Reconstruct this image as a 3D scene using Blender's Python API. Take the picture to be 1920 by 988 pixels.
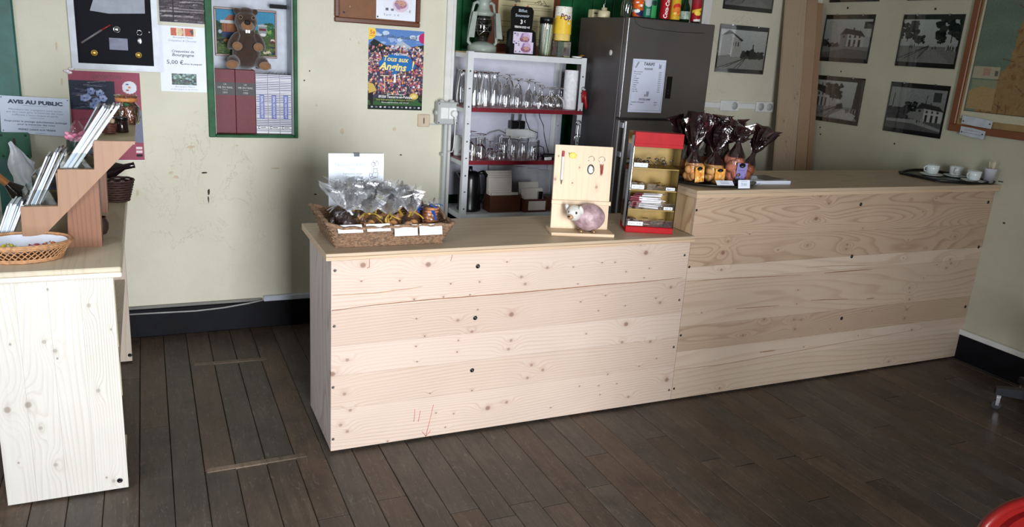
import bpy, bmesh, math, random
import numpy as np
from mathutils import Matrix, Vector
for _o in list(bpy.data.objects): bpy.data.objects.remove(_o)
SC = bpy.context.scene
COL = SC.collection
PI = math.pi
# ---------------------------------------------------------------- camera
cam_d = bpy.data.cameras.new('camera'); cam = bpy.data.objects.new('camera', cam_d); COL.objects.link(cam)
cam_d.sensor_fit = 'HORIZONTAL'; cam_d.sensor_width = 36.0; cam_d.lens = 1466.56/1920*36.0
cam_d.clip_start = 0.05; cam_d.clip_end = 60
cam.matrix_world = Matrix(((0.90894304, 0.05411919, -0.41339287, -0.64715154),
                           (-0.41182842, 0.27103894, -0.87002026, -3.07139289),
                           (0.06496077, 0.96104579, 0.26864678, 1.76656296),
                           (0, 0, 0, 1)))
SC.camera = cam
# ---------------------------------------------------------------- light, sky, exposure
SC.view_settings.view_transform = 'Standard'; SC.view_settings.look = 'None'
SC.view_settings.gamma = 1.0; SC.view_settings.exposure = 0.0; SC.view_settings.use_curve_mapping = False
wd = bpy.data.worlds.new('world'); SC.world = wd; wd.use_nodes = True
bgn = wd.node_tree.nodes['Background']; bgn.inputs[0].default_value = (0.62, 0.78, 1.0, 1); bgn.inputs[1].default_value = 1.5
def area(name, loc, target, sx, sy, power, color):
    l = bpy.data.lights.new(name, 'AREA'); l.shape = 'RECTANGLE'; l.size = sx; l.size_y = sy; l.energy = power; l.color = color
    o = bpy.data.objects.new(name, l); COL.objects.link(o); o.location = loc
    o.rotation_euler = (Vector(target)-Vector(loc)).to_track_quat('-Z', 'Y').to_euler()
    return o
# daylight through the glazed door behind the photographer; lamp spread is narrowed so the sides fall off darker
dl = area('daylight_door', (0.15, -4.9, 1.35), (0.45, 1.4, 0.75), 1.3, 2.2, 98, (0.95, 0.965, 1.0)); dl.data.spread = math.radians(92)
wl_ = area('west_fill', (-2.35, -1.6, 1.7), (0.2, 0.4, 0.5), 1.1, 1.3, 17, (0.86, 0.92, 1.0)); wl_.data.spread = math.radians(110)  # unseen fill added from the west to lift the counter's left side

# ---------------------------------------------------------------- colour and materials
def lin(v):
    v = v/255.0
    return v/12.92 if v <= 0.04045 else ((v+0.055)/1.055)**2.4
def rgb(*c):
    if len(c) == 1: c = c[0]
    return (lin(c[0]), lin(c[1]), lin(c[2]), 1.0)
class NT:
    def __init__(s, name):
        s.m = bpy.data.materials.new(name); s.m.use_nodes = True; s.t = s.m.node_tree; s.n = s.t.nodes; s.n.clear()
        s.out = s.n.new('ShaderNodeOutputMaterial')
    def N(s, typ, ins=None, **kw):
        n = s.n.new('ShaderNode'+typ)
        for k, v in kw.items(): setattr(n, k, v)
        for k, v in (ins or {}).items():
            if isinstance(v, bpy.types.NodeSocket): s.t.links.new(v, n.inputs[k])
            else: n.inputs[k].default_value = v
        return n
    def math(s, op, a, b=0.0, c=0.0, clamp=False):
        n = s.n.new('ShaderNodeMath'); n.operation = op; n.use_clamp = clamp
        for i, v in enumerate((a, b, c)):
            if isinstance(v, bpy.types.NodeSocket): s.t.links.new(v, n.inputs[i])
            else: n.inputs[i].default_value = v
        return n.outputs[0]
    def mix(s, f, a, b, typ='MIX'):
        n = s.n.new('ShaderNodeMix'); n.data_type = 'RGBA'; n.blend_type = typ
        for k, v in ((0, f), (6, a), (7, b)):
            if isinstance(v, bpy.types.NodeSocket): s.t.links.new(v, n.inputs[k])
            else: n.inputs[k].default_value = v
        return n.outputs[2]
    def ramp(s, f, stops):
        n = s.n.new('ShaderNodeValToRGB'); e = n.color_ramp.elements
        while len(e) > 1: e.remove(e[-1])
        e[0].position = stops[0][0]; e[0].color = stops[0][1]
        for p, c in stops[1:]:
            q = e.new(p); q.color = c
        s.t.links.new(f, n.inputs[0]); return n.outputs[0]
    def coords(s, scale=(1, 1, 1), off=(0, 0, 0), kind='Object'):
        tc = s.n.new('ShaderNodeTexCoord')
        mp = s.N('Mapping', {'Vector': tc.outputs[kind], 'Location': off, 'Scale': scale})
        return mp.outputs[0]
    def noise(s, vec, scale=5.0, detail=2.0, rough=0.5, dist=0.0):
        return s.N('TexNoise', {'Vector': vec, 'Scale': scale, 'Detail': detail, 'Roughness': rough, 'Distortion': dist}).outputs[0]
    def bsdf(s, col, rough=0.5, metal=0.0, bump=None, bstr=0.2, bdist=0.002, **kw):
        b = s.n.new('ShaderNodeBsdfPrincipled')
        def put(k, v):
            if isinstance(v, bpy.types.NodeSocket): s.t.links.new(v, b.inputs[k])
            else: b.inputs[k].default_value = v
        put('Base Color', col); put('Roughness', rough); put('Metallic', metal)
        for k, v in kw.items(): put(k.replace('_', ' '), v)
        if bump is not None:
            bn = s.N('Bump', {'Height': bump, 'Strength': bstr, 'Distance': bdist}); s.t.links.new(bn.outputs[0], b.inputs['Normal'])
        s.t.links.new(b.outputs[0], s.out.inputs[0]); return s.m
def mat(name, c, rough=0.5, metal=0.0, var=0.12, scale=18.0, bstr=0.12, **kw):
    """plain surface with slight mottling and fine relief"""
    t = NT(name); v = t.coords(); n = t.noise(v, scale, 3)
    base = rgb(c); dark = tuple(x*(1-var) for x in base[:3])+(1,); lite = tuple(min(1, x*(1+var)) for x in base[:3])+(1,)
    f = t.ramp(n, [(0.3, (0, 0, 0, 1)), (0.7, (1, 1, 1, 1))])
    return t.bsdf(t.mix(f, dark, lite), rough, metal, bump=t.noise(v, scale*6, 2), bstr=bstr, **kw)
def knotlist(t, vec, knots, ax):
    """sums of gaussians round knots: ring displacement, dark heart"""
    disp = None; heart = None
    for (a, b, r) in knots:
        c = (a, 0, b) if ax == 'x' else (b, 0, a)
        if ax == 'z': c = (a, 0, b)
        sub = t.N('VectorMath', {0: vec, 1: c}, operation='SUBTRACT').outputs[0]
        along = 1.0; w = {1: 0.010, 2: 0.022, 3: 0.034}[r]
        sc = (1/(w*2.2), 0, 1/w) if ax == 'x' else (1/w, 0, 1/(w*2.2))
        s1 = t.N('VectorMath', {0: sub, 1: sc}, operation='MULTIPLY').outputs[0]
        d = t.N('VectorMath', {0: s1, 1: s1}, operation='DOT_PRODUCT').outputs[1]
        g = t.math('POWER', 2.718, t.math('MULTIPLY', d, -1.0))
        disp = t.math('MULTIPLY', g, {1: 0.9, 2: 2.2, 3: 3.2}[r]) if disp is None else t.math('MULTIPLY_ADD', g, {1: 0.9, 2: 2.2, 3: 3.2}[r], disp)
        hr = {1: .0036, 2: .0068, 3: .0105}[r]; s2 = (1/(hr*1.15), 0, 1/hr) if ax == 'x' else (1/hr, 0, 1/(hr*1.15))
        e = t.N('VectorMath', {0: sub, 1: s2}, operation='MULTIPLY').outputs[0]; e = t.N('VectorMath', {0: e, 1: e}, operation='DOT_PRODUCT').outputs[1]
        h = t.math('MULTIPLY_ADD', e, -.75, 1.35, clamp=True); h = t.math('MULTIPLY', h, {1: .8, 2: .62, 3: .78}[r])
        halo = t.math('MULTIPLY', t.math('POWER', 2.718, t.math('MULTIPLY', d, -5.0)), .22)
        h = t.math('MAXIMUM', h, halo)
        heart = h if heart is None else t.math('MAXIMUM', heart, h)
    return disp, heart
def pine(name, base, line, axis='x', knots=(), seed=0.0, rings=9.0, contour=5.0, amt=0.55, tint=(1, 1, 1), rough=0.6, heartc=(120, 80, 62), swirl=1.0):
    """softwood: growth rings as contour lines of a stretched noise, bent round the knots"""
    t = NT(name); v = t.coords()
    lg, ac = 0.55*swirl, 5.0*swirl
    s = {'x': (lg, ac, ac), 'y': (ac, lg, ac), 'z': (ac, ac, lg)}[axis]
    m = t.N('Mapping', {'Vector': v, 'Location': (seed*3.1, seed*1.7, seed*2.3), 'Scale': s}).outputs[0]
    n1 = t.noise(m, 1.0, 1.5, 0.4)
    sep = t.N('SeparateXYZ', {0: v})
    across = sep.outputs[2] if axis == 'x' else sep.outputs[0]
    f = t.math('MULTIPLY', n1, contour*2)
    f = t.math('MULTIPLY_ADD', across, rings*2, f)
    disp, heart = knotlist(t, v, knots, axis) if knots else (None, None)
    if disp is not None: f = t.math('ADD', f, disp)
    sf = {'x': (3, 160, 160), 'y': (160, 3, 160), 'z': (160, 160, 3)}[axis]
    fm = t.N('Mapping', {'Vector': v, 'Scale': sf}).outputs[0]
    fib = t.noise(fm, 1.0, 3, 0.6)
    f = t.math('MULTIPLY_ADD', fib, 0.25, f)
    fr = t.math('FRACT', f)
    ln = t.ramp(fr, [(0.0, (0.0, 0, 0, 1)), (0.55, (0.12, .12, .12, 1)), (0.86, (1, 1, 1, 1)), (0.93, (.9, .9, .9, 1)), (1.0, (0, 0, 0, 1))])
    md = t.noise(t.N('Mapping', {'Vector': v, 'Location': (seed, 0, 0), 'Scale': {'x': (1.2, 4, 4), 'y': (4, 1.2, 4), 'z': (4, 4, 1.2)}[axis]}).outputs[0], 1.0, 2)
    am = t.math('MULTIPLY', t.ramp(md, [(0.3, (.35, .35, .35, 1)), (0.65, (1, 1, 1, 1))]), amt)
    b = rgb(base); l = rgb(line)
    b = tuple(b[i]*tint[i] for i in range(3))+(1,); l = tuple(l[i]*tint[i] for i in range(3))+(1,)
    col = t.mix(t.math('MULTIPLY', ln, am), b, l)
    col = t.mix(t.math('MULTIPLY', fib, 0.22), col, tuple(x*0.62 for x in l[:3])+(1,))
    lite = t.ramp(t.noise(v, 3.0, 2), [(0.45, (0, 0, 0, 1)), (0.7, (1, 1, 1, 1))])
    col = t.mix(t.math('MULTIPLY', lite, 0.12), col, (min(1, b[0]*1.25), min(1, b[1]*1.25), min(1, b[2]*1.25), 1))
    if heart is not None:
        col = t.mix(t.math('MINIMUM', heart, 1.0), col, rgb(heartc))
    return t.bsdf(col, rough, bump=t.math('MULTIPLY_ADD', fr, 0.4, fib), bstr=0.10, bdist=0.0015)
_mc = {}
def M_(name, *a, **k):
    if name not in _mc: _mc[name] = mat(name, *a, **k)
    return _mc[name]
def clearmat(name, tint=(0.96, 0.97, 0.98), edge=0.55, gloss=0.0, rough=0.03, crinkle=0.0, base=0.05, haze=0.0, hc=(.9, .92, .96)):
    """thin clear sheet or thin glass: see-through face-on, darker and mirror-like at grazing angles"""
    t = NT(name)
    nrm = None
    if crinkle:
        nz = t.noise(t.coords(), 45, 3, 0.6); nrm = t.N('Bump', {'Height': nz, 'Strength': crinkle, 'Distance': 0.01}).outputs[0]
    lw = t.N('LayerWeight', {'Blend': 0.35}); 
    fc = lw.outputs['Facing']
    tr_col = t.mix(t.math('POWER', fc, 2.2), tuple(tint)+(1,), tuple(x*edge for x in tint)+(1,))
    tr = t.N('BsdfTransparent', {0: tr_col}).outputs[0]
    gi = {'Color': (1, 1, 1, 1), 'Roughness': rough}
    if nrm is not None: gi['Normal'] = nrm
    gl = t.N('BsdfGlossy', gi).outputs[0]
    fr = t.N('Fresnel', dict({'IOR': 1.45}, **({'Normal': nrm} if nrm is not None else {}))).outputs[0]
    fac = t.math('ADD', t.math('MULTIPLY', fr, max(0.02, 1.0+gloss)), base, clamp=True)
    if haze:
        df = t.N('BsdfDiffuse', {0: tuple(hc)+(1,)}).outputs[0]; tr = t.N('MixShader', {0: haze, 1: tr, 2: df}).outputs[0]
    mx = t.N('MixShader', {0: fac, 1: tr, 2: gl})
    t.t.links.new(mx.outputs[0], t.out.inputs[0]); return t.m
def printmat(name, rough=0.5, coat=0.0, spec=0.3):
    t = NT(name); a = t.n.new('ShaderNodeVertexColor'); a.layer_name = 'Col'
    return t.bsdf(a.outputs[0], rough, Coat_Weight=coat, Specular_IOR_Level=spec)
PRINT = printmat('printed_paper', 0.45); PRINTG = printmat('glossy_print', 0.5, spec=.15)
GLASS = clearmat('thin_glass', (0.96, 0.965, 0.975), 0.5, 0.8)
PLEXI = clearmat('clear_acrylic', (0.93, 0.94, 0.93), 0.6, 0.2)
CELLO = clearmat('cellophane', (0.99, 0.99, 0.995), 0.97, -0.4, 0.14, 0.5, 0.02, 0.0)
CELLOT = clearmat('crumpled_cellophane', (0.995, 0.995, 1.0), 0.98, -0.3, 0.08, 0.25, 0.035, 0.06, (.92, .95, 1.0))
PANE = clearmat('picture_glass', (0.97, 0.97, 0.97), 0.9, -0.72, 0.02, 0, 0.0)

# ---------------------------------------------------------------- mesh building
class MB:
    def __init__(s): s.v = []; s.f = []; s.sm = []
    def add(s, vs, fs, smooth=False, mt=None):
        o = len(s.v)
        for p in vs:
            p = Vector(p)
            if mt is not None: p = mt @ p
            s.v.append(tuple(p))
        for f in fs: s.f.append(tuple(i+o for i in f)); s.sm.append(smooth)
        return s
    def box(s, x0, y0, z0, x1, y1, z1, bev=0.0, mt=None):
        if x1 < x0: x0, x1 = x1, x0
        if y1 < y0: y0, y1 = y1, y0
        if z1 < z0: z0, z1 = z1, z0
        if bev <= 0:
            vs = [(x, y, z) for z in (z0, z1) for y in (y0, y1) for x in (x0, x1)]
            return s.add(vs, [(0, 2, 3, 1), (4, 5, 7, 6), (0, 1, 5, 4), (2, 6, 7, 3), (0, 4, 6, 2), (1, 3, 7, 5)], False, mt)
        b = min(bev, (x1-x0)*.49, (y1-y0)*.49, (z1-z0)*.49)
        vs = []; idx = {}
        for k in range(3):
            for sx in (0, 1):
                for sy in (0, 1):
                    for sz in (0, 1):
                        q = [x0+b if not sx else x1-b, y0+b if not sy else y1-b, z0+b if not sz else z1-b]
                        q[k] = ((x0, x1)[sx], (y0, y1)[sy], (z0, z1)[sz])[k]
                        idx[(k, sx, sy, sz)] = len(vs); vs.append(q)
        F = []
        for k in range(3):
            o1, o2 = [i for i in range(3) if i != k]
            for sk in (0, 1):
                loop = []
                for a, c in ((0, 0), (1, 0), (1, 1), (0, 1)):
                    q = [0, 0, 0]; q[k] = sk; q[o1] = a; q[o2] = c; loop.append(idx[(k,)+tuple(q)])
                F.append(tuple(loop))
        for k in range(3):
            o1, o2 = [i for i in range(3) if i != k]
            for a in (0, 1):
                for c in (0, 1):
                    q0 = [0, 0, 0]; q0[o1] = a; q0[o2] = c; q1 = list(q0); q1[k] = 1
                    F.append((idx[(o1,)+tuple(q0)], idx[(o1,)+tuple(q1)], idx[(o2,)+tuple(q1)], idx[(o2,)+tuple(q0)]))
        for sx in (0, 1):
            for sy in (0, 1):
                for sz in (0, 1): F.append(tuple(idx[(k, sx, sy, sz)] for k in range(3)))
        c = Vector(((x0+x1)/2, (y0+y1)/2, (z0+z1)/2)); G = []
        for f in F:
            p = [Vector(vs[i]) for i in f]; n = (p[1]-p[0]).cross(p[2]-p[0])
            G.append(f if n.dot(sum(p, Vector())/len(p)-c) > 0 else tuple(reversed(f)))
        return s.add(vs, G, False, mt)
    def lathe(s, prof, seg=20, mt=None, smooth=True, cap=False, rad=None):
        vs = []; n = len(prof)
        for j in range(seg):
            a = 2*PI*j/seg
            for (r, z) in prof:
                k = rad(a, z) if rad else 1.0
                vs.append((r*k*math.cos(a), r*k*math.sin(a), z))
        fs = []
        for j in range(seg):
            k = (j+1) % seg
            for i in range(n-1): fs.append((j*n+i, k*n+i, k*n+i+1, j*n+i+1))
        if cap:
            fs.append(tuple(j*n for j in reversed(range(seg)))); fs.append(tuple(j*n+n-1 for j in range(seg)))
        return s.add(vs, fs, smooth, mt)
    def cyl(s, p0, p1, r0, r1=None, seg=12, smooth=True, cap=True):
        p0 = Vector(p0); p1 = Vector(p1); d = p1-p0; L = d.length; r1 = r0 if r1 is None else r1
        mt = Matrix.Translation(p0) @ d.to_track_quat('Z', 'Y').to_matrix().to_4x4()
        vs = []; 
        for z, r in ((0, r0), (L, r1)):
            for j in range(seg): vs.append((r*math.cos(2*PI*j/seg), r*math.sin(2*PI*j/seg), z))
        s.add(vs, [(j, (j+1) % seg, seg+(j+1) % seg, seg+j) for j in range(seg)], smooth, mt)
        if cap:
            s.add(vs, [tuple(reversed(range(seg))), tuple(range(seg, 2*seg))], False, mt)
        return s
    def tube(s, pts, r, seg=6, closed=False, cap=True, flat=1.0):
        P = [Vector(p) for p in pts]; n = len(P); vs = []; up = Vector((0, 0, 1)); rr = r if hasattr(r, '__len__') else [r]*n
        for i in range(n):
            a = P[i-1] if (i > 0 or closed) else P[i]; b = P[(i+1) % n] if (i < n-1 or closed) else P[i]
            t = (b-a); t = t.normalized() if t.length > 1e-9 else Vector((1, 0, 0))
            u = up if abs(t.dot(up)) < 0.95 else Vector((0, 1, 0))
            x = t.cross(u).normalized(); y = x.cross(t)
            for j in range(seg):
                g = 2*PI*j/seg; vs.append(P[i]+(x*math.cos(g)*flat+y*math.sin(g))*rr[i])
        fs = []
        for i in range(n if closed else n-1):
            k = (i+1) % n
            for j in range(seg): fs.append((i*seg+j, i*seg+(j+1) % seg, k*seg+(j+1) % seg, k*seg+j))
        if cap and not closed:
            fs.append(tuple(reversed(range(seg)))); fs.append(tuple((n-1)*seg+j for j in range(seg)))
        return s.add(vs, fs, True)
    def ell(s, c, r, seg=16, rings=10, mt=None, bump=None):
        vs = [(0, 0, -1)]; 
        for i in range(1, rings):
            ph = -PI/2+PI*i/rings
            for j in range(seg): vs.append((math.cos(ph)*math.cos(2*PI*j/seg), math.cos(ph)*math.sin(2*PI*j/seg), math.sin(ph)))
        vs.append((0, 0, 1)); r = r if hasattr(r, '__len__') else (r, r, r)
        o = []
        for v in vs:
            k = bump(v) if bump else 1.0
            o.append((c[0]+v[0]*r[0]*k, c[1]+v[1]*r[1]*k, c[2]+v[2]*r[2]*k))
        fs = [(0, 1+(j+1) % seg, 1+j) for j in range(seg)]
        for i in range(rings-2):
            for j in range(seg):
                a = 1+i*seg; fs.append((a+j, a+(j+1) % seg, a+seg+(j+1) % seg, a+seg+j))
        L = len(vs)-1; a = 1+(rings-2)*seg
        fs += [(a+j, a+(j+1) % seg, L) for j in range(seg)]
        return s.add(o, fs, True, mt)
    def prism(s, poly, y0, y1, mt=None, smooth=False):
        """outline in the XZ plane (counter-clockwise seen from -Y), thickness along Y"""
        n = len(poly); vs = [(x, y0, z) for x, z in poly]+[(x, y1, z) for x, z in poly]
        s.add(vs, [tuple(range(n)), tuple(reversed(range(n, 2*n)))], False, mt)
        return s.add(vs, [(i, n+i, n+(i+1) % n, (i+1) % n) for i in range(n)], smooth, mt)
    def prismz(s, poly, z0, z1, mt=None, smooth=False):
        n = len(poly); vs = [(x, y, z0) for x, y in poly]+[(x, y, z1) for x, y in poly]
        s.add(vs, [tuple(reversed(range(n))), tuple(range(n, 2*n))], False, mt)
        return s.add(vs, [(i, (i+1) % n, n+(i+1) % n, n+i) for i in range(n)], smooth, mt)
    def build(s, name, m, parent=None, world=False):
        me = bpy.data.meshes.new(name)
        if world and parent is not None:
            mi = parent.matrix_basis.inverted(); s.v = [tuple(mi @ Vector(p)) for p in s.v]
        me.from_pydata(s.v, [], s.f); me.polygons.foreach_set('use_smooth', s.sm); me.update()
        me.materials.append(m)
        o = bpy.data.objects.new(name, me); COL.objects.link(o)
        if parent is not None: o.parent = parent
        return o
def thing(name, label, cat, loc=(0, 0, 0), rz=0.0, group=None, rot=None):
    o = bpy.data.objects.new(name, None); COL.objects.link(o); o.empty_display_size = 0.05
    o.location = loc; o.rotation_euler = rot if rot else (0, 0, rz)
    o.matrix_basis = Matrix.Translation(loc) @ o.rotation_euler.to_matrix().to_4x4()
    return tag(o, label, cat, group)
def tag(o, label=None, cat=None, group=None, kind=None):
    if label: o['label'] = label
    if cat: o['category'] = cat
    if group: o['group'] = group
    if kind: o['kind'] = kind
    return o
def dup(root, loc, rz=0.0, label=None, group=None, rot=None, sc=None):
    r = root.copy(); COL.objects.link(r); r.location = loc; r.rotation_euler = rot if rot else (0, 0, rz)
    if sc: r.scale = sc
    if label: r['label'] = label
    if group: r['group'] = group
    for ch in [c for c in root.children]:
        c = ch.copy(); COL.objects.link(c); c.parent = r
        for g in list(ch.children):
            d = g.copy(); COL.objects.link(d); d.parent = c
    return r
# flat print: a canvas of ink colours laid on a fine sheet
class Canvas:
    def __init__(s, w, h, c=(255, 255, 255)):
        s.w, s.h = w, h; s.a = np.zeros((h, w, 3)); s.a[:] = c
        s.X, s.Y = np.meshgrid((np.arange(w)+.5)/w, (np.arange(h)+.5)/h)
    def rect(s, x0, y0, x1, y1, c): m = (s.X >= x0) & (s.X < x1) & (s.Y >= y0) & (s.Y < y1); s.a[m] = c; return s
    def ell(s, cx, cy, rx, ry, c, al=1.0):
        m = ((s.X-cx)/rx)**2+((s.Y-cy)/ry)**2 < 1; s.a[m] = s.a[m]*(1-al)+np.array(c)*al; return s
    def poly(s, pts, c, al=1.0):
        ins = np.zeros_like(s.X, bool); n = len(pts)
        for i in range(n):
            x0, y0 = pts[i]; x1, y1 = pts[(i+1) % n]
            if y0 == y1: continue
            cr = ((y0 > s.Y) != (y1 > s.Y)) & (s.X < (x1-x0)*(s.Y-y0)/(y1-y0)+x0); ins ^= cr
        s.a[ins] = s.a[ins]*(1-al)+np.array(c)*al; return s
    def line(s, x0, y0, x1, y1, wd, c):
        asp = s.h/s.w; dx, dy = x1-x0, (y1-y0)*asp; L = dx*dx+dy*dy+1e-12
        t = np.clip(((s.X-x0)*dx+(s.Y-y0)*asp*dy)/L, 0, 1)
        d = np.hypot(s.X-x0-t*dx, (s.Y-y0)*asp-t*dy); s.a[d < wd] = c; return s
    def blobs(s, rs, n, x0, y0, x1, y1, r, cols, ry=None):
        for _ in range(n):
            s.ell(rs.uniform(x0, x1), rs.uniform(y0, y1), r*rs.uniform(.5, 1.3), (ry or r)*rs.uniform(.5, 1.3), cols[rs.randrange(len(cols))])
        return s
    def grain(s, amp, seed=0): s.a = np.clip(s.a+np.random.RandomState(seed).randn(s.h, s.w, 1)*amp, 0, 255); return s
def sheet(name, cv, w, h, parent, m=None, x=0, y=0, z=0, curl=0.0):
    """print lying in the local XZ plane, facing -Y, centred on x, z"""
    xs = np.linspace(-w/2, w/2, cv.w)+x; zs = np.linspace(h/2, -h/2, cv.h)+z
    X, Z = np.meshgrid(xs, zs); V = np.stack([X, np.full_like(X, y), Z], -1).reshape(-1, 3)
    i = np.arange(cv.w*cv.h).reshape(cv.h, cv.w)
    q = np.stack([i[1:, :-1], i[1:, 1:], i[:-1, 1:], i[:-1, :-1]], -1).reshape(-1, 4)
    me = bpy.data.meshes.new(name); me.vertices.add(len(V)); me.vertices.foreach_set('co', V.ravel())
    me.loops.add(q.size); me.loops.foreach_set('vertex_index', q.ravel().astype(np.int32))
    me.polygons.add(len(q)); me.polygons.foreach_set('loop_start', np.arange(0, q.size, 4, dtype=np.int32))
    me.update(calc_edges=True)
    ca = me.color_attributes.new('Col', 'FLOAT_COLOR', 'POINT')
    a = cv.a.reshape(-1, 3)/255.0; a = np.where(a <= 0.04045, a/12.92, ((a+0.055)/1.055)**2.4)
    ca.data.foreach_set('color', np.concatenate([a, np.ones((len(a), 1))], 1).astype(np.float32).ravel())
    me.materials.append(m or PRINT)
    o = bpy.data.objects.new(name, me); COL.objects.link(o)
    if parent is not None: o.parent = parent
    return o
def pleats(mb, prof, n, seed, lo=.55, hi=1.2, top=.018, bend=(0, 0), squash=1.0, drift=.12):
    """gathered film: sharp lengthwise folds that fan out from a tie"""
    r = random.Random(seed); A = []; a = 0
    for j in range(n): A.append(2*PI*(j+r.uniform(-.3, .3))/n)
    F = [(hi if j % 2 else lo)*r.uniform(.85, 1.15) for j in range(n)]; T = [r.uniform(-top, top) for _ in range(n)]; D = [r.uniform(-drift, drift) for _ in range(n)]
    m = len(prof); vs = []; z0 = prof[0][1]; H = prof[-1][1]-z0
    for j in range(n):
        for i, (q, z) in enumerate(prof):
            k = i/(m-1); f = 1+(F[j]-1)*min(1, k*2.5); g = A[j]+D[j]*k*2; w = 1+.10*math.sin(i*1.9+j*2.3)*k
            vs.append((q*f*w*math.cos(g)+bend[0]*k*k, q*f*w*squash*math.sin(g)+bend[1]*k*k, z+T[j]*k))
    return mb.add(vs, [(j*m+i, ((j+1) % n)*m+i, ((j+1) % n)*m+i+1, j*m+i+1) for j in range(n) for i in range(m-1)], False)
# lettering
_tc = {}
def glyphs(txt, bold=0.0, shear=0.0):
    k = (txt, bold, shear)
    if k not in _tc:
        cu = bpy.data.curves.new('t', 'FONT'); cu.body = txt; cu.size = 1.0; cu.offset = bold; cu.shear = shear; cu.resolution_u = 2
        ob = bpy.data.objects.new('t', cu); me = bpy.data.meshes.new_from_object(ob)
        V = [tuple(v.co) for v in me.vertices]; F = [tuple(p.vertices) for p in me.polygons]
        bpy.data.objects.remove(ob); bpy.data.curves.remove(cu); bpy.data.meshes.remove(me); _tc[k] = (V, F)
    return _tc[k]
def text(mb, txt, x, z, h, w=None, al='c', bold=0.0, shear=0.0, rot=0.0, y=0.0, mt=None):
    """capitals h high, optionally stretched to width w, drawn in the local XZ plane facing -Y"""
    V, F = glyphs(txt, bold, shear)
    if not V: return
    x0 = min(v[0] for v in V); x1 = max(v[0] for v in V); s = h/0.70; sx = (w/(x1-x0)) if w else s
    ax = {'c': (x0+x1)/2, 'l': x0, 'r': x1}[al]; c, sn = math.cos(rot), math.sin(rot); out = []
    for v in V:
        a = (v[0]-ax)*sx; b = v[1]*s-h/2; out.append((x+a*c-b*sn, y, z+a*sn+b*c))
    mb.add(out, F, False, mt)
INK = M_('black_ink', (28, 28, 34), 0.6); WHITEINK = M_('white_ink', (238, 238, 236), 0.5)
def blob(name, ells, m, parent, voxel=0.004, smooth=3, world=False):
    """one continuous skin over overlapping ellipsoids"""
    b = MB()
    for e in ells: b.ell(e[0], e[1], 16, 10, mt=e[2] if len(e) > 2 else None)
    o = b.build(name, m, parent, world)
    r = o.modifiers.new('r', 'REMESH'); r.mode = 'VOXEL'; r.voxel_size = voxel
    q = o.modifiers.new('s', 'SMOOTH'); q.iterations = smooth; q.factor = 0.5
    dg = bpy.context.evaluated_depsgraph_get(); me = bpy.data.meshes.new_from_object(o.evaluated_get(dg))
    o.modifiers.clear(); o.data = me
    me.polygons.foreach_set('use_smooth', [True]*len(me.polygons))
    if not me.materials: me.materials.append(m)
    return o
rnd = random.Random(7)
# ================================================================ SETTING
BY = 1.655; RX = 4.051
def wallmat(name, c, seed, stain=0.2):
    t = NT(name); v = t.coords(off=(seed, seed, 0))
    n = t.noise(v, 1.6, 4, 0.6); n2 = t.noise(v, 9, 4, 0.65)
    base = rgb(c); col = t.mix(t.ramp(n, [(0.35, (0, 0, 0, 1)), (0.7, (1, 1, 1, 1))]), tuple(x*(1-stain) for x in base[:3])+(1,), base)
    sp = t.ramp(n2, [(0.66, (0, 0, 0, 1)), (0.72, (1, 1, 1, 1))])
    col = t.mix(t.math('MULTIPLY', sp, 0.16), col, rgb(178, 168, 140))
    cr = t.noise(t.N('Mapping', {'Vector': v, 'Scale': (2.2, 2.2, 1.3)}).outputs[0], 1.6, 6, 0.6, 1.2)
    crl = t.ramp(t.math('ABSOLUTE', t.math('SUBTRACT', cr, 0.5)), [(0.0, (1, 1, 1, 1)), (0.0022, (0, 0, 0, 1))])
    msk = t.ramp(t.noise(v, 1.1, 1), [(0.52, (0, 0, 0, 1)), (0.6, (1, 1, 1, 1))])
    col = t.mix(t.math('MULTIPLY', t.math('MULTIPLY', crl, msk), 0.45), col, rgb(140, 130, 105))
    return t.bsdf(col, 0.55, bump=t.math('MULTIPLY_ADD', n2, 0.5, t.noise(v, 60, 3)), bstr=0.35, bdist=0.003)
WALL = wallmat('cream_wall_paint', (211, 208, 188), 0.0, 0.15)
WALLR = wallmat('cream_wall_paint_shaded', (190, 187, 165), 4.0, 0.16)  # darker copy of the cream: dimness of the right side put into the colour
GREEN = mat('green_gloss_paint', (16, 84, 46), 0.5, var=0.35, scale=14, bstr=0.5, Specular_IOR_Level=.25)
DGREEN = mat('weathered_green_paint', (38, 92, 84), 0.45, var=0.3, scale=9)
PLATEG = mat('green_plate_paint', (22, 86, 62), 0.35, var=0.15)
BLACKP = mat('navy_black_skirting', (7, 8, 16), 0.6, var=0.5, scale=8, Specular_IOR_Level=.2)
WHITEP = mat('white_gloss_trim', (214, 214, 210), 0.35, var=0.06)
wb = MB()
for a in [(-2.4, -0.30, 0, 3.3), (0.128, 1.07, 0, 3.3), (2.99, 4.25, 0, 3.3)]: wb.box(a[0], BY, a[2], a[1], BY+.3, a[3])
wb.box(-.30, BY, 0, .128, BY+.3, 1.17); wb.box(-.30, BY, 1.98, .128, BY+.3, 3.3); wb.box(-.30, BY+.205, 1.17, .128, BY+.3, 1.98)
wb.box(1.07, BY, 2.42, 2.99, BY+.3, 3.3)
wall_back = tag(wb.build('wall_back', WALL), kind='structure')
nf = MB().box(-.2985, BY+.012, 1.1715, -.2965, BY+.2, 1.978); nf.box(.1245, BY+.012, 1.1715, .1265, BY+.2, 1.978); nf.box(-.2965, BY+.199, 1.1715, .1245, BY+.203, 1.978)
nf.build('niche_lining', M_('pale_blue_white_paint', (186, 192, 204), 0.5), wall_back)
wr = MB().box(RX, -5.6, 0, RX+.2, BY, 3.3).build('wall_right', WALLR); tag(wr, kind='structure')
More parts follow.
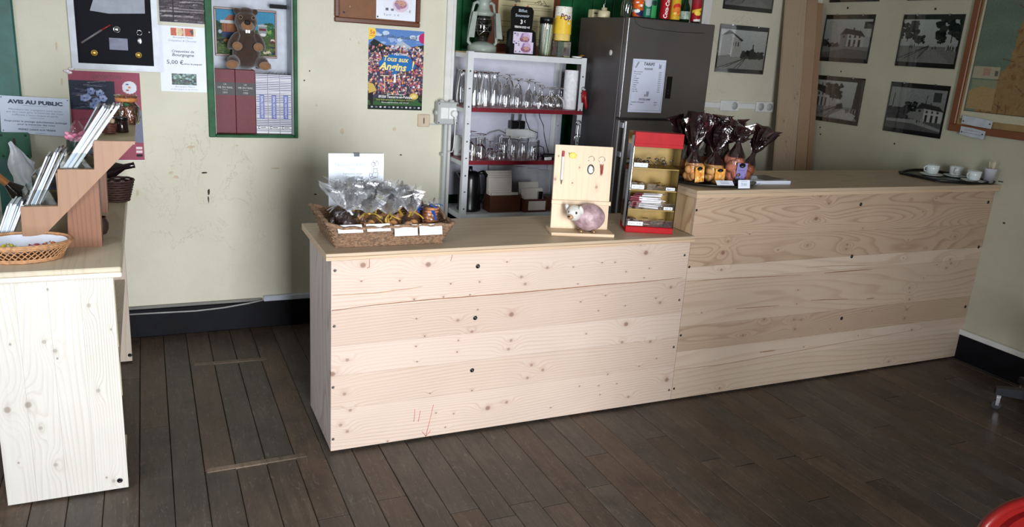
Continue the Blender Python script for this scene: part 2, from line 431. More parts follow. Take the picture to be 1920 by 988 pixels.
wl = MB().box(-2.6, -5.6, 0, -2.4, -2.3, 3.3).box(-2.6, -.9, 0, -2.4, BY+.3, 3.3).box(-2.6, -2.3, 0, -2.4, -.9, .95).box(-2.6, -2.3, 2.5, -2.4, -.9, 3.3).build('wall_left', WALLR); tag(wl, kind='structure')
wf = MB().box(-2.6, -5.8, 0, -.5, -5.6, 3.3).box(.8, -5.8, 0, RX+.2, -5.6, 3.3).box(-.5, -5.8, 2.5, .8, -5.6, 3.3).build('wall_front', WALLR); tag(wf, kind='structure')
tag(MB().box(-2.6, -5.8, 3.3, RX+.2, BY+.3, 3.4).build('ceiling', M_('ceiling_paint', (205, 203, 192), .8)), kind='structure')
# green infill of the old doorway: tall tongued boards
dr = tag(MB().box(1.07, BY+.235, 0, 2.99, BY+.3, 2.42).build('door_1', GREEN), kind='structure')
for k in range(12):
    x = 1.072+k*.16; MB().box(x, BY+.22, .02, min(x+.155, 2.985), BY+.236, 2.41, .004).build('board', GREEN, dr)
# white architraves at both sides of the doorway
for nm, x0, x1 in (('trim_1', 1.043, 1.098), ('trim_2', 2.955, 3.012)):
    t = MB().box(x0, BY-.022, .2, x1, BY+.0, 2.5, .004); t.box((x0+x1)/2+(.008 if nm == 'trim_1' else -.05), BY-.03, .2, (x0+x1)/2+(.027 if nm == 'trim_1' else -.02), BY-.02, 2.5, .003)
    tag(t.build(nm, WHITEP), kind='structure')
# old green post of the passage at the west end of the back wall
tag(MB().box(-1.36, BY-.035, 0, -1.222, BY, 3.3, .006).build('trim_3', DGREEN), kind='structure')
# skirtings with the white cable duct on top
bb = MB().box(-1.22, BY-.022, 0, 1.043, BY, .168, .004).build('baseboard_back', BLACKP); tag(bb, kind='structure')
MB().box(-.235+.17, BY-.03, .168, 1.043, BY, .2, .003).build('cable_duct', M_('duct_blue_white', (196, 204, 218), .35), bb)
MB().box(-1.22, BY-.014, .168, -.07, BY, .186, .003).build('ledge', M_('grey_ledge_paint', (118, 118, 112), .6), bb)
cb = MB(); cb.tube([(-.8, BY-.034, .150), (-.62, BY-.036, .147), (-.45, BY-.036, .143), (-.3, BY-.036, .150), (-.16, BY-.034, .165), (-.07, BY-.03, .178)], .005, 6)
cb.build('cable', M_('grey_cable', (150, 150, 150), .5), bb)
br = MB().box(RX-.022, -5.6, 0, RX, BY-.03, .165, .004).build('baseboard_right', BLACKP); tag(br, kind='structure')
MB().box(RX-.03, -5.6, .165, RX, BY-.03, .199, .003).build('cable_duct', WHITEP, br)
bb2 = MB().box(3.012, BY-.022, 0, RX-.03, BY, .168, .004).build('baseboard_corner', BLACKP); tag(bb2, kind='structure')
# chips and nail holes that show on the plaster
CH = M_('dark_chip', (52, 46, 38), .8); CHL = M_('bare_plaster', (196, 186, 160), .8); CHP = M_('pink_scar', (196, 180, 156), .8)
def chip(x, z, w, h, m, seed):
    r = random.Random(seed); n = 9; pl = []
    for i in range(n):
        a = 2*PI*i/n; k = r.uniform(.55, 1.1); pl.append((x+math.cos(a)*w/2*k, z+math.sin(a)*h/2*k))
    MB().prism(pl, BY-.0025, BY+.001).build('paint_chip', m, wall_back)
from_px = [(-.372, .955, .035, .012, CH), (-.545, .955, .03, .02, CHL), (-.352, .845, .012, .05, CH), (-.355, .80, .01, .05, CH), (.02, .98, .07, .012, CHP), (-.52, .93, .03, .02, CHP),
           (-.44, 1.10, .05, .02, CHP), (.19, 1.49, .012, .012, CH), (.22, 1.545, .01, .01, CH), (-.72, .845, .02, .045, CHL), (.735, 1.22, .025, .03, CHP), (.41, 1.20, .028, .04, CHP),
           (.505, 1.72, .014, .02, CHL), (.455, 1.735, .012, .016, CHL), (.26, 1.35, .018, .014, CHL), (.25, .82, .02, .01, CH), (.78, 1.06, .02, .01, CH), (-.19, 1.11, .02, .012, CHP),
           (-1.05, 1.61, .012, .06, CHL), (-1.04, 1.43, .01, .05, CHL), (-1.11, 1.85, .05, .01, CHL), (.93, 1.68, .012, .014, CHL)]
for i, a in enumerate(from_px): chip(a[0], a[1], a[2], a[3], a[4], i)
for i, (y, z, w, h) in enumerate([(1.40, 2.185, .014, .014), (.67, 2.17, .014, .014), (.78, 1.28, .012, .01), (-.02, 1.16, .03, .006), (-.1, .92, .012, .01), (1.36, 1.735, .01, .01), (1.47, 1.31, .012, .01), (1.455, 1.26, .012, .01)]):
    MB().box(RX-.002, y-w/2, z-h/2, RX+.001, y+w/2, z+h/2).build('nail_hole', CH, wr)

# ---------------------------------------------------------------- floor of old dark boards, running to the back wall
floor = tag(MB().box(-2.6, -5.8, -.12, RX+.2, BY+.3, -.022).build('floor', M_('dark_subfloor', (18, 15, 13), .9)), kind='structure')
def floormat(name, c, seed, red=0.0):
    t = NT(name); v = t.coords(off=(seed*2.3, seed*5.1, 0))
    m = t.N('Mapping', {'Vector': v, 'Scale': (26, 2.2, 1)}).outputs[0]
    g = t.noise(m, 1.4, 5, 0.65, .6); big = t.noise(v, 2.4, 4, 0.6)
    base = rgb(c)
    col = t.mix(t.ramp(big, [(0.3, (0, 0, 0, 1)), (0.7, (1, 1, 1, 1))]), tuple(x*.5 for x in base[:3])+(1,), tuple(x*1.5 for x in base[:3])+(1,))
    col = t.mix(t.math('MULTIPLY', t.ramp(g, [(0.42, (0, 0, 0, 1)), (0.62, (1, 1, 1, 1))]), 0.45), col, tuple(x*.45 for x in base[:3])+(1,))
    sc = t.noise(t.N('Mapping', {'Vector': v, 'Scale': (60, 14, 1), 'Rotation': (0, 0, .5)}).outputs[0], 1.0, 5, 0.7, 1.5)
    col = t.mix(t.math('MULTIPLY', t.ramp(sc, [(0.56, (0, 0, 0, 1)), (0.72, (1, 1, 1, 1))]), 0.34), col, rgb(150, 138, 126))
    ws = t.ramp(t.noise(v, 5.5, 5, 0.7), [(0.54, (0, 0, 0, 1)), (0.68, (1, 1, 1, 1))])
    col = t.mix(t.math('MULTIPLY', ws, 0.5), col, rgb(34, 26, 24))
    ro = t.N('MapRange', {0: big, 3: 0.36, 4: 0.62}).outputs[0]
    return t.bsdf(col, ro, bump=t.math('MULTIPLY_ADD', g, 1.0, sc), bstr=0.5, bdist=0.002)
FM = [floormat('floorboard_%s' % n, c, i*1.37) for i, (n, c) in enumerate([('brown', (80, 67, 57)), ('grey', (76, 67, 59)), ('umber', (72, 59, 49)), ('warm', (80, 64, 52)), ('dull', (71, 62, 54))])]
W = .1215; joints = {}
known = {4: [.47, -2.6], 9: [-.47], 11: [-.414], 14: [-.68], 16: [-.665, 1.14], 18: [-.60], 24: [-.662], 26: [-.669], 28: [-.957, .7], 32: [-.577], 34: [-.83], 6: [.012, 1.146], 7: [.015, 1.142], 8: [.02, 1.138], 5: [-1.7]}
x_start = -.755-W*11
for k in range(0, 56):
    x0 = x_start+W*k; x1 = x0+W
    kk = k-7
    if x0 > RX-.03: break
    r = random.Random(100+k); js = known.get(kk, [])
    js = js if js else [r.uniform(-2.6, 1.3)]
    js = sorted(js); ys = [-5.6]+[-3.6+r.uniform(-.6, .6)]+[j for j in js if j > -2.9]+[BY]
    ys = sorted(set(ys))
    dz = r.uniform(-.0018, .0015)
    for a, b in zip(ys[:-1], ys[1:]):
        if b-a < .02: continue
        fm = FM[r.randrange(5)]
        MB().box(max(x0+.0011, -2.39), a+.0012, -.022, min(x1-.0011, RX-.005), b-.0012, dz+r.uniform(-.0006, .0006), .0022).build('plank', fm, floor)
# narrow let-in battens across three boards
BAT = floormat('floor_batten_wood', (104, 88, 74), 9.0)
for (xa, ya, xb, yb) in ((-.505, .012, -.10, .022), (-.495, 1.150, -.115, 1.135)):
    m = Matrix.Translation((xa, ya, 0)) @ Matrix.Rotation(math.atan2(yb-ya, xb-xa), 4, 'Z')
    MB().box(0, -.017, -.01, math.hypot(xb-xa, yb-ya), .017, .003, .002, mt=m).build('batten', BAT, floor)

# ================================================================ THE TWO PINE COUNTERS
LOWK = [(0.131, 0.849, 3), (0.415, 0.836, 3), (0.787, 0.827, 1), (0.994, 0.788, 2), (0.864, 0.751, 2), (0.886, 0.716, 2), (1.532, 0.832, 3), (1.495, 0.877, 2), (1.707, 0.643, 2), (1.652, 0.565, 2), (1.623, 0.591, 1), (0.827, 0.573, 3), (0.564, 0.568, 2), (0.635, 0.507, 2), (0.834, 0.444, 2), (0.824, 0.402, 2), (0.951, 0.307, 2), (1.014, 0.274, 2), (0.934, 0.243, 2), (0.737, 0.113, 3), (0.833, 0.129, 2), (1.462, 0.467, 3), (1.45, 0.373, 2), (1.621, 0.358, 2), (1.755, 0.13, 3), (1.525, 0.064, 2), (0.042, 0.131, 2), (0.072, 0.096, 2), (0.058, 0.276, 2), (0.069, 0.433, 2), (0.084, 0.196, 2), (0.006, 0.376, 3), (0.528, 0.045, 1), (0.566, 0.109, 1), (0.446, 0.228, 1), (1.446, 0.148, 1), (1.339, 0.151, 1), (0.125, 0.78, 1), (0.29, 0.771, 1), (0.522, 0.742, 1), (0.659, 0.741, 1), (1.287, 0.796, 1), (1.36, 0.793, 1), (1.428, 0.742, 1), (1.562, 0.752, 1), (1.538, 0.704, 1), (1.164, 0.698, 1), (1.132, 0.783, 1), (0.411, 0.507, 1), (0.571, 0.471, 1), (0.37, 0.593, 1), (0.372, 0.463, 1), (0.38, 0.39, 1), (0.568, 0.415, 1), (0.657, 0.611, 1), (0.357, 0.683, 1), (0.491, 0.683, 1), (0.616, 0.684, 1), (1.325, 0.628, 1), (1.445, 0.566, 1), (1.293, 0.553, 1), (1.189, 0.606, 1), (1.237, 0.438, 1), (1.57, 0.229, 1), (1.386, 0.205, 1), (1.227, 0.162, 1), (1.673, 0.261, 1), (1.352, 0.1, 1), (1.075, 0.067, 1), (0.254, 0.018, 1), (0.651, 0.214, 1), (0.479, 0.125, 1)]
HIK = [(2.613, 0.969, 3), (2.688, 1.051, 2), (2.616, 1.093, 2), (2.008, 0.808, 3), (2.031, 0.868, 2), (2.881, 0.811, 2), (2.88, 0.787, 2), (2.583, 0.822, 2), (2.358, 0.412, 2), (2.226, 0.332, 2), (3.773, 0.82, 2), (3.778, 0.676, 2), (3.793, 0.651, 2), (3.76, 0.624, 2), (3.467, 0.516, 2), (3.475, 0.487, 1), (3.488, 0.442, 2), (3.483, 0.377, 2), (3.48, 0.319, 2), (2.577, 0.392, 2), (2.632, 0.387, 2), (2.598, 0.333, 2), (2.579, 0.486, 1), (2.57, 0.566, 1), (3.567, 0.237, 2), (3.251, 0.013, 1), (3.419, 0.043, 2), (2.118, 0.035, 2), (2.688, 0.217, 1), (2.378, 0.805, 1), (2.014, 0.717, 2), (1.924, 0.488, 1), (2.166, 0.902, 1), (2.979, 0.902, 1), (3.37, 0.818, 1), (3.538, 0.76, 1), (3.445, 0.986, 1), (3.36, 0.709, 1), (3.667, 0.649, 1), (3.186, 0.392, 1), (3.534, 1.063, 1), (3.326, 1.064, 1), (2.871, 0.308, 1), (3.109, 0.245, 1), (3.572, 0.573, 1)]
LEFTK = [(-0.999, 0.835, 1), (-0.876, 0.766, 2), (-0.811, 0.668, 1), (-1.026, 0.641, 2), (-1.129, 0.642, 1), (-0.995, 0.603, 2), (-0.99, 0.573, 1), (-0.869, 0.431, 2), (-1.095, 0.404, 3), (-1.16, 0.394, 3), (-1.064, 0.307, 2), (-1.029, 0.15, 2), (-0.842, 0.047, 2), (-0.865, 0.066, 1), (-1.145, 0.179, 1)]
def boards(parent, x0, x1, seams, knots, y0, y1, seedo, styles, slant=0.0):
    for i, (za, zb) in enumerate(zip(seams[:-1], seams[1:])):
        lo = min(za) ; hi = max(zb)
        ks = [k for k in knots if lo-.03 < k[1] < hi+.03]
        st = styles[i % len(styles)]
        m = pine('pine_board_%d' % (seedo+i), st[0], st[1], 'x', ks, seed=seedo+i*1.9, rings=st[2], contour=st[3], amt=st[4], swirl=st[5])
        g = .0003
        b = MB(); b.prism([(x0, za[0]+g), (x1, za[1]+g), (x1, zb[1]-g), (x0, zb[0]-g)], y0, y1); b.build('board', m, parent)
def screw(parent, x, z, r, y=0.0, black=True):
    m = M_('black_screw', (12, 12, 14), .35) if black else M_('grey_screw', (92, 88, 84), .4, .6)
    MB().lathe([(0, 0), (r*.25, .0), (r*.3, .0015), (r*.9, .0018), (r, .0004)], 12, mt=Matrix.Translation((x, y, z)) @ Matrix.Rotation(PI/2, 4, 'X')).build('screw', m, parent)
PA = (226, 206, 186); PL = (196, 158, 126)
low = thing('service_counter', 'low pine counter section carrying the wicker basket and the red tiered dispenser', 'counter')
boards(low, 0, 1.7935, [(.012, .012), (.21, .21), (.365, .365), (.5, .5), (.660, .681), (.882, .882)], LOWK, 0, .02, 1,
       [((206, 188, 173), (178, 142, 116), 34, 6, .5, 1), ((202, 183, 167), (172, 136, 110), 30, 6, .5, .9), ((207, 189, 175), (178, 142, 116), 32, 6, .45, 1), ((198, 178, 162), (168, 130, 106), 34, 6, .5, .9), ((205, 187, 172), (174, 138, 112), 34, 6, .5, 1)])
SIDE = pine('pine_side_grey', (200, 188, 182), (150, 128, 112), 'z', [(.0, .0, 1)], seed=5, rings=30, contour=8, amt=.7)
s = MB().box(0, .0204, .012, .02, .47, .882, .001); s.build('side_panel', SIDE, low)
MB().box(1.773, .0204, .012, 1.7925, .47, .882).build('side_panel', SIDE, low)
MB().box(.021, .35, .30, 1.772, .469, .318).box(.021, .10, .55, 1.772, .469, .568).build('inner_shelf', SIDE, low)
TOP = pine('pine_top', (190, 170, 144), (156, 130, 104), 'x', [], seed=8.3, rings=14, contour=6, amt=.55, swirl=.9, rough=.45)
EDGE = pine('pine_edge', (208, 182, 152), (154, 116, 84), 'x', [], seed=2.2, rings=60, contour=7, amt=.7)
for z0, z1, e in ((.8823, .8968, .0), (.8972, .9115, .002)):
    b = MB().box(-.027, -.03+e, z0, 1.795, .521, z1, .0015); b.build('top_ply', TOP if z0 > .89 else EDGE, low)
for x, z, r in ((.646, .815, .0105), (.647, .572, .0105), (.646, .317, .0105)): screw(low, x, z, r)
for x, z in ((.015, .833), (.013, .591), (.009, .314), (.010, .069), (1.766, .808), (1.769, .571), (1.772, .313), (1.778, .069)): screw(low, x, z, .0065, black=False)
RED = M_('red_pencil', (190, 84, 74), .7, var=.3)
for (xa, za, xb, zb) in ((.465, .169, .434, .016), (.403, .149, .395, .094), (.377, .159, .374, .097), (.524, .881, .517, .846), (.415, .042, .434, .014), (.457, .042, .434, .014), (.157, .877, .157, .838), (.157, .838, .148, .836)):
    MB().tube([(xa, -.0003, za), ((xa+xb)/2+.001, -.0003, (za+zb)/2), (xb, -.0003, zb)], .0011, 4).build('pencil_stroke', RED, low)
def streak(par, pts, r, c='resin_streak', col=(136, 94, 66)):
    n = len(pts); P = []
    for i in range(n-1):
        for t in (0, .34, .67): P.append((pts[i][0]+(pts[i+1][0]-pts[i][0])*t, pts[i][1]+(pts[i+1][1]-pts[i][1])*t+random.Random(i*9+int(t*9)).uniform(-.0008, .0008)))
    P.append(pts[-1]); m = len(P)-1; b = MB()
    b.tube([(x, r*.15, z) for x, z in P], [r*(.35+.65*math.sin(PI*min(1, max(.08, i/m)))**.5) for i in range(m+1)], 6); b.build('resin_streak', M_(c, col, .6, var=.3), par)
streak(low, [(.003, .661), (.182, .671), (.465, .677), (.769, .676), (1.047, .68), (1.344, .684), (1.554, .683), (1.770, .69)], .0024)
streak(low, [(.005, .727), (.181, .724), (.32, .732), (.395, .739)], .002, 'resin_pale', (176, 140, 110))
# high counter
hi = thing('bar_counter', 'high pine counter section reaching the wall, cups and chocolate-brown bread bags on it', 'counter', (1.7955, 0, 0))
HK = [(k[0]-1.7955, k[1], k[2]) for k in HIK]
L = 2.235
boards(hi, 0, RX-1.7955-.001, [(.012, .012), (.178, .178), (.282, .282), (.421, .421), (.667, .667), (.743, .743), (.891, .891), (1.1, 1.1)], HK, 0, .02, 11,
       [((200, 181, 160), (166, 134, 108), 16, 5, .45, .9), ((204, 185, 166), (168, 136, 112), 14, 5, .4, .9), ((184, 161, 138), (144, 110, 86), 22, 16, .65, 1), ((196, 175, 154), (158, 126, 102), 13, 6, .45, 1),
        ((206, 187, 168), (160, 126, 102), 12, 5, .4, .9), ((186, 162, 138), (144, 108, 82), 22, 16, .65, 1), ((190, 166, 142), (148, 112, 86), 24, 17, .7, .9)])
SID2 = pine('pine_side_warm', (206, 178, 140), (160, 118, 80), 'z', [(.0, .0, 1)], seed=7, rings=34, contour=8, amt=.9)
MB().box(0, .0204, .9125, .026, .16, 1.104, .001).box(0, .162, .9125, .026, .47, 1.104, .001).build('side_panel', SID2, hi)
MB().box(.0, .0204, .012, .02, .4699, .909).build('side_panel', SID2, hi)
for z0, z1, e in ((1.1045, 1.1225, 0), (1.1229, 1.141, .002)):
    b = MB(); b.prismz([(-.024, -.03+e), (RX-1.7955-.001, -.03+e), (RX-1.7955-.001, .53), (-.024, .53)], z0, z1); b.build('top_ply', TOP if z0 > 1.12 else EDGE, hi)
for pts, r in (([(1.80, .668), (1.985, .667), (2.135, .665), (2.352, .658), (2.579, .654)], .0017), ([(2.747, .653), (2.885, .655), (3.117, .653)], .0025), ([(2.151, .492), (2.451, .485)], .002), ([(2.68, .498), (2.819, .492), (2.971, .482)], .002), ([(2.366, .219), (2.481, .219)], .0026), ([(3.118, .474), (3.183, .473)], .0026), ([(1.80, .181), (2.068, .175), (2.644, .197), (2.993, .211), (3.658, .236)], .0012), ([(2.603, .694), (2.806, .693), (3.056, .681)], .0012)): streak(hi, [(x-1.7955, z) for x, z in pts], r)
for x, z in ((2.928, 1.041), (2.934, .74), (2.946, .367), (4.009, 1.029), (4.017, .745), (4.023, .351)): screw(hi, x-1.7955, z, .0105)
for x, z in ((1.8035, 1.038), (1.805, .744), (1.808, .374), (1.809, .073)): screw(hi, x-1.7955, z, .0065)

# west counter unit with the white end panel
lu = thing('display_counter', 'whitewashed pine end of a counter unit below the stepped brochure stand', 'counter', (-1.2, 0, 0))
LK = [(k[0]+1.2, k[1], k[2]) for k in LEFTK]
WP = (214, 211, 202); WL = (176, 162, 140)
xs = [.007, .102, .20, .3, .408]
for i in range(4):
    m = pine('white_pine_%d' % i, WP, WL, 'z', [k for k in LK if xs[i]-.03 < k[0] < xs[i+1]+.03] or [(9, 9, 1)], seed=20+i*2.7, rings=(34, 26, 34, 60)[i], contour=8, amt=(.35, .45, .35, .7)[i], heartc=(140, 126, 112), swirl=.9)
    MB().box(xs[i]+.0002, -.035, .011, xs[i+1]-.0002, -.013, .868).build('board', m, lu)
WT = pine('white_pine_top', (206, 194, 170), (176, 156, 126), 'y', [], seed=31, rings=12, contour=5, amt=.5, rough=.5)
WE = pine('white_pine_edge', (240, 234, 220), (196, 178, 150), 'x', [], seed=33, rings=70, contour=5, amt=.5)
for z0, z1, e in ((.869, .8892, .0), (.8896, .91, -.006)):
    MB().box(-.02, -.052+e, z0, .438, 1.60, z1, .004).build('top_ply', WT if z0 > .88 else WE, lu)
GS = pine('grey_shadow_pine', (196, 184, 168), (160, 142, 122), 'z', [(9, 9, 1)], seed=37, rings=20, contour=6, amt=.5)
MB().box(.30, -.0125, .011, .318, 1.26, .868).build('side_panel', GS, lu)
MB().box(.02, 1.262, .011, .409, 1.285, .868, .001).build('back_panel', GS, lu)
MB().box(.33, .30, .25, .395, .325, .80).build('rail', M_('cream_rail', (206, 196, 160), .6), lu)
MB().box(.32, -.012, .05, .40, .30, .068).box(.32, -.012, .45, .40, 1.26, .468).build('inner_shelf', GS, lu)
screw(lu, .379, .045, .0105, -.035); screw(lu, .399, .045, .0105, 1.262)
# ================================================================ ON THE BACK WALL (west part)
WOODF = pine('dark_frame_wood', (104, 58, 34), (66, 34, 20), 'x', [], seed=3, rings=40, contour=5, amt=.7, rough=.35)
PAPER = M_('white_paper', (226, 232, 244), .5, var=.03, bstr=.02)
# niche frame
t = MB()
for a in ((-.338, 1.158, -.302, 1.99), (.129, 1.158, .150, 1.99), (-.302, 1.158, .129, 1.174), (-.302, 1.974, .129, 1.99)): t.box(a[0], BY-.02, a[1], a[2], BY+.03, a[3], .003)
tag(t.build('trim_4', GREEN), kind='structure')
MB().box(.088, BY+.10, 1.885, .111, BY+.198, 1.90).box(.02, BY+.09, 1.878, .111, BY+.13, 1.90).build('bracket', BLACKP, wall_back)
def book(name, lab, x0, x1, h, mcover, dep, z0=1.1745, y0=1.70, group=None):
    o = thing(name, lab, 'book', ((x0+x1)/2, y0, z0), group=group); w = (x1-x0)/2-.0006
    b = MB().box(-w, 0, 0, w, .006, h, .002).box(-w, .003, 0, -w+.003, dep, h, .001).box(w-.003, .003, 0, w, dep, h, .001); b.build('cover', mcover, o)
    MB().box(-w+.0032, .0062, .003, w-.0032, dep-.003, h-.004).build('pages', M_('book_pages', (196, 190, 176), .8), o)
    return o, w
MARO = M_('maroon_cloth', (104, 32, 44), .55, bstr=.3, scale=60)
for i, (x0, x1, yr) in enumerate(((-.295, -.186, '1977'), (-.186, -.077, '1978'))):
    o, w = book('annual_volume', ('maroon bound annual lettered 1977, beside the niche edge', 'maroon bound annual lettered 1978, touching the striped volumes')[i], x0, x1, .357, MARO, .16, group=None)
    MB().box(-w+.001, -.0008, .215, w-.001, .001, .285).build('spine_label', M_('black_leather_label', (22, 20, 24), .5), o)
    lt = MB(); text(lt, 'LA', 0, .275, .009, y=-.0014); text(lt, 'VIE DU RAIL', 0, .257, .0105, .083, y=-.0014); text(lt, yr, 0, .228, .0095, y=-.0014); lt.box(-.014, -.0014, .2425, .014, -.001, .2437)
    lt.build('lettering', M_('silver_ink', (196, 196, 192), .5), o)
for i, (x0, x1) in enumerate(((-.0755, -.009), (-.009, .0575), (.0575, .1235))):
    cv = Canvas(24, 200, (238, 238, 244))
    for k in range(33):
        y = .01+k*.0293
        if .86 < y < .905: continue
        cv.rect(0, y, 1, y+.0135, (92, 94, 122))
    o, w = book('striped_volume', ('blue and white striped volume against the maroon annual', 'middle one of three blue and white striped volumes', 'blue and white striped volume at the green niche edge')[i], x0, x1, .338, M_('white_book_cloth', (222, 224, 232), .4), .12, y0=1.705-.003*i)
    sheet('spine_print', cv, 2*w-.002, .334, o, PRINTG, y=-.0006, z=.169)
    MB().box(-.0135, -.0014, .085, .0135, -.0007, .222).build('spine_label', M_('royal_blue_label', (44, 74, 160), .4), o)
    lt = MB(); text(lt, 'LA PASSION DES TRAINS', 0, .1535, .012, .124, rot=PI/2, y=-.002); lt.build('lettering', WHITEINK, o)
    l2 = MB(); l2.tube([(-.018+.005*math.cos(a), -.0014, .036+.006*math.sin(a)) for a in np.linspace(.6, 5.6, 9)], .0012, 4); l2.box(-.009, -.0014, .034, .02, -.001, .0375); tag(l2.build('emblem', INK, o))
    if i: 
        pl = MB()
        for k in range(3): pl.add([(-.03+.02*k, .01, .338), (-.015+.02*k, .05, .352), (-.008+.02*k, .10, .342), (-.03+.02*k, .10, .338)], [(0, 1, 2, 3)])
        pl.build('jacket_fold', M_('dark_jacket_foil', (70, 68, 70), .3), o)
# naive painting behind the plush beaver
cv = Canvas(118, 92, (58, 138, 176)); r = random.Random(3)
cv.rect(0, .42, 1, 1, (64, 86, 44)); cv.blobs(r, 60, .0, .3, .12, .62, .03, [(20, 52, 34), (30, 66, 40)]); cv.blobs(r, 70, .8, .28, 1, .55, .035, [(44, 96, 44), (30, 74, 34), (120, 160, 70)])
cv.poly([(.15, .25), (.22, .13), (.34, .13), (.4, .25)], (150, 90, 70)); cv.rect(.08, .25, .4, .31, (196, 200, 204)); cv.rect(.1, .31, .4, .5, (150, 92, 58)); cv.rect(.1, .5, .42, .62, (46, 62, 100))
for k in range(6): cv.rect(.12+k*.05, .32, .124+k*.05, .5, (90, 50, 34))
cv.ell(.07, .5, .03, .04, (170, 180, 190)); cv.ell(.78, .42, .08, .14, (140, 148, 150)); cv.rect(.72, .38, .84, .44, (110, 40, 36)); cv.rect(.7, .3, .86, .34, (180, 190, 196)); cv.ell(.79, .52, .05, .035, (220, 220, 214))
cv.poly([(.0, .68), (.3, .6), (.4, .72), (.1, .78)], (24, 26, 30)); cv.ell(.18, .7, .06, .05, (176, 120, 76)); cv.ell(.95, .64, .035, .035, (220, 200, 190)); cv.ell(.95, .7, .04, .06, (92, 40, 36)); cv.poly([(.9, .76), (.99, .72), (1, .96), (.88, .95)], (36, 40, 66)); cv.poly([(.78, .9), (.9, .86), (.92, .92), (.8, .95)], (200, 190, 160))
cv.blobs(r, 160, 0, .72, 1, 1, .03, [(52, 84, 40), (74, 96, 44), (44, 72, 36), (96, 110, 60)], .02); cv.grain(6)
o = thing('painting', 'naive country painting in thin brown frame behind the plush beaver', 'painting', (-.105, BY+.195, 1.598))
sheet('picture', cv, .325, .25, o, PRINTG, y=-.009, z=.135)
f = MB()
for a in ((-.171, 0, .171, .012), (-.171, .256, .171, .268), (-.171, .012, -.16, .256), (.16, .012, .171, .256)): f.box(a[0], -.013, a[1], a[2], 0, a[3], .002)
f.build('frame', WOODF, o); MB().box(-.16, -.008, .01, .16, -.001, .258).build('backing', M_('brown_card', (110, 84, 60), .8), o)
# plush beaver on the maroon annuals
bx, by, bz = -.118, 1.715, 1.5335
bv = thing('plush_beaver', 'brown plush beaver with two white front teeth sitting on the maroon annuals', 'soft toy', (bx, by, bz))
def furm(name, c):
    t = NT(name); v = t.coords(); n = t.noise(v, 60, 4, .7); n2 = t.noise(v, 220, 3, .7)
    b = rgb(c); col = t.mix(n, tuple(x*.55 for x in b[:3])+(1,), tuple(min(1, x*1.5) for x in b[:3])+(1,))
    return t.bsdf(col, .95, bump=t.math('ADD', n, n2), bstr=.6, bdist=.004, Sheen_Weight=.5, Sheen_Roughness=.5)
FUR = furm('brown_plush', (58, 40, 30)); TAN = furm('tan_plush', (136, 98, 66))
def R4(ax, deg): return Matrix.Rotation(math.radians(deg), 4, ax)
def at(c, *rs):
    m = Matrix.Translation(c)
    for q in rs: m = m @ q
    return m
blob('body', [((0, 0, 0), (.078, .062, .085), at((0, .02, .088))), ((0, 0, 0), (.058, .05, .06), at((0, .01, .16))), ((0, 0, 0), (.062, .056, .062), at((0, 0, .262))), ((0, 0, 0), (.05, .045, .04), at((0, .0, .222))), ((0, 0, 0), (.040, .034, .03), at((.0, -.034, .238))),
              ((0, 0, 0), (.024, .028, .062), at((-.07, -.012, .155), R4('Y', 28), R4('X', 28))), ((0, 0, 0), (.024, .028, .062), at((.07, -.012, .155), R4('Y', -28), R4('X', 28))),
              ((0, 0, 0), (.036, .058, .036), at((-.075, -.022, .042), R4('Z', -18))), ((0, 0, 0), (.036, .058, .036), at((.075, -.022, .042), R4('Z', 18))),
              ((0, 0, 0), (.016, .012, .018), at((-.05, .0, .315))), ((0, 0, 0), (.016, .012, .018), at((.05, .0, .315))), ((0, 0, 0), (.04, .03, .02), at((.0, -.0, .318)))],
     FUR, bv, .0045, 2)
for sx in (-1, 1):
    MB().ell((sx*.056, -.062, .128), (.027, .014, .024), 14, 9).build('paw', TAN, bv)
    MB().ell((sx*.088, -.078, .028), (.034, .018, .024), 14, 9, mt=None).build('foot', TAN, bv)
    e = MB().ell((sx*.034, -.050, .283), (.011, .008, .012), 12, 8).build('eye_patch', TAN, bv)
    MB().ell((sx*.034, -.056, .283), (.0068, .006, .0075), 10, 7).build('eye', M_('black_bead', (8, 8, 8), .1), bv)
MB().ell((0, -.056, .238), (.034, .020, .028), 14, 9).build('muzzle', TAN, bv)
MB().ell((0, -.074, .256), (.017, .012, .014), 12, 8).build('nose', M_('dark_velvet', (28, 20, 20), .8), bv)
for sx in (-1, 1): MB().box(sx*.0065-.006, -.079, .2, sx*.0065+.006, -.073, .218, .002).build('tooth', M_('tooth_white', (236, 236, 230), .3), bv)
MB().ell((.10, .0, .012), (.05, .022, .008), 14, 7, mt=Matrix.Rotation(.35, 4, 'Z')).build('tail', M_('dark_suede', (40, 30, 30), .9), bv)

# silver display case
SILV = M_('silver_frame', (172, 178, 186), .4, .1, bstr=0)
sf = thing('display_case', 'silver framed glass case with coins and key ring on black felt', 'display case', (-.778, BY, 1.503))
f = MB(); X0, X1, Z1 = -.207, .207, .46
for poly in ([(X0, 0), (X1, 0), (X1-.03, .03), (X0+.03, .03)], [(X0, 0), (X0+.03, .03), (X0+.03, Z1-.03), (X0, Z1)], [(X1, 0), (X1, Z1), (X1-.03, Z1-.03), (X1-.03, .03)], [(X0, Z1), (X0+.03, Z1-.03), (X1-.03, Z1-.03), (X1, Z1)]):
    MB().prism(poly, -.035, 0).build('frame_rail', SILV, sf)
MB().box(X0+.029, -.008, .029, X1-.029, 0, Z1-.029).build('felt', M_('black_felt', (14, 16, 26), .95, bstr=.4), sf)
sh = MB(); pl = [(-.108, .292), (-.02, .283), (.148, .296), (.150, .43), (-.06, .43)]; sh.prism(pl, -.014, -.008); sh.build('cloth', M_('light_grey_cloth', (166, 172, 184), .85, bstr=.5), sf)
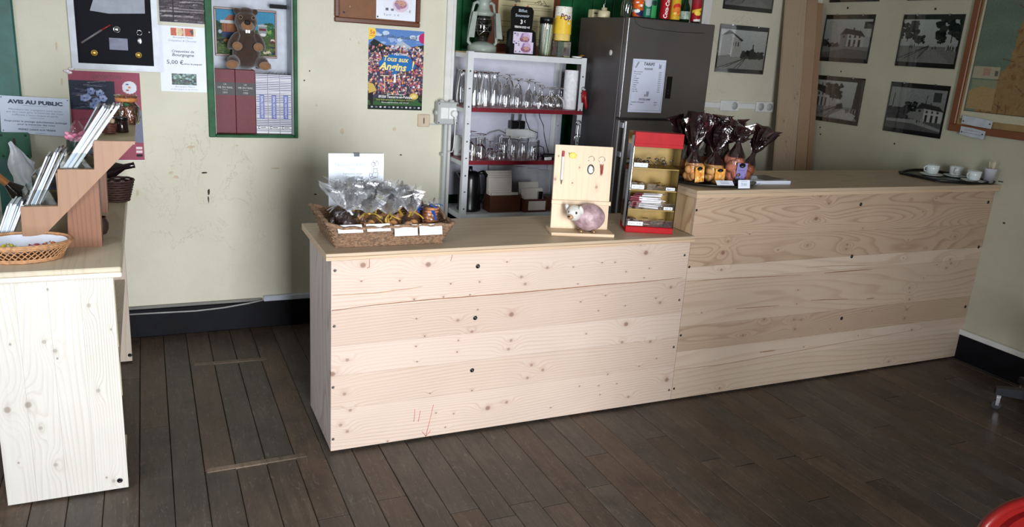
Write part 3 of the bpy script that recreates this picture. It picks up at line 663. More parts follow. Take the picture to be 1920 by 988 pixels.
def disc(nm, x, z, r, m, par, y=-.009, th=.003): 
    MB().lathe([(0, th), (r*.78, th), (r*.8, th*.8), (r*.9, th), (r, th*.6), (r, 0)], 20, mt=at((x, y, z), R4('X', 90))).build(nm, m, par)
GOLD = M_('gold_coin', (212, 172, 84), .3, .8); CHR = M_('chrome', (200, 200, 204), .18, 1.0)
disc('coin', -.102, .083, .0155, GOLD, sf); disc('coin', .106, .083, .0155, GOLD, sf); disc('medal', .010, .207, .0175, CHR, sf)
MB().box(-.03, -.013, .103, .058, -.0085, .164, .001).build('card', M_('grey_blue_card', (88, 94, 122), .4, var=.5), sf)
MB().tube([(.116+.0125*math.cos(a), -.012, .197+.0125*math.sin(a)) for a in np.linspace(0, 2*PI, 16)[:-1]], .0016, 5, True).build('key_ring', CHR, sf)
MB().ell((.116, -.012, .155), (.013, .003, .018), 14, 7).build('key_fob', CHR, sf)
pn = MB().tube([(-.157, -.014, .130), (-.06, -.014, .200)], [.0055, .0055], 8); pn.build('pen', M_('grey_pen', (120, 116, 116), .4), sf)
MB().tube([(-.06, -.014, .200), (-.018, -.014, .228)], [.005, .0035], 8).build('pen_tip', M_('red_pen', (150, 44, 40), .4), sf)
MB().ell((.163, -.012, .203), (.004, .004, .004), 8, 6).build('pin', WHITEP, sf)
MB().box(X0+.03, -.028, .03, X1-.03, -.0265, Z1-.03).build('pane', PANE, sf)

# maroon exhibition poster
pk = thing('exhibition_poster', 'dusty rose exhibition poster with blue flowers behind the stepped brochure stand', 'poster', (-.842, BY-.001, 1.026))
cv = Canvas(100, 140, (148, 74, 92)); r = random.Random(5)
cv.rect(0, .11, .63, .43, (44, 50, 66))
for k in range(26):
    y = .12+r.random()*.3; x = r.random()*.45; cv.line(x*.6, y, x*.6+.25, y+r.uniform(-.03, .03), .006, r.choice([(84, 90, 110), (30, 34, 48), (110, 112, 126), (66, 74, 96)]))
for (cx, cy) in ((.3, .22), (.24, .29), (.42, .24), (.36, .33), (.2, .3), (.46, .3), (.32, .38)):
    for a in range(5): cv.ell(cx+.035*math.cos(a*1.256), cy+.022*math.sin(a*1.256), .026, .016, r.choice([(140, 158, 206), (168, 182, 222), (120, 140, 190)]))
    cv.ell(cx, cy, .012, .008, (60, 60, 80))
cv.ell(.84, .17, .105, .07, (214, 216, 226)); cv.rect(.79, .13, .83, .145, (60, 80, 150)); cv.rect(.79, .19, .83, .21, (150, 50, 60)); cv.ell(.84, .17, .02, .012, (200, 130, 80))
cv.rect(.76, .43, 1, .79, (112, 116, 136)); cv.rect(.88, .84, .97, .87, (220, 200, 206)); cv.rect(.88, .885, .97, .915, (220, 200, 206)); cv.rect(.88, .93, .97, .96, (30, 24, 30)); cv.grain(3)
sheet('print', cv, .336, .465, pk, PRINTG, y=-.002, z=.234); MB().box(-.168, -.0015, .0, .168, 0, .467).build('paper', PAPER, pk)
lt = MB(); text(lt, 'EXPOSITION', .01, .440, .017, .135, y=-.003); lt.build('lettering', M_('plum_ink', (84, 36, 54), .5), pk)
lt = MB(); text(lt, 'Juillet - 5 août', -.06, .218, .012, .14, y=-.003); text(lt, '2025', -.06, .198, .011, y=-.003); text(lt, 'LA CHAPELLE', .02, .150, .010, .08, y=-.003); lt.build('lettering', M_('plum_ink', (84, 36, 54)), pk)
tp = MB()
for (x, z) in ((-.172, .462), (-.15, .474), (-.16, .455)): tp.ell((x, -.004, z), (.016, .002, .009), 8, 5)
tp.build('tape', M_('crumpled_tape', (206, 196, 200), .25), pk)

# enamel notice
av = thing('railway_notice', 'white enamel public notice screwed over the green post and cream wall', 'sign', (-1.166, BY-.036, 1.154))
MB().prism([(-.158, .022), (.148, .0), (.155, .195), (-.15, .204)], -.003, 0).build('plate', M_('white_enamel', (204, 216, 236), .25, var=.03), av)
NAVY = M_('navy_enamel_ink', (24, 44, 76), .4); GRY = M_('grey_enamel_ink', (96, 108, 130), .4)
sl = -.04
def tl(mb, s, x, z, h, w, bold=0.0): text(mb, s, x, z, h, w, bold=bold, rot=sl, y=-.0036)
lt = MB(); tl(lt, 'AVIS AU PUBLIC', .003, .172, .0175, .242, .06); lt.build('lettering', NAVY, av)
lt = MB(); tl(lt, 'Messieurs les voyageurs sont avisés', .002, .134, .0085, .235); tl(lt, 'que dans cette gare, la traversée des voies', -.003, .121, .0085, .25); tl(lt, "s'effectue à leurs risques et périls.", -.001, .107, .0085, .205); lt.build('lettering', GRY, av)
lt = MB(); tl(lt, 'Empruntez le passage spécialement aménagé', -.001, .075, .009, .275, .012); tl(lt, 'pour la traversée des voies', -.001, .060, .009, .165, .012); tl(lt, 'PRENEZ GARDE AUX TRAINS', .0, .034, .0085, .165, .02); lt.build('lettering', NAVY, av)
ln = MB()
for (x, z, w) in ((-.0, .155, .11), (.005, .093, .065), (.005, .047, .065), (.012, .016, .045)): ln.box(-w/2, -.0036, -.0007, w/2, -.003, .0007, mt=at((x, 0, z), R4('Y', 2.3)))
ln.build('rule_line', GRY, av)
for x, z in ((-.143, .196), (.147, .187), (.141, .010), (-.148, .03)): MB().ell((x, -.004, z), (.003, .0015, .003), 8, 5).build('rivet', M_('grey_screw', (92, 88, 84), .4, .6), av)
# green switch plate
gp = thing('cover_plate', 'green painted metal cover plate with a slot below the enamel notice', 'cover plate', (-1.27, BY-.036, 1.04))
pl = [(-.072, .0), (.061, .0), (.069, .008), (.069, .126), (.061, .135), (-.072, .135)]
MB().prism(pl, -.012, 0).build('plate', PLATEG, gp); MB().box(-.006, -.0135, .045, .004, -.0119, .105).build('slot', M_('dark_chip', (40, 36, 30)), gp)
for x in (-.055, .05):
    for z in (.015, .12): MB().ell((x, -.012, z), (.006, .003, .006), 10, 5).build('screw', M_('dark_green_screw', (12, 52, 38), .4), gp)
# craquettes sheet + the photo sheet above it
cq = thing('price_sheet', 'white laminated sheet pricing craquettes at 5,00 euros beside the green niche', 'paper notice', (-.454, BY-.001, 1.402))
MB().box(-.118, -.003, 0, .114, 0, .345, .001).build('paper', PAPER, cq)
cv = Canvas(60, 22, (190, 84, 58)); cv.ell(.35, .5, .13, .5, (206, 190, 150)); cv.rect(.24, 0, .28, 1, (230, 210, 180)); cv.rect(.5, 0, .56, 1, (220, 190, 170)); cv.poly([(.75, .3), (.85, .1), (.92, .5), (.85, .85)], (46, 44, 44)); cv.rect(.9, 0, 1, 1, (222, 214, 190)); cv.grain(10)
sheet('picture', cv, .125, .04, cq, y=-.0034, z=.315, x=.006)
cv = Canvas(70, 34, (70, 96, 88)); r = random.Random(8); cv.blobs(r, 80, 0, 0, 1, 1, .06, [(40, 70, 60), (120, 160, 160), (30, 36, 44), (90, 120, 90), (60, 50, 70), (150, 180, 176)], .09)
sheet('picture', cv, .125, .06, cq, y=-.0034, z=.067, x=.0)
SL = M_('slate_ink', (60, 68, 84), .5)
lt = MB(); text(lt, 'Craquettes de', 0, .215, .0125, .112, shear=.25, bold=.015, y=-.0036); text(lt, 'Bourgogne', 0, .196, .015, .11, shear=.2, bold=.015, y=-.0036); text(lt, '5,00', -.083, .157, .02, .055, 'l', y=-.0036, bold=.01); text(lt, '€', -.018, .156, .022, .018, 'l', y=-.0036, bold=.01); text(lt, 'uros le paquet', .002, .150, .009, .092, 'l', shear=.2, bold=.02, y=-.0036); lt.build('lettering', SL, cq)
lt = MB(); text(lt, 'Bourgogne Maison', .003, .287, .008, .10, shear=.3, y=-.0036); text(lt, 'Craquettes & Chocolat', 0, .270, .010, .14, shear=.3, y=-.0036); text(lt, 'Bourgogne Maison', .003, .028, .007, .10, shear=.3, y=-.0036); text(lt, 'de Bourgogne et du Terroir', .0, .014, .006, .14, shear=.3, y=-.0036); lt.build('lettering', M_('blue_grey_ink', (110, 118, 150), .5), cq)
pb = thing('black_white_print', 'glossy dark monochrome print pinned over the craquettes price sheet', 'photo print', (-.447, BY-.001, 1.765))
cv = Canvas(70, 40, (66, 60, 64)); r = random.Random(9)
for k in range(60): y = r.random(); cv.line(r.random(), y, r.random(), y+.02, .01, r.choice([(100, 94, 98), (40, 36, 40), (84, 76, 80), (150, 146, 150)]))
cv.rect(.28, 0, .31, 1, (46, 42, 46)); cv.rect(0, .84, .3, 1, (58, 54, 58)); cv.grain(12)
sheet('print', cv, .228, .125, pb, PRINTG, y=-.002, z=.0625); MB().box(-.115, -.0015, -.001, .115, 0, .135).build('paper', PAPER, pb); 
# cork board and sheet on it
ck = thing('notice_board', 'brown notice board in dark wooden frame above the festival poster', 'notice board', (.614, BY, 1.829))
MB().box(-.245, -.012, .01, .247, 0, .24).build('board', M_('brown_hardboard', (120, 76, 42), .6, var=.12), ck)
for a in ((-.255, 0, .257, .028), (-.255, .22, .257, .248), (-.255, .028, -.228, .22), (.23, .028, .257, .22)): MB().box(a[0], -.026, a[1], a[2], 0, a[3], .005).build('frame_rail', WOODF, ck)
MB().ell((-.2, -.013, .055), (.006, .004, .006), 8, 5).build('pushpin', M_('purple_pin', (64, 50, 96), .4), ck)
MB().ell((-.165, -.013, .09), (.006, .004, .006), 8, 5).build('pushpin', M_('pale_pin', (176, 140, 110), .4), ck)
sn = thing('souvenir_sheet', 'white sheet with lilac souvenir banknote picture pinned on the notice board', 'paper notice', (.724, BY-.0135, 1.86))
MB().prism([(-.121, .004), (.118, .002), (.118, .21), (-.122, .21)], -.002, 0).build('paper', PAPER, sn)
cv = Canvas(80, 50, (226, 228, 240)); r = random.Random(4); cv.ell(.6, .55, .28, .36, (214, 196, 212)); cv.ell(.6, .5, .22, .22, (170, 120, 140)); cv.ell(.62, .42, .18, .14, (196, 150, 130)); cv.blobs(r, 30, .42, .3, .8, .6, .02, [(120, 80, 100), (190, 150, 150)]); cv.poly([(.38, .5), (.5, .45), (.6, .8), (.48, .75)], (160, 128, 160)); cv.rect(.08, .72, .18, .86, (90, 94, 110)); cv.rect(.26, .74, .36, .86, (110, 112, 130)); cv.rect(.93, .76, .95, .9, (70, 74, 90)); cv.rect(.8, .85, .95, .87, (190, 200, 190))
sheet('picture', cv, .17, .105, sn, y=-.003, z=.092, x=.008)
lt = MB(); text(lt, '0', -.03, .135, .025, y=-.0035); text(lt, '-', -.062, .135, .02, .015, bold=.03, y=-.0035); lt.build('lettering', M_('slate_ink', (60, 68, 84)), sn)
lt = MB(); text(lt, 'Tarif  3 €', -.03, .030, .011, .10, y=-.0035); lt.build('lettering', M_('pencil_grey', (140, 146, 160), .6), sn)
MB().ell((-.112, -.004, .015), (.005, .004, .005), 10, 6).build('pushpin', M_('dark_pin', (44, 44, 52), .3), sn)
# festival poster
fp = thing('festival_poster', 'colourful festival poster crowded with faces, Tous aux Angins, below the notice board', 'poster', (.7345, BY-.001, 1.337))
cv = Canvas(150, 206, (60, 60, 80)); r = random.Random(12)
cv.rect(0, 0, 1, .2, (92, 130, 190)); cv.blobs(r, 25, .1, .05, 1, .2, .06, [(150, 175, 215), (190, 205, 225), (110, 145, 200)], .02); cv.poly([(0, .2), (.1, .13), (.3, .2), (.4, .26), (0, .3)], (30, 40, 36)); cv.poly([(.35, .24), (.6, .14), (.9, .26)], (170, 180, 196)); cv.poly([(.8, .2), (1, .17), (1, .3)], (36, 48, 40))
pal = [(150, 80, 96), (196, 120, 130), (60, 56, 92), (40, 44, 70), (210, 180, 170), (120, 60, 70), (80, 96, 150), (190, 90, 90), (230, 220, 220), (30, 30, 40), (150, 120, 110), (220, 160, 80), (176, 70, 90), (90, 70, 90)]
for k in range(950):
    y = r.uniform(.2, .80); x = r.random(); cv.ell(x, y, r.uniform(.008, .022), r.uniform(.007, .018), pal[r.randrange(len(pal))]); 
    if k % 3 == 0: cv.ell(x, y-.012, .009, .007, (206, 160, 140))
cv.rect(0, .86, 1, .95, (54, 92, 52)); cv.blobs(r, 80, 0, .79, 1, .9, .02, [(44, 50, 40), (60, 70, 50), (30, 30, 40)]); cv.rect(0, .94, 1, 1, (20, 34, 28)); cv.grain(5)
cv.ell(.52, .375, .27, .075, (36, 108, 176)); cv.ell(.45, .42, .27, .07, (36, 108, 176)); cv.ell(.62, .44, .24, .07, (36, 108, 176)); cv.ell(.4, .45, .1, .06, (36, 108, 176)); cv.ell(.48, .52, .05, .05, (40, 104, 170))
cv.ell(.02, .055, .115, .085, (240, 206, 70)); cv.ell(1.0, .09, .1, .065, (186, 40, 104)); cv.poly([(0, .66), (.1, .68), (.16, .76), (.02, .8)], (200, 170, 90)); cv.poly([(0, .8), (.1, .78), (.1, .95), (.06, .95)], (30, 26, 30)); cv.ell(.84, .82, .08, .04, (206, 180, 90)); cv.ell(.84, .82, .04, .02, (226, 206, 140)); cv.rect(.22, .57, .38, .58, (220, 200, 170)); cv.rect(.295, .58, .305, .78, (220, 200, 170)); cv.poly([(.47, .55), (.5, .55), (.5, .65), (.46, .66)], (236, 236, 240))
for k in range(12): cv.ell(.08+k*.078, .965, .02, .011, [(190, 190, 200), (120, 130, 150), (220, 220, 224)][k % 3])
sheet('print', cv, .342, .472, fp, PRINTG, y=-.002, z=.236); MB().box(-.171, -.0015, 0, .171, 0, .472).build('paper', PAPER, fp)
YEL = M_('yellow_ink', (244, 220, 120), .4)
lt = MB(); text(lt, 'Tous aux', .0, .302, .03, .155, shear=.2, bold=.02, rot=-.03, y=-.003); text(lt, 'Angins', -.02, .257, .042, .17, shear=.25, bold=.03, rot=-.04, y=-.003); text(lt, '!', .105, .266, .055, .018, shear=.25, bold=.03, y=-.003); lt.build('lettering', YEL, fp)
lt = MB(); text(lt, 'FESTIVAL', .03, .330, .012, .085, y=-.003, bold=.02); text(lt, 'Lieu-dit Les Angins', 0, .094, .0105, .105, y=-.003); text(lt, '89350 Tannerre-en-Puisaye', .0, .078, .015, .21, bold=.015, y=-.003); text(lt, 'Renseignements sur www', 0, .044, .007, .17, y=-.003); lt.build('lettering', WHITEINK, fp)
lt = MB(); text(lt, 'Tout le programme et réservation des places', 0, .060, .0075, .24, y=-.003); text(lt, 'du 13 juillet au 23 août 2025', .015, .43, .016, .22, shear=.2, rot=-.03, y=-.003); lt.build('lettering', M_('festival_lime', (196, 204, 96), .4), fp)
lt.v, lt.f, lt.sm = [], [], []; text(lt, 'du 13 juillet au 23 août 2025', .015, .4295, .0165, .222, shear=.2, rot=-.03, bold=.01, y=-.0034); lt.build('lettering', M_('navy_enamel_ink', (24, 44, 76)), fp)
lt = MB(); text(lt, '5e', -.148, .450, .022, bold=.02, y=-.003); text(lt, 'édition', -.148, .430, .009, .04, y=-.003); lt.build('lettering', M_('orange_red_ink', (208, 80, 40), .4), fp)

# socket boxes and conduit
PLAG = M_('grey_plastic', (172, 176, 174), .4, var=.04); PLAW = M_('white_plastic', (224, 226, 224), .35, var=.04)
sb = thing('socket_box', 'grey surface socket box with a white plug beside the doorway trim', 'socket', (1.052, BY-.03, 1.262))
MB().box(-.068, -.055, .0, .07, .006, .138, .006).build('housing', PLAG, sb); MB().box(-.05, -.059, .035, .0, -.054, .105, .003).build('switch', PLAW, sb); MB().box(.004, -.058, .035, .056, -.054, .105, .003).build('socket_face', PLAW, sb)
pg = MB().cyl((.032, -.058, .070), (.032, -.088, .070), .021, .018, 16); pg.build('plug', PLAW, sb)
for x in (-.06, .058):
    for z in (.012, .126): MB().ell((x, -.055, z), (.004, .002, .004), 8, 5).build('screw', INK, sb)
for x in (-.035, .03): MB().cyl((x, -.03, .138), (x, -.03, .150), .018, .014, 12).build('gland', PLAG, sb)
MB().cyl((-.068, -.03, .07), (-.080, -.03, .07), .018, .014, 12).build('gland', PLAG, sb)
cb = MB(); cb.tube([(.032, -.085, .055), (.040, -.08, .0), (.046, -.06, -.06), (.047, -.05, -.14), (.040, -.045, -.17), (.020, -.04, -.172)], .0035, 6); cb.build('lead', PLAW, sb)
cd = thing('conduit', 'grey vertical conduit pipe running down from the socket box', 'pipe', (1.052, BY-.05, .2))
MB().cyl((0, 0, 0), (0, 0, 1.061), .0155, None, 12).build('pipe', PLAG, cd); MB().box(-.022, -.006, .86, .02, .045, .88, .003).build('clip', PLAG, cd); MB().box(-.022, -.006, .3, .02, .045, .32, .003).build('clip', PLAG, cd)
so = thing('wall_socket', 'small square beige wall plate below the festival poster', 'socket', (.919, BY, 1.238))
MB().box(-.039, -.012, 0, .039, 0, .077, .004).build('plate', M_('beige_plastic', (196, 178, 152), .4), so); MB().box(-.003, -.0135, .02, .003, -.0118, .055).build('slot', INK, so); MB().box(.0395, -.008, .012, .095, 0, .02).build('duct', PLAG, so)
# trunking and double sockets right of the doorway
tk = thing('cable_trunking', 'white cable trunking along the cream wall between fridge and leaning planks', 'trunking', (3.4, BY, 1.418))
MB().box(-.38, -.014, .0, -.195, 0, .04, .002).build('duct', PLAW, tk); MB().box(-.02, -.014, .0, .138, 0, .04, .002).build('duct', PLAW, tk)
for i, (x, lab) in enumerate(((3.2925, 'white double socket on the trunking, beside the fridge'), (3.6295, 'white double socket on the trunking, beside the leaning planks'))):
    o = thing('double_socket', lab, 'socket', (x, BY, 1.398)); MB().box(-.0855, -.02, 0, .0855, 0, .078, .004).build('plate', PLAW, o)
    for k, dx in enumerate((-.042, .042)):
        if i == 0 and k == 0: continue
        MB().lathe([(.0, .003), (.021, .003), (.023, 0), (.028, .0), (.030, -.002)], 20, mt=at((dx, -.021, .039), R4('X', 90))).build('outlet', PLAG, o)
        for e in (-.008, .008): MB().ell((dx+e, -.0215, .039), (.0025, .001, .0025), 8, 5).build('hole', INK, o)

# ---------------------------------------------------------------- framed postcards
def station(seed, kind):
    r = random.Random(seed); W_, H_ = 124, 92; cv = Canvas(W_, H_, (172, 176, 172))
    g = np.linspace(0, 1, H_)[:, None, None]; cv.a = cv.a*(1.05-.2*g)
    dk = [(14, 15, 16), (26, 27, 28), (38, 39, 39), (52, 53, 52)]
    def tree(x, y, s): cv.blobs(r, 60, x-s, y-s*1.5, x+s, y+s*.6, s*.28, dk, s*.3); cv.line(x, y, x, y+s, .008, (24, 24, 24))
    def people(n, x0, x1, y, h):
        for _ in range(n):
            x = r.uniform(x0, x1); yy = y+r.uniform(-.02, .02); c = r.choice([(26, 26, 26), (170, 170, 166), (48, 48, 48)]); cv.ell(x, yy, .009, h*.5, c); cv.ell(x, yy-h*.55, .008, .011, (150, 148, 142))
    def track(x0, y0, vx, vy):
        for dx in (0, .05, .16, .2): cv.line(vx, vy, x0+dx*2.2, y0, .006, (46, 46, 46))
    def house(x, y, w, h, d):
        cv.poly([(x, y), (x+w*.3, y-h*.35), (x+w*.3, y+h), (x, y+h)], (128, 128, 124)); cv.poly([(x+w*.3, y), (x+w, y+d), (x+w, y+h), (x+w*.3, y+h)], (178, 178, 172))
        cv.poly([(x-.02, y+.03), (x+w*.16, y-h*.45), (x+w*.85, y-h*.25), (x+w+.03, y+d+.02), (x+w*.3, y+.0)], (52, 50, 50)); cv.rect(x+w*.5, y-h*.5, x+w*.56, y-h*.28, (60, 58, 58))
        for k in range(3):
            xx = x+w*(.38+.2*k); cv.rect(xx, y+h*.45, xx+w*.09, y+h, (44, 44, 46)); 
            cv.rect(xx, y+h*.12, xx+w*.08, y+h*.3, (60, 60, 60))
        cv.ell(x+w*.14, y+h*.2, w*.05, h*.1, (50, 50, 50))
    if kind == 0:
        cv.rect(0, .7, 1, 1, (122, 122, 118)); tree(.05, .62, .06); cv.blobs(r, 40, 0, .62, .35, .7, .03, dk); house(.37, .38, .5, .32, .05); cv.poly([(0, .88), (.5, .75), (1, .8), (1, 1), (0, 1)], (92, 92, 90)); cv.rect(.84, .06, 1, .24, (56, 56, 56)); people(4, .6, .75, .68, .07); cv.ell(.15, .16, .09, .11, (168, 168, 164)); cv.ell(.15, .16, .075, .09, (172, 176, 172))
    elif kind == 1:
        cv.rect(0, .62, 1, 1, (112, 112, 110)); tree(.12, .35, .16); tree(.34, .5, .08); tree(.88, .28, .24); tree(.72, .5, .06); cv.rect(.14, .03, .28, .25, (62, 62, 62)); track(.0, .92, .52, .6); people(14, .78, 1, .66, .12); people(3, .1, .3, .62, .08); cv.poly([(.55, .62), (.95, 1), (.3, 1)], (126, 126, 122)); people(3, .58, .66, .64, .06)
    elif kind == 2:
        cv.rect(0, .66, 1, 1, (132, 132, 128)); tree(.4, .35, .17); house(-.1, .28, .42, .4, .12); cv.poly([(.88, 0), (1, 0), (1, 1), (.84, .8)], (44, 44, 44)); track(-.1, .98, .55, .64); cv.poly([(.5, .62), (.62, .56), (.66, .7), (.5, .74)], (34, 34, 34)); cv.ell(.52, .52, .05, .05, (190, 190, 186)); cv.poly([(.35, .95), (.66, .72), (.95, .85), (.9, 1)], (176, 176, 170)); people(7, .62, .95, .76, .12)
    elif kind == 3:
        cv.a *= .78; cv.rect(0, .72, 1, 1, (86, 86, 86)); tree(.4, .48, .1); cv.blobs(r, 60, 0, .5, .35, .72, .05, dk); house(.52, .46, .46, .3, .02); cv.rect(.78, .06, .92, .28, (62, 62, 62)); cv.line(.09, .15, .07, .6, .008, (50, 50, 50)); cv.line(.68, .15, .66, .45, .006, (50, 50, 50)); cv.poly([(.0, .78), (.5, .74), (1, .9), (1, .96), (.5, .84), (0, .84)], (140, 142, 138)); people(5, .5, .68, .76, .09)
    else:
        cv.rect(0, .68, 1, 1, (136, 136, 132)); cv.poly([(.05, .2), (.25, .05), (.25, .7), (.05, .7)], (124, 124, 120)); cv.poly([(.25, .18), (.45, .28), (.45, .68), (.25, .7)], (160, 160, 154)); cv.poly([(0, .2), (.18, .02), (.5, .26), (.46, .3), (.24, .1)], (56, 54, 54)); cv.blobs(r, 80, .5, .55, .95, .7, .04, dk); cv.poly([(.66, .5), (.74, .44), (.8, .7), (.66, .72)], (28, 28, 28)); cv.line(.72, .46, .72, .36, .012, (40, 40, 40)); track(.0, 1, .6, .7)
        for k in range(3): cv.rect(.28+k*.055, .32, .30+k*.055, .42, (56, 56, 56))
    cv.grain(7, seed); cv.a = cv.a*.98; return cv
BLK = M_('black_mount', (16, 16, 18), .35); _pc = {}
def postcard(seed, kind, lab, loc, rz, tilt=0.0):
    o = thing('framed_postcard', lab, 'picture', loc, rot=(0, tilt, rz))
    w, h = .452, .336
    MB().box(-w/2, -.006, 0, w/2, -.001, h).build('mount', BLK, o)
    if (kind) not in _pc:
        ob = sheet('print', station(seed, kind), w-.022, h-.062, o, PRINTG, y=-.0065, z=h/2-.001); _pc[kind] = ob.data
    else:
        ob = bpy.data.objects.new('print', _pc[kind]); COL.objects.link(ob); ob.parent = o
    MB().box(-w/2, -.009, 0, w/2, -.0068, h).build('pane', PANE, o)
    for x in (-.12, .12): MB().box(x-.006, -.0105, h-.008, x+.006, 0, h+.004).build('clip', CHR, o)
    return o
pcs = [(11, 0, 'old postcard of a station house in snow-white light, upper row beside the leaning planks', 1.360, 1.802), (12, 1, 'old postcard of a tree-lined track with crowd, upper row towards the map', .670, 1.800),
       (13, 2, 'old postcard of a train arriving by a big tree, lower row beside the leaning planks', 1.348, 1.361), (14, 3, 'darkest old postcard, low station house and trees, lower row towards the map', .668, 1.358)]
for s_, k, lab, y, z in pcs: postcard(s_, k, lab, (RX, y, z), -PI/2)
postcard(15, 4, 'old postcard of a gabled station and engine on the wall above the double sockets', (3.345, BY, 1.674), 0)
postcard(11, 1, 'cut-off old postcard at the top edge between fridge and leaning planks', (3.345, BY, 2.112), 0)
postcard(11, 2, 'cut-off old postcard at the top edge beside the leaning planks', (RX, 1.355, 2.226), -PI/2)
postcard(11, 0, 'cut-off old postcard at the top edge towards the framed map', (RX, .67, 2.226), -PI/2)
# framed map
mp = thing('framed_map', 'large wall map of coast and land pinned in a brown wooden frame', 'map', (RX, .36, 1.42), rot=(0, 0, -PI/2))
FRW = pine('map_frame_wood', (128, 78, 50), (90, 50, 30), 'x', [], seed=6, rings=50, contour=5, amt=.6, rough=.4)
for a in ((-.03, 0, 1.07, .045), (-.03, .045, .015, 1.15), (1.025, .045, 1.07, 1.15), (-.03, 1.15, 1.07, 1.195)): MB().box(a[0], -.025, a[1], a[2], 0, a[3], .004).build('frame_rail', FRW, mp)
MB().box(.015, -.006, .045, 1.025, 0, 1.15).build('board', M_('ochre_board', (150, 124, 82), .8), mp)
cv = Canvas(230, 240, (96, 112, 98)); r = random.Random(21)
cv.a[:] = cv.a*(1+.06*np.sin(cv.Y*40+np.sin(cv.X*9)*2)[..., None]*.5)
land = [(.24, -.02), (.23, .06), (.17, .05), (.10, .07), (.105, .12), (.15, .14), (.2, .15), (.24, .18), (.25, .24), (.28, .3), (.285, .36), (.265, .5), (.26, .6), (.25, .68), (.22, .72), (.19, .76), (.16, .82), (.10, .84), (.08, 1.02), (1.02, 1.02), (1.02, -.02)]
cv.poly(land, (136, 108, 70)); 
for k in range(500):
    x = r.uniform(.08, 1); y = r.random(); i = int(y*239), int(x*229)
    if cv.a[i][0] > 112: cv.ell(x, y, r.uniform(.006, .02), r.uniform(.005, .016), r.choice([(120, 88, 54), (148, 118, 80), (110, 78, 48), (140, 116, 80)]), .6)
for k in range(140):
    x = r.uniform(.1, 1); y = r.random(); i = int(y*239), int(x*229)
    if cv.a[i][0] > 112: cv.line(x, y, x+r.uniform(-.08, .08), y+r.uniform(-.06, .06), .0022, (96, 62, 44))
cv.rect(0, .0, .012, 1, (190, 184, 158)); cv.rect(.012, 0, .016, .96, (60, 56, 50)); cv.rect(.012, .955, 1, .959, (60, 56, 50)); cv.rect(0, .959, 1, 1, (190, 184, 158))
cv.rect(.02, .70, .2, .765, (158, 150, 128)); cv.rect(.17, .72, .19, .75, (90, 86, 80)); cv.rect(.09, .71, .14, .75, (156, 128, 108)); cv.rect(.03, .775, .2, .94, (126, 130, 104)); cv.poly([(.02, .84), (.1, .81), (.2, .82), (.2, .945), (.02, .94)], (156, 130, 92)); cv.line(.2, .775, .2, .95, .0015, (200, 196, 180)); cv.grain(4)
sheet('print', cv, .96, 1.06, mp, PRINT, x=.515, y=-.0115, z=.62)
MB().box(.03, -.0105, .085, 1.0, -.007, 1.152).build('paper', M_('aged_paper', (196, 190, 166), .7), mp)
for i, (x0, z0, w, h, tx, lab) in enumerate(((.062, .055, .20, .045, None, 'blank white paper strip with two pins under the framed map'), (.065, -.012, .165, .046, 'x', 'typed white paper strip overlapping the frame under the map'))):
    o = thing('paper_strip', lab, 'paper notice', (RX-.027, .36-x0, 1.42+z0), rot=(0, 0, -PI/2))
    MB().prism([(0, 0), (w*.5, -.008), (w, -.012), (w+.003, h-.01), (w*.5, h), (0, h+.004)], -.003, 0).build('paper', M_('bluish_paper', (182, 188, 196), .6), o)
    if tx:
        lt = MB(); text(lt, 'carte des chemins de fer', w/2, h*.66, .0055, .11, y=-.0035, rot=-.04); text(lt, 'français, édition du jour', w/2, h*.28, .0055, .13, y=-.0035, rot=-.04); lt.build('lettering', INK, o)
    for xx in (.012, w-.012): MB().ell((xx, -.004, h*.35), (.005, .003, .005), 8, 6).build('pushpin', M_('dark_pin', (44, 44, 52)), o)

# planks leaning in the corner
def lean(lab, xb, xt, w, th, m_, top=2.75):
    o = thing('leaning_plank', lab, 'plank', (xb, 1.346, 0)); vs = []
    for z in (0, top):
        yo = .105*z
        for (x, y) in ((0, 0), (w, 0), (w, th), (0, th)): vs.append((x+(xt-xb)*z/top, yo+y, z))
    MB().add(vs, [(3, 2, 1, 0), (4, 5, 6, 7), (0, 1, 5, 4), (1, 2, 6, 5), (2, 3, 7, 6), (3, 0, 4, 7)]).build('board', m_, o)
    return o
PK = pine('leaning_pine', (176, 156, 132), (140, 112, 86), 'z', [(.16, 1.55, 2), (.05, 1.35, 2), (.14, 1.52, 2), (.1, 1.75, 1), (.09, 1.2, 2), (.1, 1.1, 1), (.12, 1.98, 1), (.05, 1.02, 1)], seed=41, rings=30, contour=7, amt=.6)
PK2 = pine('leaning_pine_red', (166, 138, 110), (132, 100, 72), 'z', [(.03, 1.3, 1), (.02, 1.1, 1)], seed=44, rings=40, contour=7, amt=.6)
lean('widest pale pine plank leaning against the wall in the corner', 3.643, 3.625, .2, .017, PK)
lean('middle pine plank of three leaning in the corner', 3.865, 3.812, .110, .017, PK2)
lean('narrow reddish pine batten with a visible top end leaning in the corner', 3.992, 3.930, .056, .03, pine('leaning_batten', (152, 122, 94), (120, 88, 62), 'z', [(9, 9, 1)], seed=47, rings=60, contour=7, amt=.6), 2.215)
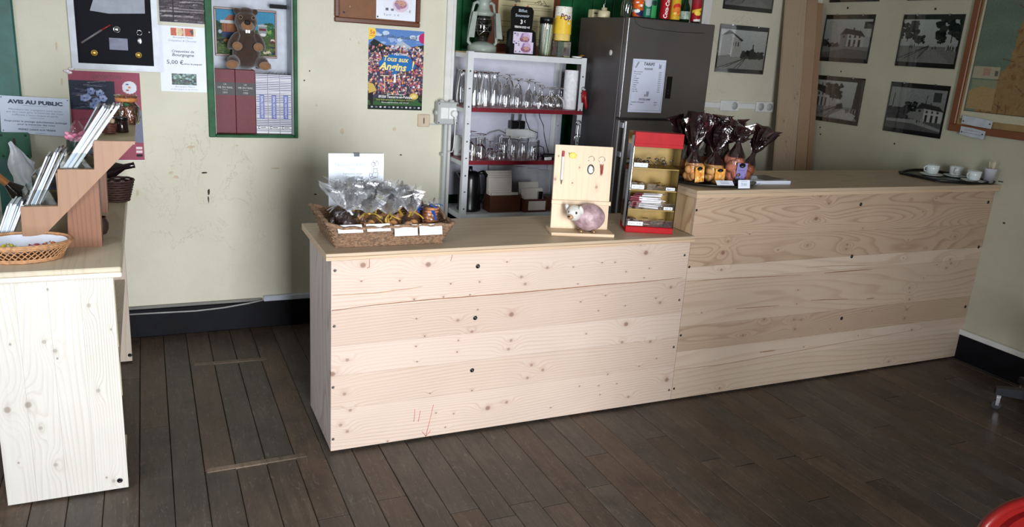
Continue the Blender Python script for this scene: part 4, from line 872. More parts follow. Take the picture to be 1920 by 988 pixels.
# ================================================================ DOORWAY: SHELF UNIT, FRIDGE
SX0, SX1, SY0, SY1 = 1.100, 1.906, 1.40, 1.76
STW = M_('white_shelf_metal', (206, 210, 212), .4, var=.05); STR = M_('dark_red_shelf_paint', (118, 20, 34), .35, var=.12, scale=40); STY = M_('shelf_top_chipboard', (176, 154, 104), .7, var=.2)
su = thing('shelf_unit', 'white angle-iron shelf unit with two dark red shelves of glassware', 'shelf', (SX0, SY0, 0))
Wd = SX1-SX0; Dp = SY1-SY0
for (x, y, sx, sy) in ((0, 0, 1, 1), (Wd, 0, -1, 1), (0, Dp, 1, -1), (Wd, Dp, -1, -1)):
    b = MB().box(x, y, 0, x+sx*.036, y+sy*.0025, 1.715).box(x, y+sy*.0026, 0, x+sx*.0025, y+sy*.036, 1.715); b.build('post', STW, su)
    if y == 0:
        for k in range(11):
            z = .55+k*.105
            hb = MB()
            if k % 2: hb.box(x+sx*.012, -.0008, z, x+sx*.024, .0005, z+.006)
            else: hb.lathe([(0, .0008), (.005, .0006), (.006, 0)], 10, mt=at((x+sx*.018, 0, z), R4('X', 90)))
            hb.build('bolt' if k % 2 == 0 else 'slot', M_('grey_screw', (92, 88, 84), .4, .6) if k % 2 == 0 else INK, su)
for z, m1, m2 in ((1.71, STW, STY), (1.385, STR, STR), (1.062, STR, STR), (.722, STW, STW)):
    MB().box(.003, .003, z-.008, Wd-.003, Dp-.003, z, .0).build('shelf', m2, su)
    MB().box(.003 if m1 is STW else .037, -.004 if m1 is STR else .0028, z-(.034 if m1 is STW else .024), Wd-(.003 if m1 is STW else .0), .0026 if m1 is STR else .006, z+.001, .001).build('lip', m1, su)
    for x in (.0035, Wd-.0035): MB().box(x-.001, .004, z-.034, x+.001, Dp-.004, z-.008).build('side_lip', m1 if m1 is STW else STW, su)
bk = thing('backing_board', 'pale lilac-white board closing the back of the shelf unit', 'board', (1.1, 1.765, .78))
MB().box(.0, 0, 0, .856, .012, .905).build('board', M_('lilac_white_board', (204, 206, 222), .5, var=.04), bk)
for x, z in ((.79, .81), (.84, .80), (.79, .49), (.83, .47), (.82, .37)): MB().ell((x, -.001, z), (.004, .0015, .004), 8, 5).build('screw', INK, bk)
# glassware -------------------------------------------------------
def lath(nm, prof, m, par, seg=18, rad=None, mt=None): return MB().lathe(prof, seg, rad=rad, mt=mt).build(nm, m, par)
GP = {
 'tall_beer_glass': [(0, .212), (.034, .212), (.034, .208), (.027, .205), (.023, .196), (.027, .17), (.036, .11), (.041, .06), (.039, .0)],
 'goblet': [(0, .205), (.036, .204), (.036, .201), (.008, .196), (.005, .188), (.006, .172), (.022, .158), (.038, .11), (.044, .05), (.043, .0)],
 'flute': [(0, .178), (.034, .177), (.034, .174), (.006, .170), (.004, .16), (.004, .118), (.014, .106), (.029, .075), (.035, .03), (.034, .0)],
 'wine_glass': [(0, .132), (.033, .131), (.033, .129), (.005, .125), (.0035, .118), (.0035, .082), (.013, .078), (.033, .058), (.040, .026), (.034, .0)],
 'tumbler': [(0, .13), (.027, .13), (.030, .125), (.033, .06), (.037, .0)],
 'stem_glass': [(0, .095), (.030, .094), (.030, .092), (.005, .088), (.004, .055), (.018, .05), (.032, .03), (.033, .0)],
 'tall_tumbler': [(0, .118), (.028, .118), (.031, .112), (.033, 0)],
}
protos = {}
ORD = ['first', 'second', 'third', 'fourth', 'fifth', 'sixth', 'seventh', 'eighth', 'ninth']
def glass(kind, lab, grp, x, y, z, s=1.0, seed=0):
    if lab.startswith('#'): lab = ORD[seed % 20 if seed < 9 else (seed-20) % 9]+lab[1:]
    parts = {'tall_beer_glass': 3, 'goblet': 5, 'flute': 6, 'wine_glass': 6, 'tumbler': 2, 'stem_glass': 5, 'tall_tumbler': 2}[kind]
    if kind not in protos:
        o = thing(kind, lab, 'glass', (x, y, z), group=grp); P = GP[kind]
        lath('foot', P[:3] if kind not in ('tumbler', 'tall_tumbler') else P[:2], GLASS, o, 20)
        if kind in ('tumbler', 'tall_tumbler'): lath('bowl', P[1:], GLASS, o, 20)
        elif kind == 'tall_beer_glass': lath('bowl', P[2:], GLASS, o, 20)
        else: lath('stem', P[2:parts], GLASS, o, 16); lath('bowl', P[parts-1:], GLASS, o, 20)
        protos[kind] = o
    else: o = dup(protos[kind], (x, y, z), random.Random(seed).uniform(0, 6), lab, grp)
    o.scale = (s, s, s); o.location = (x, y, z); return o
Z1, Z2 = 1.3865, 1.0635
for i, (x, y) in enumerate(((1.155, 1.62), (1.185, 1.70), (1.190, 1.50), (1.245, 1.56), (1.262, 1.49), (1.30, 1.62), (1.335, 1.535))):
    glass('tall_beer_glass', '# tall upturned beer glass counting from the doorway trim, upper red shelf', 'tall beer glasses upturned on the upper red shelf', x, y, Z1, 1.0, i)
for i, (x, y, s) in enumerate(((1.385, 1.60, .93), (1.395, 1.48, .9), (1.455, 1.57, .98), (1.470, 1.47, .86))):
    glass('goblet', '# belled goblet counting from the tall beer glasses, upper red shelf', 'belled goblets upturned on the upper red shelf', x, y, Z1, s, i)
for i, (x, y, s) in enumerate(((1.530, 1.60, 1.0), (1.545, 1.48, .95), (1.590, 1.56, 1.0), (1.625, 1.47, .84), (1.655, 1.61, .9))):
    glass('flute', '# medium stemmed glass counting from the goblets, middle of the upper shelf', 'medium stemmed glasses on the upper red shelf', x, y, Z1, s, i)
for i, (x, y) in enumerate(((1.645, 1.455) , (1.672, 1.53), (1.705, 1.46), (1.742, 1.56), (1.765, 1.475), (1.800, 1.62), (1.822, 1.55), (1.722, 1.66), (1.86, 1.66))):
    if i == 0: continue
    glass('wine_glass', '# small wine glass counting from the stemmed glasses towards the paper roll', 'small wine glasses beside the paper roll', x, y, Z1, 1.0, i)
for i, (x, y, s) in enumerate(((1.175, 1.46, 1.05), (1.27, 1.54, 1.0))):
    glass('tumbler', '# straight upturned tumbler counting from the white post, lower red shelf', 'straight tumblers on the lower red shelf', x, y, Z2, s, i)
for i, (x, y, s) in enumerate(((1.205, 1.57, 1.25), (1.235, 1.47, 1.22))):
    glass('wine_glass', '# larger upturned wine glass counting from the post, lower red shelf', 'larger wine glasses on the lower red shelf', x, y, Z2, s, 20+i)
for i, (x, y, s) in enumerate(((1.325, 1.46, 1.0), (1.345, 1.57, 1.1), (1.375, 1.48, 1.05), (1.335, 1.66, 1.1))):
    glass('stem_glass', '# short-stemmed round glass counting from the post, lower red shelf', 'short stemmed glasses on the lower red shelf', x, y, Z2, s, i)
for i, (x, y, s) in enumerate(((1.435, 1.55, 1.1), (1.46, 1.46, 1.1), (1.51, 1.54, 1.05), (1.53, 1.455, .95), (1.575, 1.55, 1.08), (1.60, 1.46, 1.0), (1.645, 1.53, 1.0), (1.49, 1.65, 1.1))):
    glass('tall_tumbler', '# water tumbler counting towards the black charger, lower red shelf', 'water tumblers on the lower red shelf', x, y, Z2, s, i)
pr = thing('paper_roll', 'white kitchen paper roll standing at the end of the upper red shelf', 'paper roll', (1.862, 1.50, Z1))
MB().lathe([(.018, .0), (.046, 0), (.047, .002), (.047, .246), (.046, .248), (.018, .248), (.018, 0)], 28).build('roll', M_('kitchen_paper', (232, 232, 236), .8, bstr=.3, scale=60), pr)
MB().lathe([(.0175, .001), (.0175, .247)], 16).build('core', M_('grey_card', (150, 140, 126), .8), pr)
BLKP = M_('black_plastic', (14, 14, 16), .28)
# chargers hanging on the backing board with leads
pc = thing('power_strip', 'white power strip with two black plugs mounted behind the tumblers', 'power strip', (1.50, 1.764, 1.205))
MB().box(.03, -.03, -.04, .245, 0, .02, .005).build('body', PLAW, pc)
for x in (.045, .10): MB().box(x, -.07, .024, x+.048, -.02, .078, .005).build('plug', BLKP, pc); MB().cyl((x+.02, -.045, .078), (x+.022, -.045, .12), .006, .005, 8).build('plug_neck', BLKP, pc)
MB().tube([(.03, -.015, -.01), (-.02, -.02, .01), (-.08, -.02, -.005), (-.13, -.02, -.03), (-.15, -.02, -.09)], .004, 6).build('lead', M_('grey_cable', (150, 150, 150)), pc)
cl = thing('charger', 'black charger brick with looping leads at the end of the lower red shelf', 'charger', (1.745, 1.50, Z2))
MB().box(-.055, -.03, 0, .085, .035, .035, .008, mt=R4('Z', -12)).build('brick', BLKP, cl)
MB().tube([(-.05, 0, .02), (-.10, -.03, .01), (-.13, -.03, .05), (-.135, -.03, .08), (-.09, -.03, .085), (-.06, -.02, .075), (-.05, -.02, .03)], .003, 6).build('lead', BLKP, cl)
MB().tube([(-.055, .1, .30), (-.03, .12, .25), (.0, .12, .2), (.0, .1, .14), (-.01, .05, .1), (.0, .02, .034)], .003, 6).build('lead', BLKP, cl)
MB().tube([(-.16, .1, .31), (-.13, .12, .23), (-.09, .14, .17), (-.03, .14, .15), (-.03, .14, .12), (-.05, .14, .09)], .003, 6).build('lead', BLKP, cl)
MB().box(-.10, -.06, .0, -.04, -.045, .02, .003, mt=R4('Z', 20)).build('plug', PLAW, cl)
MB().tube([(-.15, .02, .02), (-.14, -.02, .008), (-.10, -.05, .005)], .003, 6).build('lead', BLKP, cl)
# kettle
kt = thing('kettle', 'black plastic kettle behind the shelf post on the lowest shelf', 'kettle', (1.21, 1.545, .723))
MB().lathe([(0, .0), (.075, .0), (.078, .01), (.074, .02), (.072, .1), (.064, .2), (.056, .242), (.04, .252), (0, .256)], 28).build('body', BLKP, kt)
MB().tube([(.05, -.0, .235), (.088, -.0, .245), (.112, -.0, .225), (.118, -.0, .17), (.112, -.0, .1), (.095, -.0, .06), (.070, -.0, .05)], [.011, .013, .013, .012, .012, .012, .01], 8).build('handle', BLKP, kt)
MB().prism([(-.05, .18), (-.05, .245), (-.095, .245)], -.018, .018).build('spout', BLKP, kt); MB().lathe([(0, .03), (.012, .028), (.013, .0)], 10, mt=at((0, 0, .254))).build('lid_knob', BLKP, kt)
# card index boxes
BOXB = M_('brown_card_box', (84, 44, 28), .5); CARD = M_('index_card', (206, 200, 190), .7, var=.05)
c1 = thing('card_box', 'brown card box with white cards standing up beside the kettle', 'box', (1.42, 1.50, .7235))
MB().box(-.108, -.06, 0, .108, -.056, .108).box(-.108, .056, 0, .108, .06, .108).box(-.108, -.056, 0, -.104, .056, .108).box(.104, -.056, 0, .108, .056, .108).box(-.104, -.056, 0, .104, .056, .003).build('box', BOXB, c1)
for k in range(5): MB().box(-.1, -.03+k*.014, .004, .06+.006*k, -.027+k*.014, .20+.014*k-(.07 if k == 0 else 0), .001, mt=R4('X', -6)).build('card', CARD, c1)
MB().box(-.09, -.054, .10, .098, -.02, .118, .002, mt=R4('X', -8)).build('card', CARD, c1)
c2 = thing('card_box', 'shorter brown card box with a white front label', 'box', (1.628, 1.47, .7235))
MB().box(-.085, -.05, 0, .085, -.046, .085).box(-.085, .086, 0, .085, .09, .085).box(-.085, -.046, 0, -.081, .086, .085).box(.081, -.046, 0, .085, .086, .085).box(-.081, -.046, 0, .081, .086, .003).build('box', BOXB, c2)
MB().box(-.052, -.0518, .012, .072, -.0503, .072).build('label', CARD, c2)
MB().box(-.08, -.02, .004, .078, -.016, .145, .001, mt=R4('X', -14)).build('card', CARD, c2); MB().box(-.075, .02, .004, .07, .024, .19, .001, mt=R4('X', -16)).build('card', CARD, c2); MB().box(.03, -.03, .08, .06, -.02, .13, .003).build('divider', BLKP, c2)
c3 = thing('card_box', 'third brown box half hidden behind the key ring board', 'box', (1.77, 1.50, .7235))
MB().box(-.045, -.06, 0, .09, .06, .088, .002).build('box', BOXB, c3)
pp = thing('paper_stack', 'loose white papers leaning against the back of the lowest shelf', 'papers', (1.55, 1.70, .7235))
for k in range(4): MB().box(-.14+k*.10, .0, 0, .06+k*.09, .002, .26-.012*k, 0, mt=at((0, k*.008, 0), R4('X', -4))).build('sheet', M_('greyish_paper', (190, 192, 198), .6), pp)
# things hung in the end of the shelf seen past the jamb
wb_ = thing('white_jug', 'white plastic jug handle glimpsed between the doorway trim and the shelf post', 'jug', (1.145, 1.62, Z2))
MB().lathe([(0, 0), (.026, 0), (.028, .01), (.027, .1), (.022, .125), (.02, .13)], 18).build('body', PLAW, wb_); MB().tube([(-.0, -.025, .12), (.0, -.045, .11), (.0, -.048, .06), (.0, -.027, .02)], .004, 6).build('handle', PLAW, wb_)
# on top of the unit
ZT = 1.7105
LG = M_('grey_green_enamel', (150, 160, 152), .38, var=.12)
ln_ = thing('storm_lantern', 'pale grey storm lantern with wire guard on top of the shelf unit', 'lantern', (1.265, 1.60, ZT))
MB().lathe([(0, 0), (.088, 0), (.090, .004), (.090, .035), (.078, .045), (.06, .055), (.03, .065), (0, .067)], 30).build('tank', LG, ln_)
MB().lathe([(.03, .066), (.034, .075), (.034, .088), (.04, .09)], 18).build('burner', M_('dark_burner', (46, 42, 40), .5, .5), ln_)
MB().lathe([(.038, .088), (.05, .11), (.058, .14), (.055, .18), (.045, .21), (.04, .218)], 24).build('globe', clearmat('smoked_globe', (.16, .13, .13), .5, .4), ln_)
MB().lathe([(.05, .214), (.062, .22), (.062, .235), (.045, .245), (.035, .27), (.035, .30), (.045, .31), (.04, .33), (.02, .35), (0, .352)], 26).build('chimney', LG, ln_)
for s in (-1, 1):
    MB().tube([(s*.07, 0, .035), (s*.092, 0, .06), (s*.092, 0, .10), (s*.080, 0, .2), (s*.066, 0, .285), (s*.045, 0, .295), (s*.03, 0, .285)], .0105, 8).build('side_tube', LG, ln_)
    pl = MB(); pl.prism([(s*.060, .235) , (s*.088, .235), (s*.114, .085), (s*.074, .085)][::s], -.05, -.046); pl.build('wind_plate', LG, ln_)
for z in (.125, .16, .195): MB().tube([(.062*math.cos(a), .062*math.sin(a), z) for a in np.linspace(0, 2*PI, 20)[:-1]], .0016, 5, True).build('guard_ring', CHR, ln_)
for a0, a1 in ((-2.3, -.9), (-.9, -2.3)): MB().tube([(.063*math.cos(a0+(a1-a0)*t), .063*math.sin(a0+(a1-a0)*t), .10+.08*t) for t in np.linspace(0, 1, 8)], .0016, 5).build('guard_wire', CHR, ln_)
# stand for souvenir notes
bs = thing('souvenir_note_stand', 'black Billet Souvenir 3 euro stand holding two lilac notes', 'display stand', (1.487, 1.50, ZT))
pl = [(-.086, .0), (.098, .0), (.084, .138), (.062, .152), (-.07, .152), (-.084, .135)]
MB().prism([(-.076, .15), (.064, .15), (.070, .262), (.058, .282), (.046, .286), (-.062, .286), (-.074, .278), (-.082, .258)], -.004, .004).build('header', BLKP, bs)
MB().prism(pl, -.02, .04).build('holder', BLKP, bs)
def note(x, z, y):
    cv = Canvas(90, 48, (212, 200, 222)); r = random.Random(2); cv.ell(.62, .5, .26, .5, (196, 170, 206)); cv.ell(.6, .62, .26, .24, (140, 90, 116)); cv.ell(.64, .52, .16, .14, (196, 150, 140)); cv.blobs(r, 30, .42, .4, .8, .75, .02, [(110, 70, 96), (196, 160, 160)]); cv.rect(.05, .1, .13, .2, (60, 60, 84)); cv.rect(.05, .78, .12, .9, (120, 120, 140)); cv.rect(.26, .78, .34, .9, (130, 130, 150)); cv.rect(.94, .72, .97, .92, (60, 50, 80)); cv.poly([(.38, .5), (.46, .12), (.56, .14), (.46, .5)], (150, 120, 160))
    n = sheet('note', cv, .128, .07, bs, x=x, y=y, z=z)
    lt = MB(); text(lt, '0', x-.036, z+.018, .019, y=y-.0008); lt.build('numeral', M_('slate_ink', (60, 68, 84)), bs)
    MB().box(x-.064, y+.0005, z-.035, x+.064, y+.0015, z+.035).build('note_back', PAPER, bs)
note(-.004, .101, -.0225); note(.006, .043, -.027)
lt = MB(); text(lt, 'Billet', -.004, .262, .017, .058, bold=.015, y=-.0045); text(lt, 'Souvenir', -.006, .233, .017, .096, bold=.015, y=-.0045); lt.build('lettering', M_('pale_grey_ink', (176, 186, 196), .5), bs)
lt = MB(); text(lt, '3', -.01, .196, .024, bold=.03, y=-.0045); text(lt, '€', .012, .199, .014, y=-.0045); text(lt, 'VERSION GOLD +1€', -.004, .165, .012, .104, bold=.03, y=-.0045); lt.build('lettering', WHITEINK, bs)
# straws jar
st = thing('straw_jar', 'tall clear tube of striped paper straws with black lid', 'jar', (1.665, 1.52, ZT))
MB().lathe([(0, .002), (.044, .002), (.045, .2)], 24).build('jar', clearmat('straw_tube', (.98, .98, .98), .85, 0, .03), st); MB().lathe([(0, .235), (.044, .235), (.047, .232), (.047, .198), (.0, .198)], 24).build('lid', BLKP, st)
cols = [(206, 226, 200), (226, 220, 190), (196, 216, 230), (230, 214, 200), (238, 236, 224), (160, 204, 172)]
for k in range(44):
    a = k*2.4; rr = .039*math.sqrt((k+.5)/44); r = random.Random(k); c = cols[k % 6]
    MB().cyl((rr*math.cos(a), rr*math.sin(a), .005), (rr*math.cos(a+.35), rr*math.sin(a+.35), .193), .0040, None, 6).build('straw', M_('straw_%d' % (k % 6), c, .6, var=.2, scale=120), st)
# popcorn cups on glass
pcj = thing('square_glass_jar', 'empty square glass jar under the yellow popcorn cups', 'jar', (1.775, 1.52, ZT))
MB().lathe([(0, .003), (.062, .003), (.066, .01), (.066, .095), (.058, .10)], 4, mt=R4('Z', 45), smooth=False).build('jar', GLASS, pcj)
pk_ = thing('popcorn_cup_stack', 'stack of yellow popcorn paper cups upturned on a glass jar', 'cups', (1.777, 1.52, ZT+.1005))
cv = Canvas(120, 90, (240, 200, 60)); r = random.Random(6); cv.rect(0, 0, 1, .34, (238, 236, 226)); cv.blobs(r, 110, 0, 0, 1, .36, .010, [(250, 248, 236), (120, 120, 90), (226, 206, 120), (250, 248, 240), (210, 204, 180)], .022)
for cx in (.3, .8): cv.ell(cx, .68, .03, .06, (250, 244, 224)); cv.ell(cx-.12, .6, .03, .05, (240, 226, 190)); cv.ell(cx+.02, .66, .01, .02, (150, 90, 60))
for cx in (.12, .62): cv.poly([(cx-.02, .3), (cx+.24, .16), (cx+.28, .42), (cx, .5)], (236, 230, 226)); 
cv.grain(5)
ob = sheet('wrapper', cv, 1, 1, pk_)
for v in ob.data.vertices:
    u = v.co.x+.5; z = v.co.z+.5; a = 2*PI*u-2.4; rr = .0485+.004*(1-z); v.co = ((rr+.004)*math.cos(a), (rr+.004)*math.sin(a), .042+z*.165)
for k in range(5): MB().lathe([(.0525, .006+k*.008), (.0545, .006+k*.008), (.0545, .009+k*.008), (.0525, .009+k*.008)], 26).build('cup_rim', M_('cream_rim', (232, 216, 160), .5), pk_)
MB().lathe([(.051, .002), (.051, .036), (.049, .04), (.048, .205)], 26).build('cup_wall', M_('popcorn_yellow', (238, 200, 70), .5), pk_)
MB().lathe([(0, .206), (.0487, .206)], 26).build('cup_base', M_('cream_rim', (232, 216, 160)), pk_)
lt = MB(); text(lt, 'POP', 0, 0, .034, .064, bold=.02, shear=.2); 
for i, v in enumerate(lt.v):
    a = v[0]/.052-1.75; lt.v[i] = (.0568*math.cos(a), .0568*math.sin(a), .142+v[2]-v[0]*.25)
lt.build('lettering', M_('maroon_ink', (96, 30, 36), .5), pk_)
op = thing('saucer', 'small white dish and orange wrapper at the end of the shelf unit top', 'dish', (1.86, 1.45, ZT)); MB().lathe([(0, .002), (.03, .002), (.034, .012), (.031, .012), (.028, .005), (0, .005)], 20).build('dish', PLAW, op)
MB().add([(.025, -.01, .012), (.05, -.012, .02), (.045, .02, .024), (.02, .015, .014)], [(0, 1, 2, 3)]).build('wrapper', M_('orange_wrapper', (206, 140, 60), .5), op)
# tools hanging on the post
cs = thing('can_opener', 'red-handled can opener hanging on the shelf post', 'tool', (1.893, 1.385, 1.40))
MB().tube([(.010*math.cos(a), 0, .125+.012*math.sin(a)) for a in np.linspace(0, 2*PI, 14)[:-1]], .003, 6, True).build('hook_ring', CHR, cs)
MB().tube([(-.004, -.006, .115), (-.006, -.008, .08), (-.003, -.008, .04)], [.008, .009, .006], 8).build('handle', M_('red_plastic', (158, 16, 28), .35), cs)
MB().tube([(.004, -.012, .112), (.008, -.014, .07), (.020, -.014, .02), (.022, -.014, .0)], [.008, .011, .010, .006], 8).build('handle', M_('red_plastic', (158, 16, 28)), cs)
ck2 = thing('corkscrew', 'metal winged corkscrew hanging below the red can opener', 'tool', (1.878, 1.388, 1.22))
MB().tube([(.016*math.cos(a), 0, .09+.014*math.sin(a)) for a in np.linspace(0, 2*PI, 14)[:-1]], .004, 6, True).build('handle_ring', CHR, ck2)
MB().cyl((0, 0, .076), (0, 0, .0), .006, .009, 10).build('shaft', CHR, ck2)
for s in (-1, 1): MB().tube([(s*.008, 0, .02), (s*.018, 0, .0), (s*.015, 0, -.06)], [.004, .006, .005], 6).build('wing', CHR, ck2)
MB().tube([(.004*math.cos(t*2.5), .004*math.sin(t*2.5), -t*.006) for t in np.linspace(0, 12, 40)], .0013, 5).build('worm', CHR, ck2)
# framed old notice behind the lantern, on the green door
nb = thing('framed_notice', 'old cream safety notice in reddish wood frame hung on the green door', 'poster', (1.66, BY+.215, 1.70))
MB().box(-.26, -.02, 0, .26, 0, .62, .003).build('board', pine('reddish_board', (110, 52, 32), (76, 34, 22), 'z', [(9, 9, 1)], seed=50, rings=20, amt=.6, rough=.4), nb)
cv = Canvas(110, 120, (206, 196, 156)); r = random.Random(31)
for k in range(44):
    y = .02+k*.0225; cv.rect(.06 if k % 3 else .5, y, r.uniform(.55, .94) if k % 3 else .94, y+.004, (150, 138, 110))
cv.rect(.0, .0, .012, 1, (120, 60, 50)); cv.rect(.985, 0, 1, 1, (120, 60, 50)); cv.ell(.3, .53, .02, .018, (196, 80, 56)); cv.ell(.52, .53, .02, .018, (196, 80, 56)); cv.rect(.04, .9, .14, .97, (60, 54, 48)); cv.rect(.06, .91, .12, .96, (210, 200, 170))
for k in range(8): cv.line(r.uniform(.1, .3), r.uniform(.44, .5), r.uniform(.3, .4), r.uniform(.44, .5), .006, (110, 100, 84)); cv.line(r.uniform(.6, .8), r.uniform(.44, .5), r.uniform(.7, .9), r.uniform(.44, .5), .006, (110, 100, 84))
sheet('print', cv, .41, .52, nb, PRINTG, y=-.0245, z=.33, x=.01); MB().box(-.195, -.0235, .07, .215, -.02, .59).build('paper', M_('aged_paper', (196, 190, 166)), nb)
# fridge
def steel(name, c, r0):
    t = NT(name); v = t.coords(); n = t.noise(t.N('Mapping', {'Vector': v, 'Scale': (2, 2, 140)}).outputs[0], 1, 3, .6); n2 = t.noise(v, 2.2, 3)
    b = rgb(c); col = t.mix(n2, tuple(x*.75 for x in b[:3])+(1,), tuple(x*1.25 for x in b[:3])+(1,))
    return t.bsdf(col, t.math('MULTIPLY_ADD', n, .15, r0), .75, bump=n, bstr=.04)
STEEL = steel('brushed_dark_steel', (122, 118, 116), .3); SIDEF = steel('fridge_side', (96, 92, 92), .38)
fr = thing('fridge', 'tall dark steel fridge-freezer behind the bar counter', 'fridge', (1.936, 1.0, 0)); FW = .628
MB().box(0, .052, .03, FW, .58, 1.965, .004).build('cabinet', SIDEF, fr)
for z0, z1 in ((.10, 1.375), (1.385, 1.966)):
    d = MB().box(.0, 0, z0, FW, .046, z1, .006).build('door', STEEL, fr)
    MB().box(.008, .0462, z0+.01, FW-.008, .0515, z1-.01).build('gasket', M_('dark_gasket', (30, 30, 32), .6), d)
MB().cyl((.02, -.048, .72), (.02, -.048, 1.372), .0125, None, 14).build('handle', M_('bar_steel', (170, 170, 172), .3, .9), fr)
for z in (1.345, .76, 1.17): MB().box(.004, -.045, z-.017, .034, .0, z+.017, .003).build('handle_bracket', M_('bar_steel', (170, 170, 172)), fr)
MB().box(.309, -.002, .51+1.0, .352, .001, 1.643, .001).build('display_panel', M_('black_glass_panel', (8, 8, 10), .15), fr)
for z in (1.54, 1.56): MB().ell((.33, -.0022, z), (.003, .0008, .003), 8, 4).build('indicator', M_('dim_icon', (60, 60, 64), .4), fr)
MB().tube([(.035, -.0003, 1.962), (.05, -.0005, 1.935), (.09, -.0005, 1.917), (.2, -.0005, 1.909), (.35, -.0005, 1.906), (.55, -.0005, 1.912)], .0016, 5).build('trim_line', INK, fr)
MB().box(.0005, -.0015, 1.39, .006, -.0001, 1.962, .0005).build('edge_highlight', CHR, fr)  # chrome sliver stands in for the highlight along the door edge
MB().lathe([(0, .004), (.014, .004), (.017, .001), (.017, 0)], 20, mt=at((-.0002, .17, 1.76), R4('Y', -90))).build('round_badge', M_('badge_white', (206, 204, 206), .3), fr)
MB().box(.0, .01, 1.40, .04, -.0006, 1.96).build('edge_highlight', M_('bar_steel', (170, 170, 172)), fr) if 0 else None
ta = thing('price_list', 'white TARIFS drinks price list taped to the fridge door', 'paper notice', (2.108, .998, 1.423))
MB().prism([(-.120, .0), (.122, -.001), (.119, .314), (-.117, .312)], -.0012, .0).build('paper', M_('cool_white_paper', (208, 214, 234), .45, var=.02), ta)
lt = MB(); text(lt, 'TARIFS', .0, .286, .017, .078, shear=.25, bold=.02, y=-.002); text(lt, 'BOISSONS', -.002, .258, .0095, .06, shear=.25, bold=.02, y=-.002); text(lt, 'PETITES FAIMS', -.008, .078, .009, .084, shear=.25, bold=.02, y=-.002)
rows = [('Bière sans alcool', '3,00 €'), ('Tourtel Twist', '3,00 €'), ('Coca', '2,50 €'), ('Schweppes', '2,50 €'), ('Orangina', '2,50 €'), ('Jus de fruit', '2,50 €'), ('Diabolo', '2,00 €'), ('Perrier', '2,50 €'), ('Eau plate', '1,00 €'), ('Café / Thé', '1,00 €')]
for k, (a, p) in enumerate(rows): z = .239-k*.0128; text(lt, a, -.103, z, .0062, al='l', shear=.2, bold=.012, y=-.002); text(lt, p, .098, z, .0062, al='r', shear=.2, bold=.012, y=-.002)
text(lt, 'Craquettes de Bourgogne', -.105, .061, .0065, al='l', shear=.2, bold=.012, y=-.002); text(lt, '5,00 €', .085, .061, .0065, al='r', shear=.2, bold=.012, y=-.002); text(lt, 'Pain', -.107, .046, .0065, al='l', shear=.2, bold=.012, y=-.002); text(lt, '3,50 €', .085, .046, .0065, al='r', shear=.2, bold=.012, y=-.002)
for a in ((-.028, .2505, .028, .2512), (-.05, .0715, .034, .0722)): lt.box(a[0], -.002, a[1], a[2], -.0015, a[3])
lt.build('lettering', INK, ta)
dr_ = MB(); dr_.prism([(-.1, .262), (-.092, .258), (-.072, .292), (-.076, .298), (-.084, .292)], -.002, -.0015); dr_.prism([(.07, .262), (.086, .262), (.09, .29), (.082, .28), (.072, .294)], -.002, -.0015); dr_.prism([(-.015, .095), (-.004, .095), (-.004, .108), (-.015, .108)], -.002, -.0015); dr_.prism([(.0, .095), (.014, .095), (.018, .125), (-.002, .125)], -.002, -.0015)
dr_.build('drink_drawing', M_('pencil_grey', (140, 146, 160)), ta)
bd = MB()
for a in ((-.11, .012, .112, .0127), (-.11, .3, .112, .3007), (-.11, .012, -.1093, .3), (.1113, .012, .112, .3)): bd.box(a[0], -.002, a[1], a[2], -.0015, a[3])
bd.build('border_line', M_('slate_ink', (60, 68, 84)), ta)
# drinks on the fridge
FZ = 1.966
def can(x, y, c, c2, lab, words=None, wc=(240, 236, 230), h=.155, r=.031, art=None):
    o = thing('drink_can', lab, 'drink can', (x, y, FZ)); cv = Canvas(64, 60, c); rr = random.Random(int(x*1000))
    if art: art(cv, rr)
    ob = sheet('printed_wall', cv, 1, 1, o, PRINTG)
    for v in ob.data.vertices:
        u = v.co.x+.5; z = v.co.z+.5; a = 2*PI*u; v.co = (r*math.cos(a), r*math.sin(a), .012+z*(h-.028))
    ob.data.polygons.foreach_set('use_smooth', [True]*len(ob.data.polygons))
    MB().lathe([(0, .004), (r*.7, .003), (r*.78, 0), (r*.84, .002), (r, .0125)], 28).build('base', CHR, o)
    MB().lathe([(r, h-.0165), (r*.86, h-.003), (r*.88, h), (r*.8, h-.001), (r*.78, h-.005), (0, h-.005)], 28).build('top', CHR, o)
    if words:
        lt = MB(); text(lt, words, 0, 0, r*.75, h*.8, shear=.1, bold=.03, rot=PI/2-.1)
        for i, v in enumerate(lt.v): a = v[0]/r-PI/2-.32; lt.v[i] = ((r+.0007)*math.cos(a), (r+.0007)*math.sin(a), h*.5+v[2])
        lt.build('lettering', M_('can_lettering', wc, .4), o)
    return o
def a_or(cv, r): cv.ell(.8, .85, .2, .14, (40, 40, 90)); cv.ell(.62, .75, .1, .08, (240, 240, 240)); cv.blobs(r, 10, .5, .3, 1, .7, .05, [(240, 150, 60), (250, 250, 240), (40, 110, 60)])
def a_gw(cv, r): cv.rect(0, 0, 1, .28, (206, 216, 214)); cv.ell(.72, .35, .13, .18, (190, 196, 200)); cv.ell(.92, .3, .08, .12, (20, 90, 80)); cv.rect(.66, .6, .78, .9, (130, 160, 150))
def a_gr(cv, r): cv.rect(0, 0, 1, .3, (60, 130, 90)); cv.ell(.75, .32, .1, .12, (30, 60, 60))
def a_ye(cv, r): cv.ell(.72, .42, .14, .16, (206, 50, 40)); cv.ell(.74, .62, .16, .2, (226, 130, 50)); cv.blobs(r, 10, .6, .5, .95, .9, .05, [(240, 170, 60), (220, 90, 50), (250, 220, 120)])
